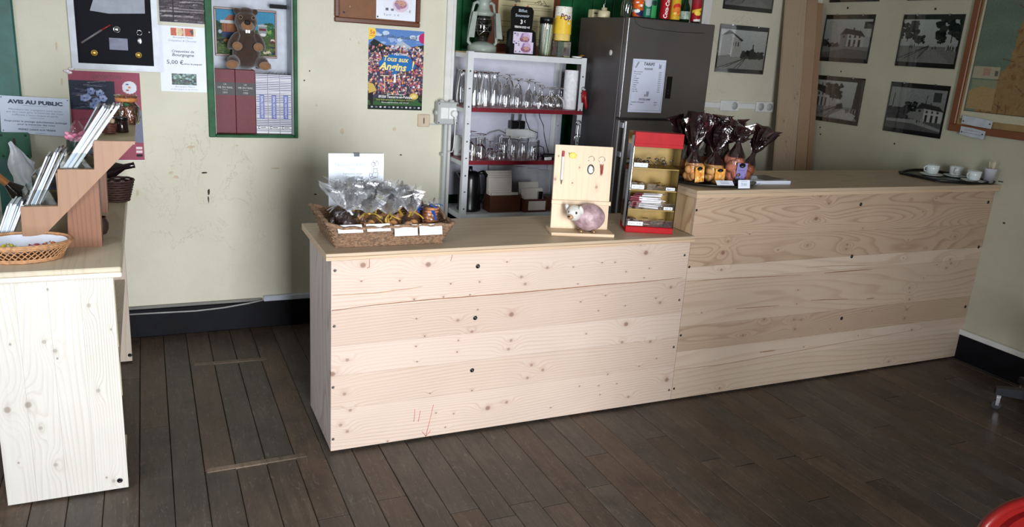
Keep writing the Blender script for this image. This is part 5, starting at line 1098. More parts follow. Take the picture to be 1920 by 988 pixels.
def a_re(cv, r): cv.poly([(.5, .5), (1, .3), (1, .42), (.5, .62)], (230, 190, 60)); cv.ell(.72, .62, .12, .1, (240, 210, 80)); cv.poly([(.6, .9), (.9, .86), (1, .96), (.6, 1)], (230, 226, 220)); cv.rect(.5, 0, 1, .2, (150, 40, 50))
can(2.055, 1.10, (214, 92, 34), 0, 'orange drink can on the fridge, between clear bottle and teal can', art=a_or)
can(2.12, 1.11, (24, 112, 86), 0, 'teal and white drink can on the fridge', art=a_gw)
can(2.176, 1.14, (58, 160, 88), 0, 'bright green drink can squeezed behind the teal one', art=a_gr)
can(2.241, 1.09, (166, 16, 30), 0, 'dark red cola can with white script on the fridge', 'Coca-Cola')
can(2.312, 1.085, (206, 168, 40), 0, 'golden yellow drink can with orange fruit on the fridge', art=a_ye)
can(2.468, 1.085, (158, 26, 34), 0, 'red can with yellow swoosh, last on the fridge top', art=a_re)
def bottle(x, y, m, lab, clear=False):
    o = thing('glass_bottle', lab, 'bottle', (x, y, FZ)); k = 1.15 if clear else 1.0
    MB().lathe([(0, .002), (.029*k, .002), (.032*k, .008), (.032*k, .075), (.028*k, .095), (.014, .125), (.0125, .17), (.013, .19)], 24).build('body', m, o)
    MB().lathe([(0, .205), (.0145, .204), (.0145, .19), (0, .19)], 16).build('cap', CHR, o)
    if not clear: MB().lathe([(.0325, .02), (.0325, .066)], 24, mt=None).build('label', M_('silver_green_label', (150, 170, 150), .4, var=.5, scale=50), o)
    return o
bottle(2.388, 1.09, M_('dark_green_glass', (10, 34, 18), .06), 'dark green glass bottle with pale label on the fridge')
bottle(1.985, 1.11, GLASS, 'clear glass bottle at the corner of the fridge top', True)
cr = thing('cream_adapter', 'round cream plastic adapter with wire on the fridge corner', 'adapter', (1.958, 1.33, FZ)); CRM = M_('cream_plastic', (206, 198, 160), .45)
MB().lathe([(0, .0), (.036, .0), (.038, .004), (.038, .036), (.03, .04), (.018, .041), (.017, .058), (0, .06)], 24).build('housing', CRM, cr); MB().tube([(0, 0, .058), (.004, .004, .09), (.012, .01, .16), (.02, .02, .24)], .0014, 5).build('wire', CHR, cr); MB().cyl((-.005, 0, .058), (-.006, 0, .078), .003, None, 8).build('prong', CHR, cr)
c_ = thing('cream_switch', 'square cream switch block beside the round adapter', 'switch', (1.975, 1.475, FZ)); MB().box(-.03, -.03, 0, .03, .03, .05, .004).build('block', CRM, c_); MB().box(-.02, -.0315, .024, .015, -.0298, .030).build('slot', INK, c_)
# ================================================================ ON THE LOW COUNTER
LZ = .9117
WICK = mat('brown_wicker', (128, 100, 76), .75, var=.5, scale=90, bstr=.5)
def rrect(x0, y0, x1, y1, r, n=5):
    P = []
    for cx, cy, a0 in ((x1-r, y1-r, 0), (x0+r, y1-r, PI/2), (x0+r, y0+r, PI), (x1-r, y0+r, 3*PI/2)):
        for k in range(n): a = a0+PI/2*k/(n-1); P.append((cx+r*math.cos(a), cy+r*math.sin(a)))
    return P
def resample(P, n):
    P = P+[P[0]]; d = [0]
    for a, b in zip(P[:-1], P[1:]): d.append(d[-1]+math.hypot(b[0]-a[0], b[1]-a[1]))
    out = []; j = 0
    for k in range(n):
        t = d[-1]*k/n
        while d[j+1] < t: j += 1
        u = (t-d[j])/(d[j+1]-d[j]+1e-9); out.append((P[j][0]+(P[j+1][0]-P[j][0])*u, P[j][1]+(P[j+1][1]-P[j][1])*u))
    return out
bk = thing('wicker_basket', 'rectangular brown wicker basket of wrapped biscuits on the low counter', 'basket', (.262, .225, LZ))
wv = MB(); NR = 15; NS = 150; Hb = .082
for i in range(NR):
    f = i/(NR-1); x0 = -.232-.040*f; x1 = .236+.036*f; y0 = -.166-.045*f; y1 = .160+.03*f
    P = resample(rrect(x0, y0, x1, y1, .02+.01*f), NS); out = []
    for k, (x, y) in enumerate(P):
        o = .0022*math.sin(k*PI/1.5+i*PI); cx = x/(abs(x)+.2); cy = y/(abs(y)+.2)
        rise = .026*max(0, (abs(x)/.25))**6*f if x < 0 else .006*f
        out.append((x+cx*o*2, y+cy*o*2, .004+f*Hb+min(rise, .02)))
    wv.tube(out, .0036, 5, True)
tag(wv.build('weave', WICK, bk), kind='stuff')
rim = MB(); P = resample(rrect(-.274, -.213, .274, .192, .03), 120); rim.tube([(x+.003*math.sin(k*1.3), y, .090+.003*math.cos(k*1.3)+(.022*(abs(x)/.27)**6 if x < 0 else .004)) for k, (x, y) in enumerate(P)], .0085, 7, True); rim.build('rim', WICK, bk)
MB().box(-.235, -.168, 0, .238, .162, .008, .003).build('base', WICK, bk)
for s, x in ((-1, -.268), (1, .268)):
    MB().tube([(x, -.10, .092), (x*1.0, -.06, .112), (x, 0, .118), (x, .05, .112), (x, .09, .092)], .007, 7).build('handle', WICK, bk)
DRY = mat('golden_biscuit', (206, 150, 92), .75, var=.3, scale=40, bstr=.6); COOK = mat('brown_cookie', (176, 118, 74), .8, var=.4, scale=60, bstr=.8); CHOC = M_('dark_chocolate', (62, 30, 26), .45, var=.3); 
def ribbonm(name, c): return mat(name, c, .22, .25, var=.1)
RB = {'gold': ribbonm('gold_ribbon', (214, 176, 72)), 'blue': ribbonm('blue_ribbon', (30, 86, 176)), 'white': ribbonm('white_ribbon', (230, 234, 240))}
def ribbon(o, z, col, seed, n=9, L=.058):
    r = random.Random(seed)
    for k in range(n):
        a = r.uniform(0, 2*PI); l = L*r.uniform(.6, 1.3); dz = r.uniform(-.75, .15); w = .0042; pts = []
        c, s = math.cos(a), math.sin(a); curl = r.uniform(-1, 1)
        b = MB(); vs = []
        for t in np.linspace(0, 1, 7):
            q = a+curl*t*.9; x = math.cos(q)*l*t; y = math.sin(q)*l*t; zz = z+dz*l*t+.006*math.sin(t*3); nx, ny = -math.sin(q)*w, math.cos(q)*w
            vs += [(x+nx, y+ny, zz+.001), (x-nx, y-ny, zz-.001)]
        b.add(vs, [(2*i, 2*i+1, 2*i+3, 2*i+2) for i in range(6)], True); b.build('ribbon', RB[col], o)
    MB().lathe([(.009, -.004), (.011, 0), (.009, .004)], 10, mt=at((0, 0, z))).build('ribbon_knot', RB[col], o)
def gift(name, lab, x, y, z, r0, hc, hn, ht, content, col, seed, grp=None, tilt=(0, 0), tm=None, flare=.05):
    ht -= .03; hn -= .012
    """cellophane bag: contents, clear pouch gathered at hn, crumpled top up to ht, ribbon"""
    o = thing(name, lab, 'bag of biscuits', (x, y, z), rot=(tilt[0], tilt[1], random.Random(seed).uniform(-.4, .4)), group=grp); r = random.Random(seed)
    ph = [r.uniform(0, 6) for _ in range(4)]
    def rad(a, zz):
        k = min(1, max(0, (zz-hc*.6)/(hn-hc*.6+1e-6)))
        w = .04+.10*k if zz <= hn else .34
        return 1+w*(math.sin(5*a+ph[0]+zz*40)*.5+math.sin(9*a+ph[1]-zz*60)*.35+math.sin(14*a+ph[2])*.25)
    prof = [(r0*.8, .001), (r0, .006), (r0*1.03, hc*.5), (r0*.95, hc*.9), (r0*.6, (hc+hn)/2+.004), (.010, hn)]
    MB().lathe(prof, 30, rad=rad).build('pouch', tm or CELLO, o)
    N = 6; prof = [(.010+(flare-.010)*(k/N)**.8, hn+(ht-hn)*k/N) for k in range(N+1)]
    gb = pleats(MB(), prof, 34, seed, .45, 1.2, .020, (r.uniform(-.02, .02), r.uniform(-.01, .01)))
    gb.build('gathered_top', tm or CELLOT, o)
    pass
    if content == 'stack':
        n = int(hc/.0135)
        for k in range(n): MB().lathe([(0, .001), (r0*.82, .001), (r0*.9, .005), (r0*.86, .010), (r0*.5, .0125), (0, .0128)], 18, rad=lambda a, zz: 1+.03*math.sin(7*a+k), mt=at((r.uniform(-.003, .003), r.uniform(-.003, .003), .002+k*.0135), R4('X', r.uniform(-4, 4)))).build('biscuit', COOK, o)
    elif content == 'pile':
        for k in range(9):
            a = k*2.4; rr = r0*.55*math.sqrt((k % 5)/5); zz = .014+hc*.62*(k/9)
            MB().ell((0, 0, 0), (r0*.5, r0*.32, .012), 12, 7, mt=at((rr*math.cos(a), rr*math.sin(a), zz), R4('Z', r.uniform(0, 180)), R4('X', r.uniform(-35, 35)))).build('biscuit', DRY, o)
    elif content == 'cake':
        MB().box(-r0*.62, -r0*.62, .004, r0*.62, r0*.62, hc*.85, .004).build('cake', CHOC, o); MB().box(-r0*.64, -r0*.66, .004, r0*.5, -r0*.64, .022).build('red_label', M_('dark_red_label', (130, 24, 44), .4), o)
    if col: ribbon(o, hn, col, seed)
    return o
bx0, by0 = .262, .225; BZ = LZ+.0415
MB().box(-.222, -.150, .0085, .226, .150, .0405, .004).build('straw_liner', M_('straw_liner', (104, 82, 58), .9, var=.5, scale=90, bstr=.8), bk)
gift('biscuit_bag', 'dark chocolate cake in clear bag with white ribbon at the basket end', .095, .10, BZ, .046, .075, .118, .215, 'cake', 'white', 1, flare=.075)
gift('biscuit_bag', 'clear bag of golden biscuits with gold ribbon, next to the dark cake', .178, .095, BZ, .042, .066, .105, .200, 'pile', 'gold', 2, flare=.07)
gift('biscuit_bag', 'clear bag of golden biscuits with gold ribbon in the middle of the basket front', .270, .10, BZ, .041, .060, .096, .190, 'pile', 'gold', 3, flare=.065)
gift('biscuit_bag', 'clear bag of amber biscuits with gold ribbon behind the CROQUANTS card', .360, .095, BZ, .043, .062, .105, .195, 'pile', 'gold', 4, flare=.06)
gift('biscuit_bag', 'round cookies stacked in clear bag with blue bow at the basket corner', .462, .125, BZ, .037, .110, .128, .158, 'stack', 'blue', 5, flare=.028)
gift('biscuit_bag', 'shorter stack of round cookies in clear bag with blue ribbon', .408, .215, BZ, .036, .085, .110, .20, 'stack', 'blue', 6, flare=.05)
gift('biscuit_bag', 'dark chocolate cake in clear bag, second row at the basket end', .085, .215, BZ, .044, .085, .120, .23, 'cake', 'white', 7, flare=.085)
gift('biscuit_bag', 'golden biscuits in clear bag, second row behind the second price card', .175, .215, BZ, .042, .075, .115, .215, 'pile', 'gold', 8, flare=.085)
gift('biscuit_bag', 'golden biscuits in clear bag, second row middle of the basket', .262, .22, BZ, .042, .075, .115, .215, 'pile', 'gold', 9, flare=.08)
gift('biscuit_bag', 'golden biscuits in clear bag, second row behind the amber biscuits', .335, .215, BZ, .040, .070, .115, .205, 'pile', 'gold', 10, flare=.07)
gift('biscuit_bag', 'clear bag in the back row of the basket touching the pastry shop sign', .15, .325, BZ, .042, .08, .115, .22, 'pile', None, 11, flare=.085)
gift('biscuit_bag', 'clear bag in the back row of the basket before the drawn chef', .255, .33, BZ, .042, .08, .115, .215, 'pile', None, 12, flare=.085)
gift('biscuit_bag', 'clear bag of cookies in the back row below the sign edge', .365, .325, BZ, .040, .085, .12, .2, 'stack', 'blue', 13, flare=.06)
gift('biscuit_bag', 'brown-topped bag of cookies in the rear corner of the basket', .45, .30, BZ, .036, .10, .125, .16, 'stack', None, 14, flare=.03)
def card(lab, x, z, w, h, txt, tilt, rz=0, y=.008, blue=(90, 120, 150)):
    o = thing('price_card', lab, 'price card', (x, y, z), rot=(tilt, 0, rz)); MB().box(-w/2, -.0008, 0, w/2, .0, h).build('card', PAPER, o)
    lt = MB(); text(lt, txt, 0, h*.5, min(h*.2, .0068), w*.66, y=-.0012); lt.build('lettering', M_('faded_blue_ink', blue, .6), o); return o
card('tilted white card CAKES AU CHOCOLAT on the basket rim below the dark cake', .078, .990, .102, .040, 'CAKES AU CHOCOLAT', -.85, y=-.006)
card('tilted white card on the basket rim below the golden biscuits', .196, .992, .100, .038, 'SABLES AMANDES', -.85, y=-.006)
card('upright white card CROQUANTS clipped on the basket front', .313, .968, .100, .046, 'CROQUANTS', -.25, y=-.002)
card('upright white card COOKIES CHOCOLAT clipped at the basket corner', .422, .968, .102, .046, 'COOKIES CHOCOLAT', -.22, .03, y=-.002)
ps = thing('pastry_sign', 'white clipped Pâtisserie sign with drawn chef standing behind the wicker basket', 'sign', (.212, .455, LZ), rot=(-.04, 0, 0))
MB().box(-.128, -.003, .0, .128, .001, .332, .001).build('card', M_('bright_paper', (232, 240, 248), .4, var=.02), ps)
MB().box(-.12, .0015, .0, .124, .004, .334).build('backing', M_('grey_board', (120, 116, 112), .7), ps); MB().box(-.013, -.006, .318, .013, .008, .336, .001).build('bulldog_clip', M_('dark_clip', (60, 64, 68), .3, .7), ps)
lt = MB(); text(lt, 'Pâtisserie BURASCI', -.025, .282, .013, .145, shear=.1, bold=.005, y=-.0036); text(lt, '(Toucy)', -.022, .262, .011, .045, shear=.1, y=-.0036); lt.build('lettering', M_('sky_blue_ink', (140, 178, 208), .5), ps)
lt = MB(); text(lt, 'Fabrication locale', -.018, .240, .008, .088, y=-.0036); text(lt, 'et artisanale', -.018, .226, .007, .065, y=-.0036); lt.build('lettering', M_('grey_green_ink', (150, 172, 164), .5), ps)
ch = MB()
def ring(cx, cz, rx, rz, n=16, a0=0, a1=2*PI): return [(cx+rx*math.cos(a), -.0038, cz+rz*math.sin(a)) for a in np.linspace(a0, a1, n)]
for p in (ring(.078, .283, .010, .009), ring(.092, .287, .010, .010), ring(.086, .295, .010, .008)): ch.tube(p, .0008, 4)
ch.tube([(.078, -.0038, .276), (.079, -.0038, .262), (.097, -.0038, .262), (.098, -.0038, .275)], .0008, 4); ch.tube(ring(.088, .253, .010, .010), .0008, 4); ch.tube([(.078, -.0038, .245), (.07, -.0038, .225), (.098, -.0038, .222), (.1, -.0038, .245)], .001, 4); ch.tube(ring(.066, .232, .007, .009), .0008, 4); ch.tube([(.062, -.0038, .224), (.066, -.0038, .215), (.09, -.0038, .222)], .0012, 4)
ch.build('chef_drawing', M_('plum_grey_line', (110, 96, 124), .5), ps)
# key ring board with shelf, and the porcelain sheep-pig
an = math.atan2(.018-.108, 1.351-1.059)
kb = thing('key_ring_board', 'small upright pine board showing a pen and key rings', 'display board', (1.059, .108, LZ), rz=an)
KP = pine('board_pine', (226, 204, 174), (200, 166, 130), 'z', [(.02, .25, 2), (.105, .235, 1), (.225, .22, 2), (.135, .31, 1), (.03, .36, 1), (.08, .375, 1), (.245, .09, 2)], seed=60, rings=16, contour=4, amt=.2)
MB().box(0, 0, 0, .306, .155, .0145, .001).build('base', pine('base_pine', (220, 196, 164), (190, 156, 120), 'x', [(9, 9, 1)], seed=61, rings=20, amt=.5), kb)
lean_m = at((0, .098, .0148), R4('X', -5))
MB().box(.012, 0, 0, .294, .016, .40, .001, mt=lean_m).build('upright', KP, kb); MB().box(.008, -.012, .118, .300, -.0003, .138, .002, mt=lean_m).build('ledge', KP, kb)
for nm, m_, pts, rr in (('pen', M_('white_pen', (220, 218, 222), .3), [(.050, -.007, .235), (.050, -.007, .345)], .0055), ('pen_clip', M_('red_plastic', (158, 16, 28)), [(.050, -.007, .345), (.051, -.007, .372)], .0058)):
    MB().cyl(lean_m @ Vector(pts[0]), lean_m @ Vector(pts[1]), rr, None, 10).build(nm, m_, kb)
MB().cyl(lean_m @ Vector((.050, -.007, .235)), lean_m @ Vector((.050, -.007, .212)), .0055, .001, 10).build('pen_tip', CHR, kb)
yl = MB().ell((0, 0, 0), (.018, .004, .014), 14, 8, mt=lean_m @ at((.098, -.005, .352)), bump=lambda v: 1+.12*math.sin(7*math.atan2(v[2], v[0]))); yl.build('yellow_badge', M_('yellow_badge', (226, 212, 84), .4), kb)
for x, m_, nm in ((.190, CHR, 'key_ring'), (.242, CHR, 'key_ring')):
    MB().tube([lean_m @ Vector((x+.0145*math.cos(a), -.003, .338+.0145*math.sin(a))) for a in np.linspace(0, 2*PI, 18)[:-1]], .0013, 5, True).build('key_ring', CHR, kb)
MB().ell((0, 0, 0), (.017, .003, .024), 16, 9, mt=lean_m @ at((.190, -.004, .290))).build('oval_fob', M_('dark_fob_metal', (90, 88, 92), .3, .8), kb); MB().ell((0, 0, 0), (.0128, .002, .0175), 16, 8, mt=lean_m @ at((.190, -.0066, .288))).build('fob_picture', M_('fob_white', (210, 214, 224), .3, var=.4, scale=80), kb)
for k in range(5): MB().tube([lean_m @ Vector((.234+.004*k, -.004, .318-.004*(k % 2))), lean_m @ Vector((.238+.003*k, -.005, .292)), lean_m @ Vector((.240+.002*k, -.004, .262+.006*(k % 3)))], .0010, 5).build('red_tassel', M_('red_enamel', (170, 60, 56), .4), kb)
sp = thing('porcelain_sheep', 'round pinkish porcelain sheep with white head on the key ring board base', 'figurine', (1.235, .098, LZ+.015), rz=an)
def sheepm():
    t = NT('pink_fleece_glaze'); v = t.coords(); n = t.noise(v, 22, 4, .6); w = t.N('TexVoronoi', {'Vector': v, 'Scale': 60}).outputs[0]
    return t.bsdf(t.mix(t.ramp(n, [(.35, (0, 0, 0, 1)), (.65, (1, 1, 1, 1))]), rgb(136, 110, 114), rgb(194, 164, 168)), .45, bump=w, bstr=.5, bdist=.004)
PIG = sheepm(); HW = M_('ivory_glaze', (208, 204, 198), .3, var=.12, scale=50)
MB().ell((.012, 0, .071), (.078, .060, .066), 28, 18, bump=lambda v: 1+.012*math.sin(12*math.atan2(v[1], v[0]))*math.cos(9*v[2])).build('body', PIG, sp)
hd = MB().ell((-.066, -.026, .094), (.036, .034, .038), 20, 14).build('head', HW, sp)
MB().ell((-.088, -.048, .080), (.016, .014, .013), 14, 9).build('snout', M_('tan_snout', (176, 138, 100), .35), hd)
MB().ell((-.097, -.06, .083), (.007, .004, .004), 8, 6).build('nostril', INK, hd)
for x, y in ((-.064, -.059), (-.094, -.040)): MB().ell((x, y, .101), (.005, .0045, .0065), 10, 7).build('eye', INK, hd)
for c in ((-.038, -.048, .112), (-.095, -.0, .112)): MB().ell((0, 0, 0), (.011, .008, .022), 12, 8, mt=at(c, R4('Y', -20))).build('ear', HW, sp)
for x in (-.028, .034): MB().ell((x, -.038, .009), (.011, .011, .0095), 12, 8).build('foot', M_('gold_lustre', (150, 124, 90), .25, .6), sp)
for x in (-.028, .034): MB().ell((x, .030, .009), (.011, .011, .0095), 12, 8).build('foot', M_('gold_lustre', (150, 124, 90)), sp)
# red tiered dispenser
ad = math.atan2(.024-.114, 1.692-1.474)
rd = thing('tiered_dispenser', 'red and gold dispenser with clear fronts and four tiers of souvenirs', 'dispenser', (1.474, .114, LZ), rz=ad)
REDP = M_('bright_red_acrylic', (168, 10, 20), .5, Specular_IOR_Level=.15); GOLDP = M_('mustard_gold_panel', (160, 128, 44), .5, var=.12); Wt, Dt = .236, .16
tm = at((0, 0, 0), R4('X', 0))
MB().box(0, 0, 0, Wt, Dt, .030, .002).build('base', REDP, rd)
MB().prism([(0, .430), (Wt, .430), (Wt+.0, .494), (0, .494)], -.004, .06).build('header', REDP, rd)
MB().box(-.001, -.0055, .424, Wt+.001, .0, .441, .001).build('header_lip', REDP, rd)
MB().box(0, Dt-.004, .03, Wt, Dt, .478).build('back_panel', GOLDP, rd)
MB().box(0, .06, .479, Wt, Dt, .485, .001).build('top_panel', GOLDP, rd)
for x in (0, Wt-.003): MB().box(x, 0.001, .0305, x+.003, Dt-.0045, .4245).build('side_panel', PLEXI, rd)
SILJ = M_('steel_trinket', (150, 146, 146), .25, .9); GLDJ = M_('brass_coin', (168, 136, 78), .3, .8)
tiers = [.032, .118, .215, .322]
for i, z in enumerate(tiers):
    if i: MB().box(.0032, .004, z-.004, Wt-.0032, Dt-.0045, z).build('tier_shelf', GOLDP, rd)
    MB().add([(.0032, .004, z), (Wt-.0032, .004, z), (Wt-.0032, .001, z+.036), (.0032, .001, z+.036)], [(0, 1, 2, 3)]).build('tier_front', PLEXI, rd)
    MB().add([(.0034, Dt-.006, z+.015), (Wt-.0034, Dt-.006, z+.015), (Wt-.0034, .095, z+.078), (.0034, .095, z+.078)], [(0, 1, 2, 3)]).build('slanted_back', GOLDP, rd) if 0 else None
    lw = (.075, .085, .062, .068)[i]
    tx = ('Pins 3 €', 'Stylo 2 €', 'Jetons de collection', 'Porte clé 3 €')[i]
    if i != 1:
        MB().box(.008, -.0012, z+.004, .008+lw, .0003, z+.024).build('label', PAPER, rd); lt = MB(); text(lt, tx, .008+lw/2, z+.014, .0075, lw*.82, y=-.0018); lt.build('lettering', M_('slate_ink', (60, 68, 84)), rd)
    if i in (1, 2):
        MB().box(.178, -.0012, z+.004, .222, .0003, z+.018).build('label', PAPER, rd); lt = MB(); text(lt, ('Stylo 2€', 'Magnet 3€')[i-1], .2, z+.011, .006, .034, y=-.0018, bold=.02); lt.build('lettering', INK, rd)
    r = random.Random(70+i)
    if i == 0:
        for k in range(24): MB().box(-.014, -.012, 0, .014, .012, .0015, 0, mt=at((r.uniform(.03, .2), r.uniform(.03, .12), z+.001+k*.0009), R4('Z', r.uniform(0, 90)), R4('X', r.uniform(-20, 20)))).build('flat_badge', M_('grey_badge_%d' % (k % 3), [(120, 104, 92), (150, 140, 128), (96, 84, 78)][k % 3], .35, .4), rd)
    if i == 1:
        for k in range(17):
            zz = z+.006+.0035*k; x = r.uniform(.012, .05); y = .02+r.uniform(0, .07); rz = r.uniform(-14, 14); mm = at((x, y, zz), R4('Z', rz), R4('Y', r.uniform(-4, 4)))
            b = MB(); b.cyl(mm @ Vector((.045, 0, 0)), mm @ Vector((.14, 0, 0)), .0048, None, 8); b.build('pen_barrel', M_('white_pen', (220, 218, 222)), rd)
            b = MB(); b.cyl(mm @ Vector((.0, 0, 0)), mm @ Vector((.045, 0, 0)), .0052, None, 8); b.build('pen_grip', M_('wine_red_plastic', (110, 18, 36), .3), rd)
            if k % 4 == 0: MB().cyl(mm @ Vector((.142, 0, .002)), mm @ Vector((.160, 0, .002)), .003, .001, 6).build('pen_point', SILJ, rd)
    if i == 2:
        for k in range(26): x = r.uniform(.03, .17); MB().lathe([(0, .002), (.0135, .002), (.015, .001), (.015, 0), (0, 0)], 14, mt=at((x, r.uniform(.02, .10), z+.002+k*.0011*(1.3-abs(x-.1)*6)), R4('X', r.uniform(-25, 25)), R4('Y', r.uniform(-25, 25)))).build('coin', GLDJ, rd)
    if i == 3:
        for k in range(26):
            mm = at((r.uniform(.03, .2), r.uniform(.02, .10), z+.006+k*.0014), R4('Z', r.uniform(0, 360)), R4('X', r.uniform(-60, 60)))
            if k % 2: MB().tube([mm @ Vector((.012*math.cos(a), .012*math.sin(a), 0)) for a in np.linspace(0, 2*PI, 12)[:-1]], .0014, 5, True).build('key_ring', SILJ, rd)
            else: MB().ell((0, 0, 0), (.014, .009, .0035), 10, 6, mt=mm).build('key_fob', SILJ if k % 4 else M_('dark_fob_metal', (90, 88, 92)), rd)
MB().add([(-.002, .0, .48), (-.002, .03, .02), (-.004, .075, .02), (-.004, .05, .47)], [(0, 1, 2, 3)]).build('hanging_paper', M_('bluish_paper', (182, 188, 196)), rd)

# ================================================================ ON THE HIGH COUNTER
HZ = 1.1413
tr = thing('round_tray', 'round dark metal tray under the brown bread bags', 'tray', (2.035, .255, HZ))
MB().lathe([(0, .004), (.235, .004), (.245, .012), (.262, .016), (.265, .014), (.247, .006), (.235, .0), (0, .0)], 48).build('dish', M_('dark_pewter', (66, 66, 62), .3, .8), tr)
BROWNC = clearmat('brown_cellophane', (.22, .10, .11), .5, 0.3, .09, 0.25, .05, .22, (.055, .02, .026))
BAG_CLEAR = CELLO
def breadbag(lab, x, y, w, h, hn, ht, cc, lc, seed, flare=.055, topm=None, tilt=(0, 0), label=True, top=None, yaw=0.0):
    h *= 1.36; hn = h+.034; flare *= 1.12; ht += .004
    o = thing('bread_bag', lab, 'bag of biscuits', (x, y, HZ+.006), rot=(tilt[0], tilt[1], yaw)); r = random.Random(seed); ph = [r.uniform(0, 6) for _ in range(4)]
    m = mat('bake_%d' % seed, cc, .7, var=.3, scale=30, bstr=.6)
    n = 7
    for k in range(n):
        a = k*2.4; MB().ell((0, 0, 0), (w*.43, w*.28, h*.20), 12, 8, mt=at((w*.22*math.cos(a), w*.2*math.sin(a), h*.16+h*.62*k/n), R4('Y', r.uniform(-30, 30)), R4('Z', r.uniform(0, 180)))).build('biscuit', m, o)
    def rad(a, zz):
        sq = 1/max(abs(math.cos(a)), abs(math.sin(a)))**.5; k = min(1, max(0, (zz-h*.7)/(hn-h*.7)))
        return (sq*(1-k)+k)*(1+(.03+.12*k)*(math.sin(4*a+ph[0])+.6*math.sin(7*a+ph[1]+zz*50)))
    MB().lathe([(w*.40, .0), (w*.47, .004), (w*.47, h*.6), (w*.44, h*.85), (w*.2, h+(hn-h)*.5), (.011, hn)], 32, rad=rad).build('pouch', BAG_CLEAR if not topm else topm, o)
    MB().lathe([(w*.40, h*.78), (w*.34, h*.93), (w*.2, h+(hn-h)*.5), (.012, hn+.001)], 30, rad=lambda a, z: 1.04*rad(a, z)).build('brown_shoulder', BROWNC, o)
    def crumple(prof, seg, amp, s2, bend):
        amp *= .7
        b = MB(); b.lathe(prof, seg); q = [random.Random(seed*7+s2).uniform(0, 6) for _ in range(6)]
        for i, (x, y, z) in enumerate(b.v):
            k = min(1, max(0, (z-hn)/(ht-hn))); a = math.atan2(y, x); g = amp*min(1, k*2.2)
            n1 = math.sin(3*a+q[0]+5*k)+.7*math.sin(5*a+q[1]-9*k)+.5*math.sin(9*a+q[2]+7*k); n2 = math.sin(11*k+2*a+q[3])+.6*math.sin(19*k-4*a+q[4]); rr_ = math.hypot(x, y)+g*n1*.55
            b.v[i] = (rr_*math.cos(a)+g*n2*.4+bend*k*k, rr_*.8*math.sin(a)+g*math.sin(13*k+q[5])*.4, z+g*.6*math.sin(4*a+q[4]))
        return b
    P_ = [(.011+(flare*1.15-.011)*(k/7)**.75, hn+(ht-hn)*k/7) for k in range(8)]
    bd = ((r.random()-.5)*.09, 0)
    pleats(MB(), P_, 22, seed*3, .35, 1.15, .024, bd, .6, .25).build('twisted_top', BROWNC, o)
    pleats(MB(), [(q*.8, z-.008*i) for i, (q, z) in enumerate(P_)], 16, seed*5+1, .4, 1.1, .02, (bd[0]*.6, .01), .6, .3).build('inner_fold', BROWNC, o)
    MB().lathe([(.010, -.003), (.013, 0), (.010, .003)], 10, mt=at((0, 0, hn))).build('tie', INK, o)
    if label:
        cv = Canvas(40, 46, lc); r2 = random.Random(seed); 
        if lc[0] > 200: cv.blobs(r2, 26, .0, .3, 1, 1, .09, [(226, 150, 60), (240, 180, 90), (206, 120, 50), (248, 214, 150)])
        else: cv.blobs(r2, 30, 0, .55, 1, 1, .08, [(50, 44, 80), (30, 60, 40), (120, 110, 160)]); cv.rect(.15, .35, .8, .38, (80, 76, 140))
        cv.ell(.5, .12, .3, .12, (20, 20, 24)); cv.rect(.36, .10, .64, .118, (170, 170, 170)); cv.rect(.4, .15, .6, .165, (130, 130, 130))
        lw, lh = w*.66, h*.58; sheet('label', cv, lw, lh, o, PRINTG, y=-w*.52-.002, z=h*.36, x=w*.05)
    return o
breadbag('bread bag with orange label, nearest the red dispenser', 1.885, .16, .085, .098, .150, .335, (206, 146, 84), (232, 168, 80), 1, .06, tilt=(0, -.08))
breadbag('golden biscuit bag with orange label behind the first small card on the tray', 1.985, .135, .095, .092, .148, .300, (210, 158, 92), (232, 168, 80), 2, .065)
breadbag('tall pinkish biscuit bag with purple label above the blue-lettered card', 2.085, .10, .100, .132, .165, .290, (172, 104, 82), (140, 132, 186), 3, .06, tilt=(0, .04))
breadbag('dark reddish biscuit bag at the tray edge beside the leaflets', 2.185, .14, .070, .095, .150, .300, (140, 76, 48), (120, 60, 40), 4, .055, label=False, tilt=(0, .35))
breadbag('bread bag with twisted brown top in the back of the tray, by the dispenser', 1.93, .30, .085, .10, .165, .31, (190, 130, 76), (232, 168, 80), 5, .07, label=False)
breadbag('bread bag with twisted brown top in the back of the tray, middle', 2.045, .29, .085, .11, .17, .31, (160, 100, 70), (232, 168, 80), 6, .075, label=False)
breadbag('bread bag with twisted brown top in the back of the tray, by the leaflets', 2.15, .28, .085, .11, .17, .305, (150, 90, 60), (232, 168, 80), 7, .075, label=False, tilt=(0, .1))
for lab, x, y, z, w, h, t, tl_, rz in (('small leaning card before the golden biscuits on the tray', 1.975, .012, HZ+.016, .095, .032, 'Sablés', -.9, -.18), ('small upright card with blue lettering at the tray edge', 2.073, -.012, HZ+.004, .072, .042, 'Meringues', -.2, -.05)):
    o = thing('price_card', lab, 'price card', (x, y, z), rot=(tl_, 0, rz)); MB().box(-w/2, -.0008, 0, w/2, 0, h).build('card', PAPER, o); lt = MB()
    text(lt, t, 0, h*.55, h*.2, w*.5, y=-.0013)
    for k in (.3, .8): lt.box(-w*.28, -.0013, h*k, w*.25, -.0009, h*k+.0015)
    lt.build('lettering', M_('faded_blue_ink', (90, 120, 150)), o)
lf = thing('leaflet_stack', 'fanned stack of white leaflets with a dark cover beside the tray', 'leaflets', (2.37, .185, HZ))
for k in range(7): MB().box(-.13+.003*k, -.085, .0005+k*.0026, .115+.002*(k % 3), .075, .0026+k*.0026, 0, mt=R4('Z', -4+(k % 3)*1.5)).build('leaflet', PAPER, lf)
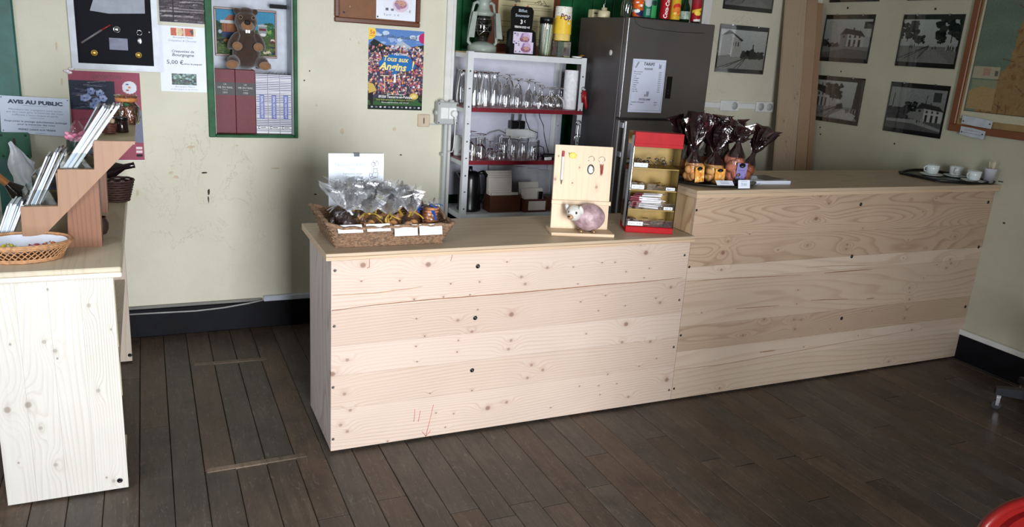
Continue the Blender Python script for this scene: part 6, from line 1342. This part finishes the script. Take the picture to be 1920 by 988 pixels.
MB().box(-.05, -.07, .0, .10, .07, .0012, 0, mt=at((0, .01, .0195), R4('Z', 6))).build('cover_picture', M_('dark_cover', (56, 46, 42), .35, var=.5, scale=40), lf)
fo = MB(); fo.add([(-.19, -.075, .001), (-.10, -.105, .001), (-.075, .03, .022), (-.155, .055, .024)], [(0, 1, 2, 3)]); fo.add([(-.145, -.085, .006), (-.09, -.09, .006), (-.02, .03, .026), (-.08, .05, .026)], [(0, 1, 2, 3)]); fo.build('folded_leaflet', PAPER, lf)
lt = MB(); 
for k in range(5): lt.add([(-.165+k*.006, -.06+.022*k, .0045+.0038*k), (-.115+k*.005, -.075+.022*k, .0045+.0038*k), (-.114+k*.005, -.070+.022*k, .0054+.0038*k), (-.164+k*.006, -.055+.022*k, .0054+.0038*k)], [(0, 1, 2, 3)])
lt.build('printed_line', M_('faded_blue_ink', (90, 120, 150)), lf)
# black serving tray with cups
bt = thing('serving_tray', 'black oblong tray of coffee cups at the wall end of the bar', 'tray', (4.0, .29, HZ))
# the outline is turned a little against the counter edge
ct = [(-.30, .19), (-.29, .215), (-.02, .235), (.03, .22), (.045, .06), (.04, -.20), (-.0, -.235), (-.17, -.24), (-.21, -.225), (-.235, -.19)]
pl = [(-.36, .06), (-.345, .09), (-.17, .165), (-.10, .175), (.02, .16), (.038, .14), (.038, -.26), (.03, -.285), (-.18, -.295), (-.215, -.285), (-.36, -.215), (-.372, -.19)]
TB = M_('black_tray', (16, 16, 18), .35)
b = MB(); b.prismz(pl, .002, .006); b.build('tray_floor', TB, bt)
rm = MB(); rm.tube([(x, y, .013) for x, y in pl], .007, 6, True); rm.build('tray_rim', TB, bt)
CER = M_('white_porcelain', (216, 224, 222), .2, var=.03)
def cup(lab, x, y, rz, s=1.0):
    o = thing('coffee_cup', lab, 'cup', (x, y, HZ+.0135), rz=rz)
    MB().lathe([(0, .004), (.028, .003), (.034, .01), (.038, .035), (.040, .060), (.0375, .060), (.035, .03), (.02, .008), (0, .007)], 28).build('bowl', CER, o)
    MB().tube([(-.037, 0, .050), (-.052, 0, .052), (-.060, 0, .040), (-.055, 0, .024), (-.037, 0, .018)], .0048, 8).build('handle', CER, o); return o
def saucer(lab, x, y):
    o = thing('saucer', lab, 'saucer', (x, y, HZ+.0065)); MB().lathe([(0, .005), (.03, .005), (.045, .006), (.066, .012), (.069, .012), (.05, .003), (.03, .0), (0, .0)], 32).build('dish', CER, o); return o
for (x, y, r_, l1, l2) in ((3.815, .275, 2.6, 'white coffee cup alone at the far end of the black tray', 'saucer below the lone cup on the black tray'), (3.895, .05, 2.8, 'front white coffee cup in the middle of the black tray', 'saucer below the front cup beside the paper cup'), (3.955, .215, 3.4, 'rear white coffee cup half hidden by the front one', 'saucer below the half hidden rear cup')):
    saucer(l2, x, y); cup(l1, x, y, r_-PI*1.0+.3)
pcp = thing('paper_cup', 'white paper cup holding wooden stirrers on the black tray', 'cup', (3.985, .055-.075+.035, HZ+.0065))
MB().lathe([(0, .003), (.025, .003), (.026, .0), (.036, .085), (.038, .087), (.0375, .0845), (.0355, .083), (.0255, .006), (0, .006)], 24).build('cup', M_('white_card_cup', (206, 206, 214), .5, var=.03), pcp)
for k in range(9):
    a = k*.75; MB().box(-.003, -.0008, 0, .003, .0008, .118+.004*(k % 3), 0, mt=at((.012*math.cos(a), .012*math.sin(a), .007), R4('Z', k*40), R4('X', 8))).build('stirrer', M_('birch_stick', (206, 196, 172), .7), pcp)

# ================================================================ ON THE WEST COUNTER
WZ = .9102
OAK = pine('stained_stand_wood', (160, 122, 94), (136, 98, 72), 'z', [(9, 9, 1)], seed=70, rings=14, contour=3, amt=.35, rough=.45)
OAK2 = pine('stained_post_wood', (134, 86, 56), (92, 56, 36), 'z', [(9, 9, 1)], seed=72, rings=40, contour=7, amt=.85, rough=.45)
ss = thing('stepped_stand', 'reddish wooden stepped brochure stand with three tiers and post legs', 'display stand', (-.95, .23, WZ))
prof = [(-1.093, .966), (-1.027, .962), (-.692, 1.321), (-.834, 1.321), (-.84, 1.214), (-.961, 1.214), (-.97, 1.076), (-1.09, 1.076)]
pf = [(x+.95, z-WZ) for x, z in prof]
for y0, y1 in ((0, .018), (.72, .738)): MB().prism(pf, y0, y1).build('side_cheek', OAK, ss)
SHELFM = M_('lit_step_board', (186, 172, 138), .5)  # cream tone puts the light on the upper faces into the colour
for (xa, xb, z) in ((-1.088, -.971, 1.0755), (-.959, -.841, 1.2135), (-.832, -.697, 1.3205)): MB().box(xa+.95, .0185, z-WZ-.014, xb+.95, .7195, z-WZ).build('step_board', SHELFM, ss)
for (x, z0, z1) in ((-.970, 1.062, 1.199), (-.840, 1.2, 1.306)): MB().box(x+.95, .0185, z0-WZ, x+.962, .7195, z1-WZ-.001).build('riser', OAK, ss)
MB().box(-1.089+.95, .0185, .970-WZ, -1.077+.95, .7195, 1.061-WZ).build('front_board', OAK, ss)
def post(y0, y1):
    MB().prism([(.0, 0), (.116, 0), (.120, .262), (.053, .19), (.008, .142)], y0, y1).build('post', OAK2, ss)
post(.0185, .105); post(.63, .7195)
def holder(lab, x, y0, y1, z, w, h, n, L, tilt, cols, name='brochure_holder'):
    o = thing(name, lab, 'brochure holder', (x, y0, z)); D = y1-y0
    MB().box(0, 0, 0, w, D, .0025).box(0, 0, .0026, .0025, D, h).box(.0026, 0, .0026, w, .0025, h*1.0).box(.0026, D-.0025, .0026, w, D, h).build('tray', PLEXI, o)
    MB().prism([(.0, h), (w*.2, h*1.02), (w*.62, h*2.1), (w*.56, h*2.15)], -.0005, .0015).build('side_wing', PLEXI, o)
    MB().add([(w*.5, .003, .003), (w*.5, D-.003, .003), (w*.5+L*.8*math.sin(tilt), D-.003, L*.8*math.cos(tilt)), (w*.5+L*.8*math.sin(tilt), .003, L*.8*math.cos(tilt))], [(0, 1, 2, 3)]).build('slanted_back', PLEXI, o)
    r = random.Random(int(x*999)+int(y0*77))
    for k in range(n):
        a = tilt+r.uniform(-.012, .018)+.03*k/n; c = cols[k % len(cols)]; l = L*r.uniform(.9, 1.03)
        mm = at((.010+k*(w*.42)/max(n, 1), .006+r.uniform(0, .01), .0035), Matrix.Rotation(a, 4, 'Y')); MB().box(0, 0, 0, .0052, D-.02, l, 0, mt=mm).build('brochure', c, o)
    return o
LB = M_('pale_blue_brochure', (188, 202, 228), .35, var=.05); WB = M_('bright_paper', (232, 240, 248)); GB = M_('grey_brochure', (120, 118, 116), .35, var=.4, scale=30); DB = M_('dark_brochure', (62, 58, 60), .3, var=.4, scale=30); CB = M_('cream_brochure', (214, 200, 180), .4)
holder('acrylic holder with tall white leaflets on the middle tier, nearest the front', -.955, .255, .40, 1.2137, .112, .058, 8, .275, .56, [WB, WB, LB, WB, WB, GB])
holder('acrylic holder with fanned leaflets and grey booklet on the lowest tier', -1.085, .255, .40, 1.0760, .112, .058, 7, .215, .42, [WB, GB, WB, LB])
fh = thing('leaflet_fan', 'curved white and cream leaflets slumped in the lowest tier holder', 'leaflets', (-1.07, .42, 1.0762))
for k in range(8):
    vs = []; a = 1.0-.09*k; l = .12+.006*k
    for t in np.linspace(0, 1, 6): x = .0+l*t*math.sin(a+.25*t); z = .004+.005*k*0+l*t*math.cos(a+.35*t); vs += [(x, 0, z), (x, .10, z)]
    MB().add(vs, [(2*i, 2*i+1, 2*i+3, 2*i+2) for i in range(5)], True).build('leaflet', (WB, LB, CB, WB)[k % 4], fh)
holder('acrylic pocket of white folded leaflets standing on the counter below the lowest tier', -1.205, .24, .40, WZ+.0003, .105, .075, 8, .19, .36, [WB, WB, LB])
holder('farther acrylic holder with dark red and grey booklets behind the first two', -1.085, .56, .72, 1.0760, .112, .058, 5, .18, .5, [DB, M_('wine_booklet', (96, 36, 44), .35), GB, DB])
holder('farther acrylic holder with leaflets on the middle tier behind the pink flower', -.955, .60, .75, 1.2137, .112, .058, 5, .22, .5, [WB, GB, LB])
# pink flower posy in cellophane
pf_ = thing('flower_posy', 'pink paper flower in dark green wrap and cellophane on the middle tier', 'posy', (-.905, .50, 1.2140))
MB().lathe([(.0, .001), (.024, .001), (.034, .06), (.038, .072)], 12).build('green_wrap', M_('dark_green_wrap', (18, 54, 46), .4), pf_)
for k in range(11):
    a = k*2*PI/11; MB().ell((0, 0, 0), (.026, .013, .009), 10, 6, mt=at((.026*math.cos(a), .026*math.sin(a), .080+.006*(k % 3)), R4('Z', math.degrees(a)), R4('Y', -28))).build('petal', M_('pink_petal_%d' % (k % 2), [(206, 120, 150), (226, 150, 172)][k % 2], .5), pf_)
MB().lathe([(.026, .0), (.044, .07), (.02, .13), (.008, .15)], 20, rad=lambda a, z: 1+.08*math.sin(6*a+z*60)).build('cellophane', CELLO, pf_)
for k in range(6): a = k*1.05; MB().tube([(.03*math.cos(a), .03*math.sin(a), .03), (.045*math.cos(a+.4), .045*math.sin(a+.4), .02), (.05*math.cos(a+.9), .05*math.sin(a+.9), .006)], .0015, 5).build('raffia', M_('raffia', (206, 196, 150), .7), pf_)
# jars on the top tier
j1 = thing('clip_jar', 'small clip-top glass jar of brown sweets on the top tier', 'jar', (-.782, .62, 1.3208))
MB().lathe([(0, .002), (.030, .002), (.034, .008), (.034, .07), (.028, .08)], 24).build('jar', GLASS, j1); MB().lathe([(0, .004), (.029, .004), (.030, .06), (.0, .066)], 16, rad=lambda a, z: 1+.05*math.sin(7*a+z*200)).build('sweets', M_('caramel_sweets', (112, 74, 52), .4, var=.5, scale=90), j1)
MB().lathe([(.029, .08), (.032, .084), (.032, .092), (.02, .098), (0, .099)], 24).build('lid', GLASS, j1); MB().tube([(.033*math.cos(a), .033*math.sin(a), .083) for a in np.linspace(0, 2*PI, 18)[:-1]], .002, 5, True).build('clip_wire', CHR, j1)
j2 = thing('cellophane_jar', 'large bronze cellophane-wrapped jar with green sprig on the top tier', 'jar', (-.728, .80, 1.3208))
BRC = clearmat('bronze_cellophane', (.72, .52, .38), .45, 1.2, .14, .9, .10)
MB().lathe([(0, .002), (.036, .002), (.040, .02), (.038, .075), (.03, .085), (0, .086)], 20).build('contents', M_('amber_contents', (140, 92, 58), .45, var=.5, scale=60), j2)
MB().lathe([(.042, .0), (.050, .03), (.048, .075), (.030, .098), (.046, .125)], 28, rad=lambda a, z: 1+.10*math.sin(5*a+z*30)+.05*math.sin(11*a)).build('wrap', BRC, j2)
MB().ell((0, -.043, .088), (.014, .007, .010), 10, 7, bump=lambda v: 1+.3*math.sin(9*v[0]*3)).build('green_sprig', M_('green_sprig', (34, 74, 36), .6), j2); MB().lathe([(.030, .095), (.044, .10), (.046, .112), (.034, .115)], 26, rad=lambda a, z: 1+.05*math.sin(16*a)).build('lace_cap', M_('orange_lace', (186, 122, 70), .5), j2)
j3 = thing('small_cork_basket', 'tiny wicker pot with pale corks at the front of the top tier', 'basket', (-.790, .44, 1.3208))
tag(MB().tube([((.022+.008*t/60)*math.cos(t*.62), (.022+.008*t/60)*math.sin(t*.62), .003+t*.0007) for t in range(60)], .0035, 6).build('weave', M_('dark_red_wicker', (84, 44, 34), .6, var=.5, scale=90), j3), kind='stuff'); MB().lathe([(0, .004), (.021, .004), (.028, .044), (.0, .044)], 14).build('lining', M_('dark_burner', (46, 42, 40)), j3)
for k in range(4): a = k*1.6; MB().cyl((.012*math.cos(a), .012*math.sin(a), .040), (.016*math.cos(a), .016*math.sin(a), .060), .008, None, 10).build('cork', M_('cork', (168, 146, 122), .8), j3)
j4 = thing('dark_jar', 'short dark jar with black lid beside the clip-top jar', 'jar', (-.745, .50, 1.3208)); MB().lathe([(0, .0), (.024, .0), (.026, .004), (.026, .045), (.022, .05)], 20).build('jar', M_('dark_brown_glass', (34, 22, 20), .12), j4); MB().lathe([(0, .062), (.025, .062), (.026, .06), (.026, .05), (0, .05)], 20).build('lid', BLKP, j4)
# behind the stand
wb2 = thing('dark_wicker_basket', 'dark wicker basket with a bottle lying in it behind the stand post', 'basket', (-.80, 1.13, WZ))
w2 = MB()
for i in range(9): w2.tube([((.05+.003*i)*math.cos(a)+.0, (.05+.003*i)*math.sin(a), .006+i*.012+.001*math.sin(a*9+i*PI)) for a in np.linspace(0, 2*PI, 40)[:-1]], .0062, 5, True)
tag(w2.build('weave', M_('dark_wicker', (56, 34, 26), .7, var=.4, scale=80), wb2), kind='stuff')
MB().lathe([(0, .003), (.048, .003)], 24).build('base', M_('dark_wicker', (56, 34, 26)), wb2)
bo = thing('wine_bottle', 'dark wine bottle lying across the dark wicker basket', 'bottle', (-.80, 1.10, WZ+.155), rot=(0, 0, .2))
MB().lathe([(0, -.12), (.034, -.12), (.037, -.11), (.037, .03), (.014, .08), (.014, .12), (.016, .125), (0, .126)], 22, mt=at((-.04, 0, .0), R4('Y', 80))).build('body', M_('dark_bottle_glass', (24, 14, 16), .12), bo); MB().lathe([(.0375, -.09), (.0375, -.01)], 22, mt=at((-.04, 0, 0), R4('Y', 80))).build('label', M_('dark_red_label', (130, 24, 44)), bo)
pt = thing('dark_pot', 'small dark clay pot behind the front post of the stand', 'pot', (-.855, .46, WZ)); MB().lathe([(0, .002), (.030, .002), (.038, .02), (.040, .045), (.030, .065), (.032, .07), (.028, .07), (.026, .06), (0, .055)], 22).build('pot', M_('dark_clay', (52, 34, 28), .5), pt)
nk = thing('foiled_bottle', 'bottle with orange-brown foil neck leaning behind the brochures', 'bottle', (-1.12, .98, WZ), rot=(0, -.75, .1))
MB().lathe([(0, .002), (.036, .002), (.038, .01), (.038, .11), (.016, .16), (.0155, .165)], 22, mt=at((.0, 0, .0))).build('body', M_('dark_bottle_glass', (24, 14, 16)), nk); MB().lathe([(.0158, .155), (.0162, .225), (.018, .227), (.018, .24), (0, .241)], 18).build('foil', M_('copper_foil', (176, 120, 72), .4, .3), nk)
hb = thing('white_plastic_bag', 'crumpled white plastic bag against the green post', 'bag', (-1.205, 1.45, WZ))
pb_ = MB(); n1, n2 = 14, 12; vs = []; r = random.Random(77)
for i in range(n1):
    for j in range(n2):
        u, v = i/(n1-1), j/(n2-1); vs.append((-.075+.15*u*(1-.3*v)+.01*math.sin(9*v+u*4), .012*math.sin(14*u+5*v)+r.uniform(-.006, .006)-.02*math.sin(PI*u), .002+.24*v*(.75+.25*math.sin(3*u+1))))
pb_.add(vs, [(i*n2+j, (i+1)*n2+j, (i+1)*n2+j+1, i*n2+j+1) for i in range(n1-1) for j in range(n2-1)], True); pb_.build('film', M_('white_film', (206, 212, 218), .3), hb)
# oval lattice basket
OW = mat('golden_wicker', (178, 132, 92), .5, var=.3, scale=80, bstr=.4)
ob_ = thing('oval_basket', 'shallow oval wicker basket with sweets on a white napkin at the counter edge', 'basket', (-1.085, .130, WZ))
RX_, RY_ = .158, .115
def ov(a, k, z): return (RX_*k*math.cos(a), RY_*k*math.sin(a), z)
for k, z, rr in ((.80, .006, .006), (.83, .012, .004), (1.0, .056, .0055), (1.03, .062, .0055), (1.0, .066, .005)): MB().tube([ov(a, k, z) for a in np.linspace(0, 2*PI, 60)[:-1]], rr, 6, True).build('braid', OW, ob_)
N = 44; lb = MB()
for i in range(N):
    for s in (-1, 1):
        a0 = 2*PI*i/N; lb.tube([ov(a0+s*.34*t, .81+.20*t, .010+.048*t) for t in np.linspace(0, 1, 5)], .0024, 4)
tag(lb.build('lattice', OW, ob_), kind='stuff')
MB().lathe([(0, .004), (1, .004)], 40, mt=Matrix.Diagonal((RX_*.8, RY_*.8, 1, 1))).build('base', OW, ob_)
nv = MB(); vs = []
for i in range(15):
    for j in range(11):
        u, v = -1+2*i/14, -1+2*j/10; q = max(abs(u), abs(v)); L_ = math.hypot(u, v)+1e-6; x = u/L_*q; y = v/L_*q
        vs.append((x*RX_*.94, y*RY_*.94, .020+.034*q**3+.004*math.sin(7*u+3)*math.cos(5*v)))
nv.add(vs, [(i*11+j, (i+1)*11+j, (i+1)*11+j+1, i*11+j+1) for i in range(14) for j in range(10)], True); 
np_ = thing('napkin', 'white paper napkin lining the oval wicker basket', 'napkin', (-1.085, .130, WZ+.006)); nv.build('paper', PAPER, np_)
for i, (x, y, c, lab) in enumerate(((-1.165, .075, (206, 196, 60), 'yellow wrapped sweet at the cut-off end of the basket'), (-1.135, .085, (214, 204, 50), 'bright yellow wrapped sweet on the napkin'), (-1.115, .10, (196, 190, 70), 'lime yellow wrapped sweet beside the bright one'), (-1.035, .085, (170, 60, 80), 'crimson wrapped sweet on the napkin'), (-1.01, .095, (206, 140, 110), 'salmon wrapped sweet near the basket rim'), (-.985, .105, (190, 110, 70), 'orange-brown wrapped sweet against the rim'), (-1.02, .075, (214, 190, 190), 'pale pink wrapped sweet in front of the crimson one'))):
    o = thing('wrapped_sweet', lab, 'sweet', (x, y+.02, WZ+.046+.002*(i % 2)), rz=i*1.1); m = M_('sweet_%d' % i, c, .25, .1)
    MB().ell((0, 0, .004), (.012, .007, .006), 10, 7).build('sweet', m, o)
    for s in (-1, 1): MB().add([(s*.010, 0, .004), (s*.024, -.008, .008), (s*.026, .001, .003), (s*.023, .008, .009)], [(0, 1, 2, 3)]).build('twist', m, o)

# ================================================================ CHAIRS AT THE EDGE OF THE FRAME
oc = thing('swivel_chair', 'black office swivel chair base with chrome caster by the dark skirting', 'chair', (3.72, -.785, 0))
BC = M_('black_chair_plastic', (20, 21, 28), .45)
a0 = math.atan2(.19, -.19)
for k in range(5):
    a = a0+k*2*PI/5; m = Matrix.Rotation(a, 4, 'Z'); R_ = .245
    MB().add([m @ Vector(p) for p in ((.03, -.028, .085), (.03, .028, .085), (R_+.02, .020, .088), (R_+.02, -.020, .088), (.03, -.028, .150), (.03, .028, .150), (R_+.02, .020, .125), (R_+.02, -.020, .125))], [(0, 1, 2, 3), (7, 6, 5, 4), (0, 3, 7, 4), (1, 5, 6, 2), (3, 2, 6, 7), (0, 4, 5, 1)]).build('leg', BC, oc)
    cst = MB().box(R_-.016, -.013, .055, R_+.012, .013, .086, .003, mt=m); c_ = cst.build('caster', CHR, oc)
    for s in (-1, 1): MB().box(R_-.012, s*.014-.0015, .022, R_+.008, s*.014+.0015, .07, .001, mt=m).build('fork', CHR, c_)
    MB().cyl(m @ Vector((R_, -.011, .0252)), m @ Vector((R_, .011, .0252)), .025, None, 18).build('wheel', M_('grey_rubber', (44, 44, 46), .5), c_)
MB().cyl((0, 0, .08), (0, 0, .155), .045, .04, 20).build('hub', BC, oc); MB().cyl((0, 0, .155), (0, 0, .44), .022, None, 16).build('gas_lift', CHR, oc)
SEATB = M_('black_seat_fabric', (26, 27, 34), .9, bstr=.5, scale=60); MB().box(-.10, -.22, .44, .20, .18, .50, .025).build('seat', SEATB, oc)
MB().box(-.08, -.26, .62, .18, -.225, .98, .016).box(.03, -.24, .46, .07, -.228, .64).build('backrest', SEATB, oc)
rc = thing('red_chair', 'glossy red moulded chair back cut off by the picture corner', 'chair', (1.305, -2.32, -.012+.012))
RDP = M_('red_moulded_plastic', (104, 16, 14), .35, var=.04)
def shell(x0, x1, z0, z1, r, y0, y1, m, nm, par):
    P = []
    for cx, cz, a0 in ((x1-r, z1-r*.6, 0), (x0+r, z1-r*.6, PI/2), (x0+r*.4, z0+r*.4, PI), (x1-r*.4, z0+r*.4, 3*PI/2)):
        for k in range(7):
            a = a0+PI/2*k/6; q = r if a0 < PI else r*.4; qz = r*.6 if a0 < PI else r*.4; P.append((cx+q*math.cos(a), cz+qz*math.sin(a)))
    MB().prism(P[::-1][::-1], y0, y1).build(nm, m, par); return P
P = shell(-.24, .24, .47, .795, .12, .212, .226, RDP, 'backrest', rc)
MB().tube([(x, .219, z) for x, z in P], .012, 8, True).build('rim', RDP, rc)
P2 = shell(-.20, .20, .50, .772, .10, .198, .2115, RDP, 'inner_pad', rc)
MB().box(-.23, -.24, .42, .23, .20, .45, .012).build('seat', RDP, rc)
for x in (-.19, .19):
    for y in (-.2, .18): MB().cyl((x, y, .425), (x*1.15, y*1.15, 0), .013, None, 12).build('leg', CHR, rc)
    MB().cyl((x, .19, .44), (x, .215, .5), .012, None, 10).build('bracket', CHR, rc)
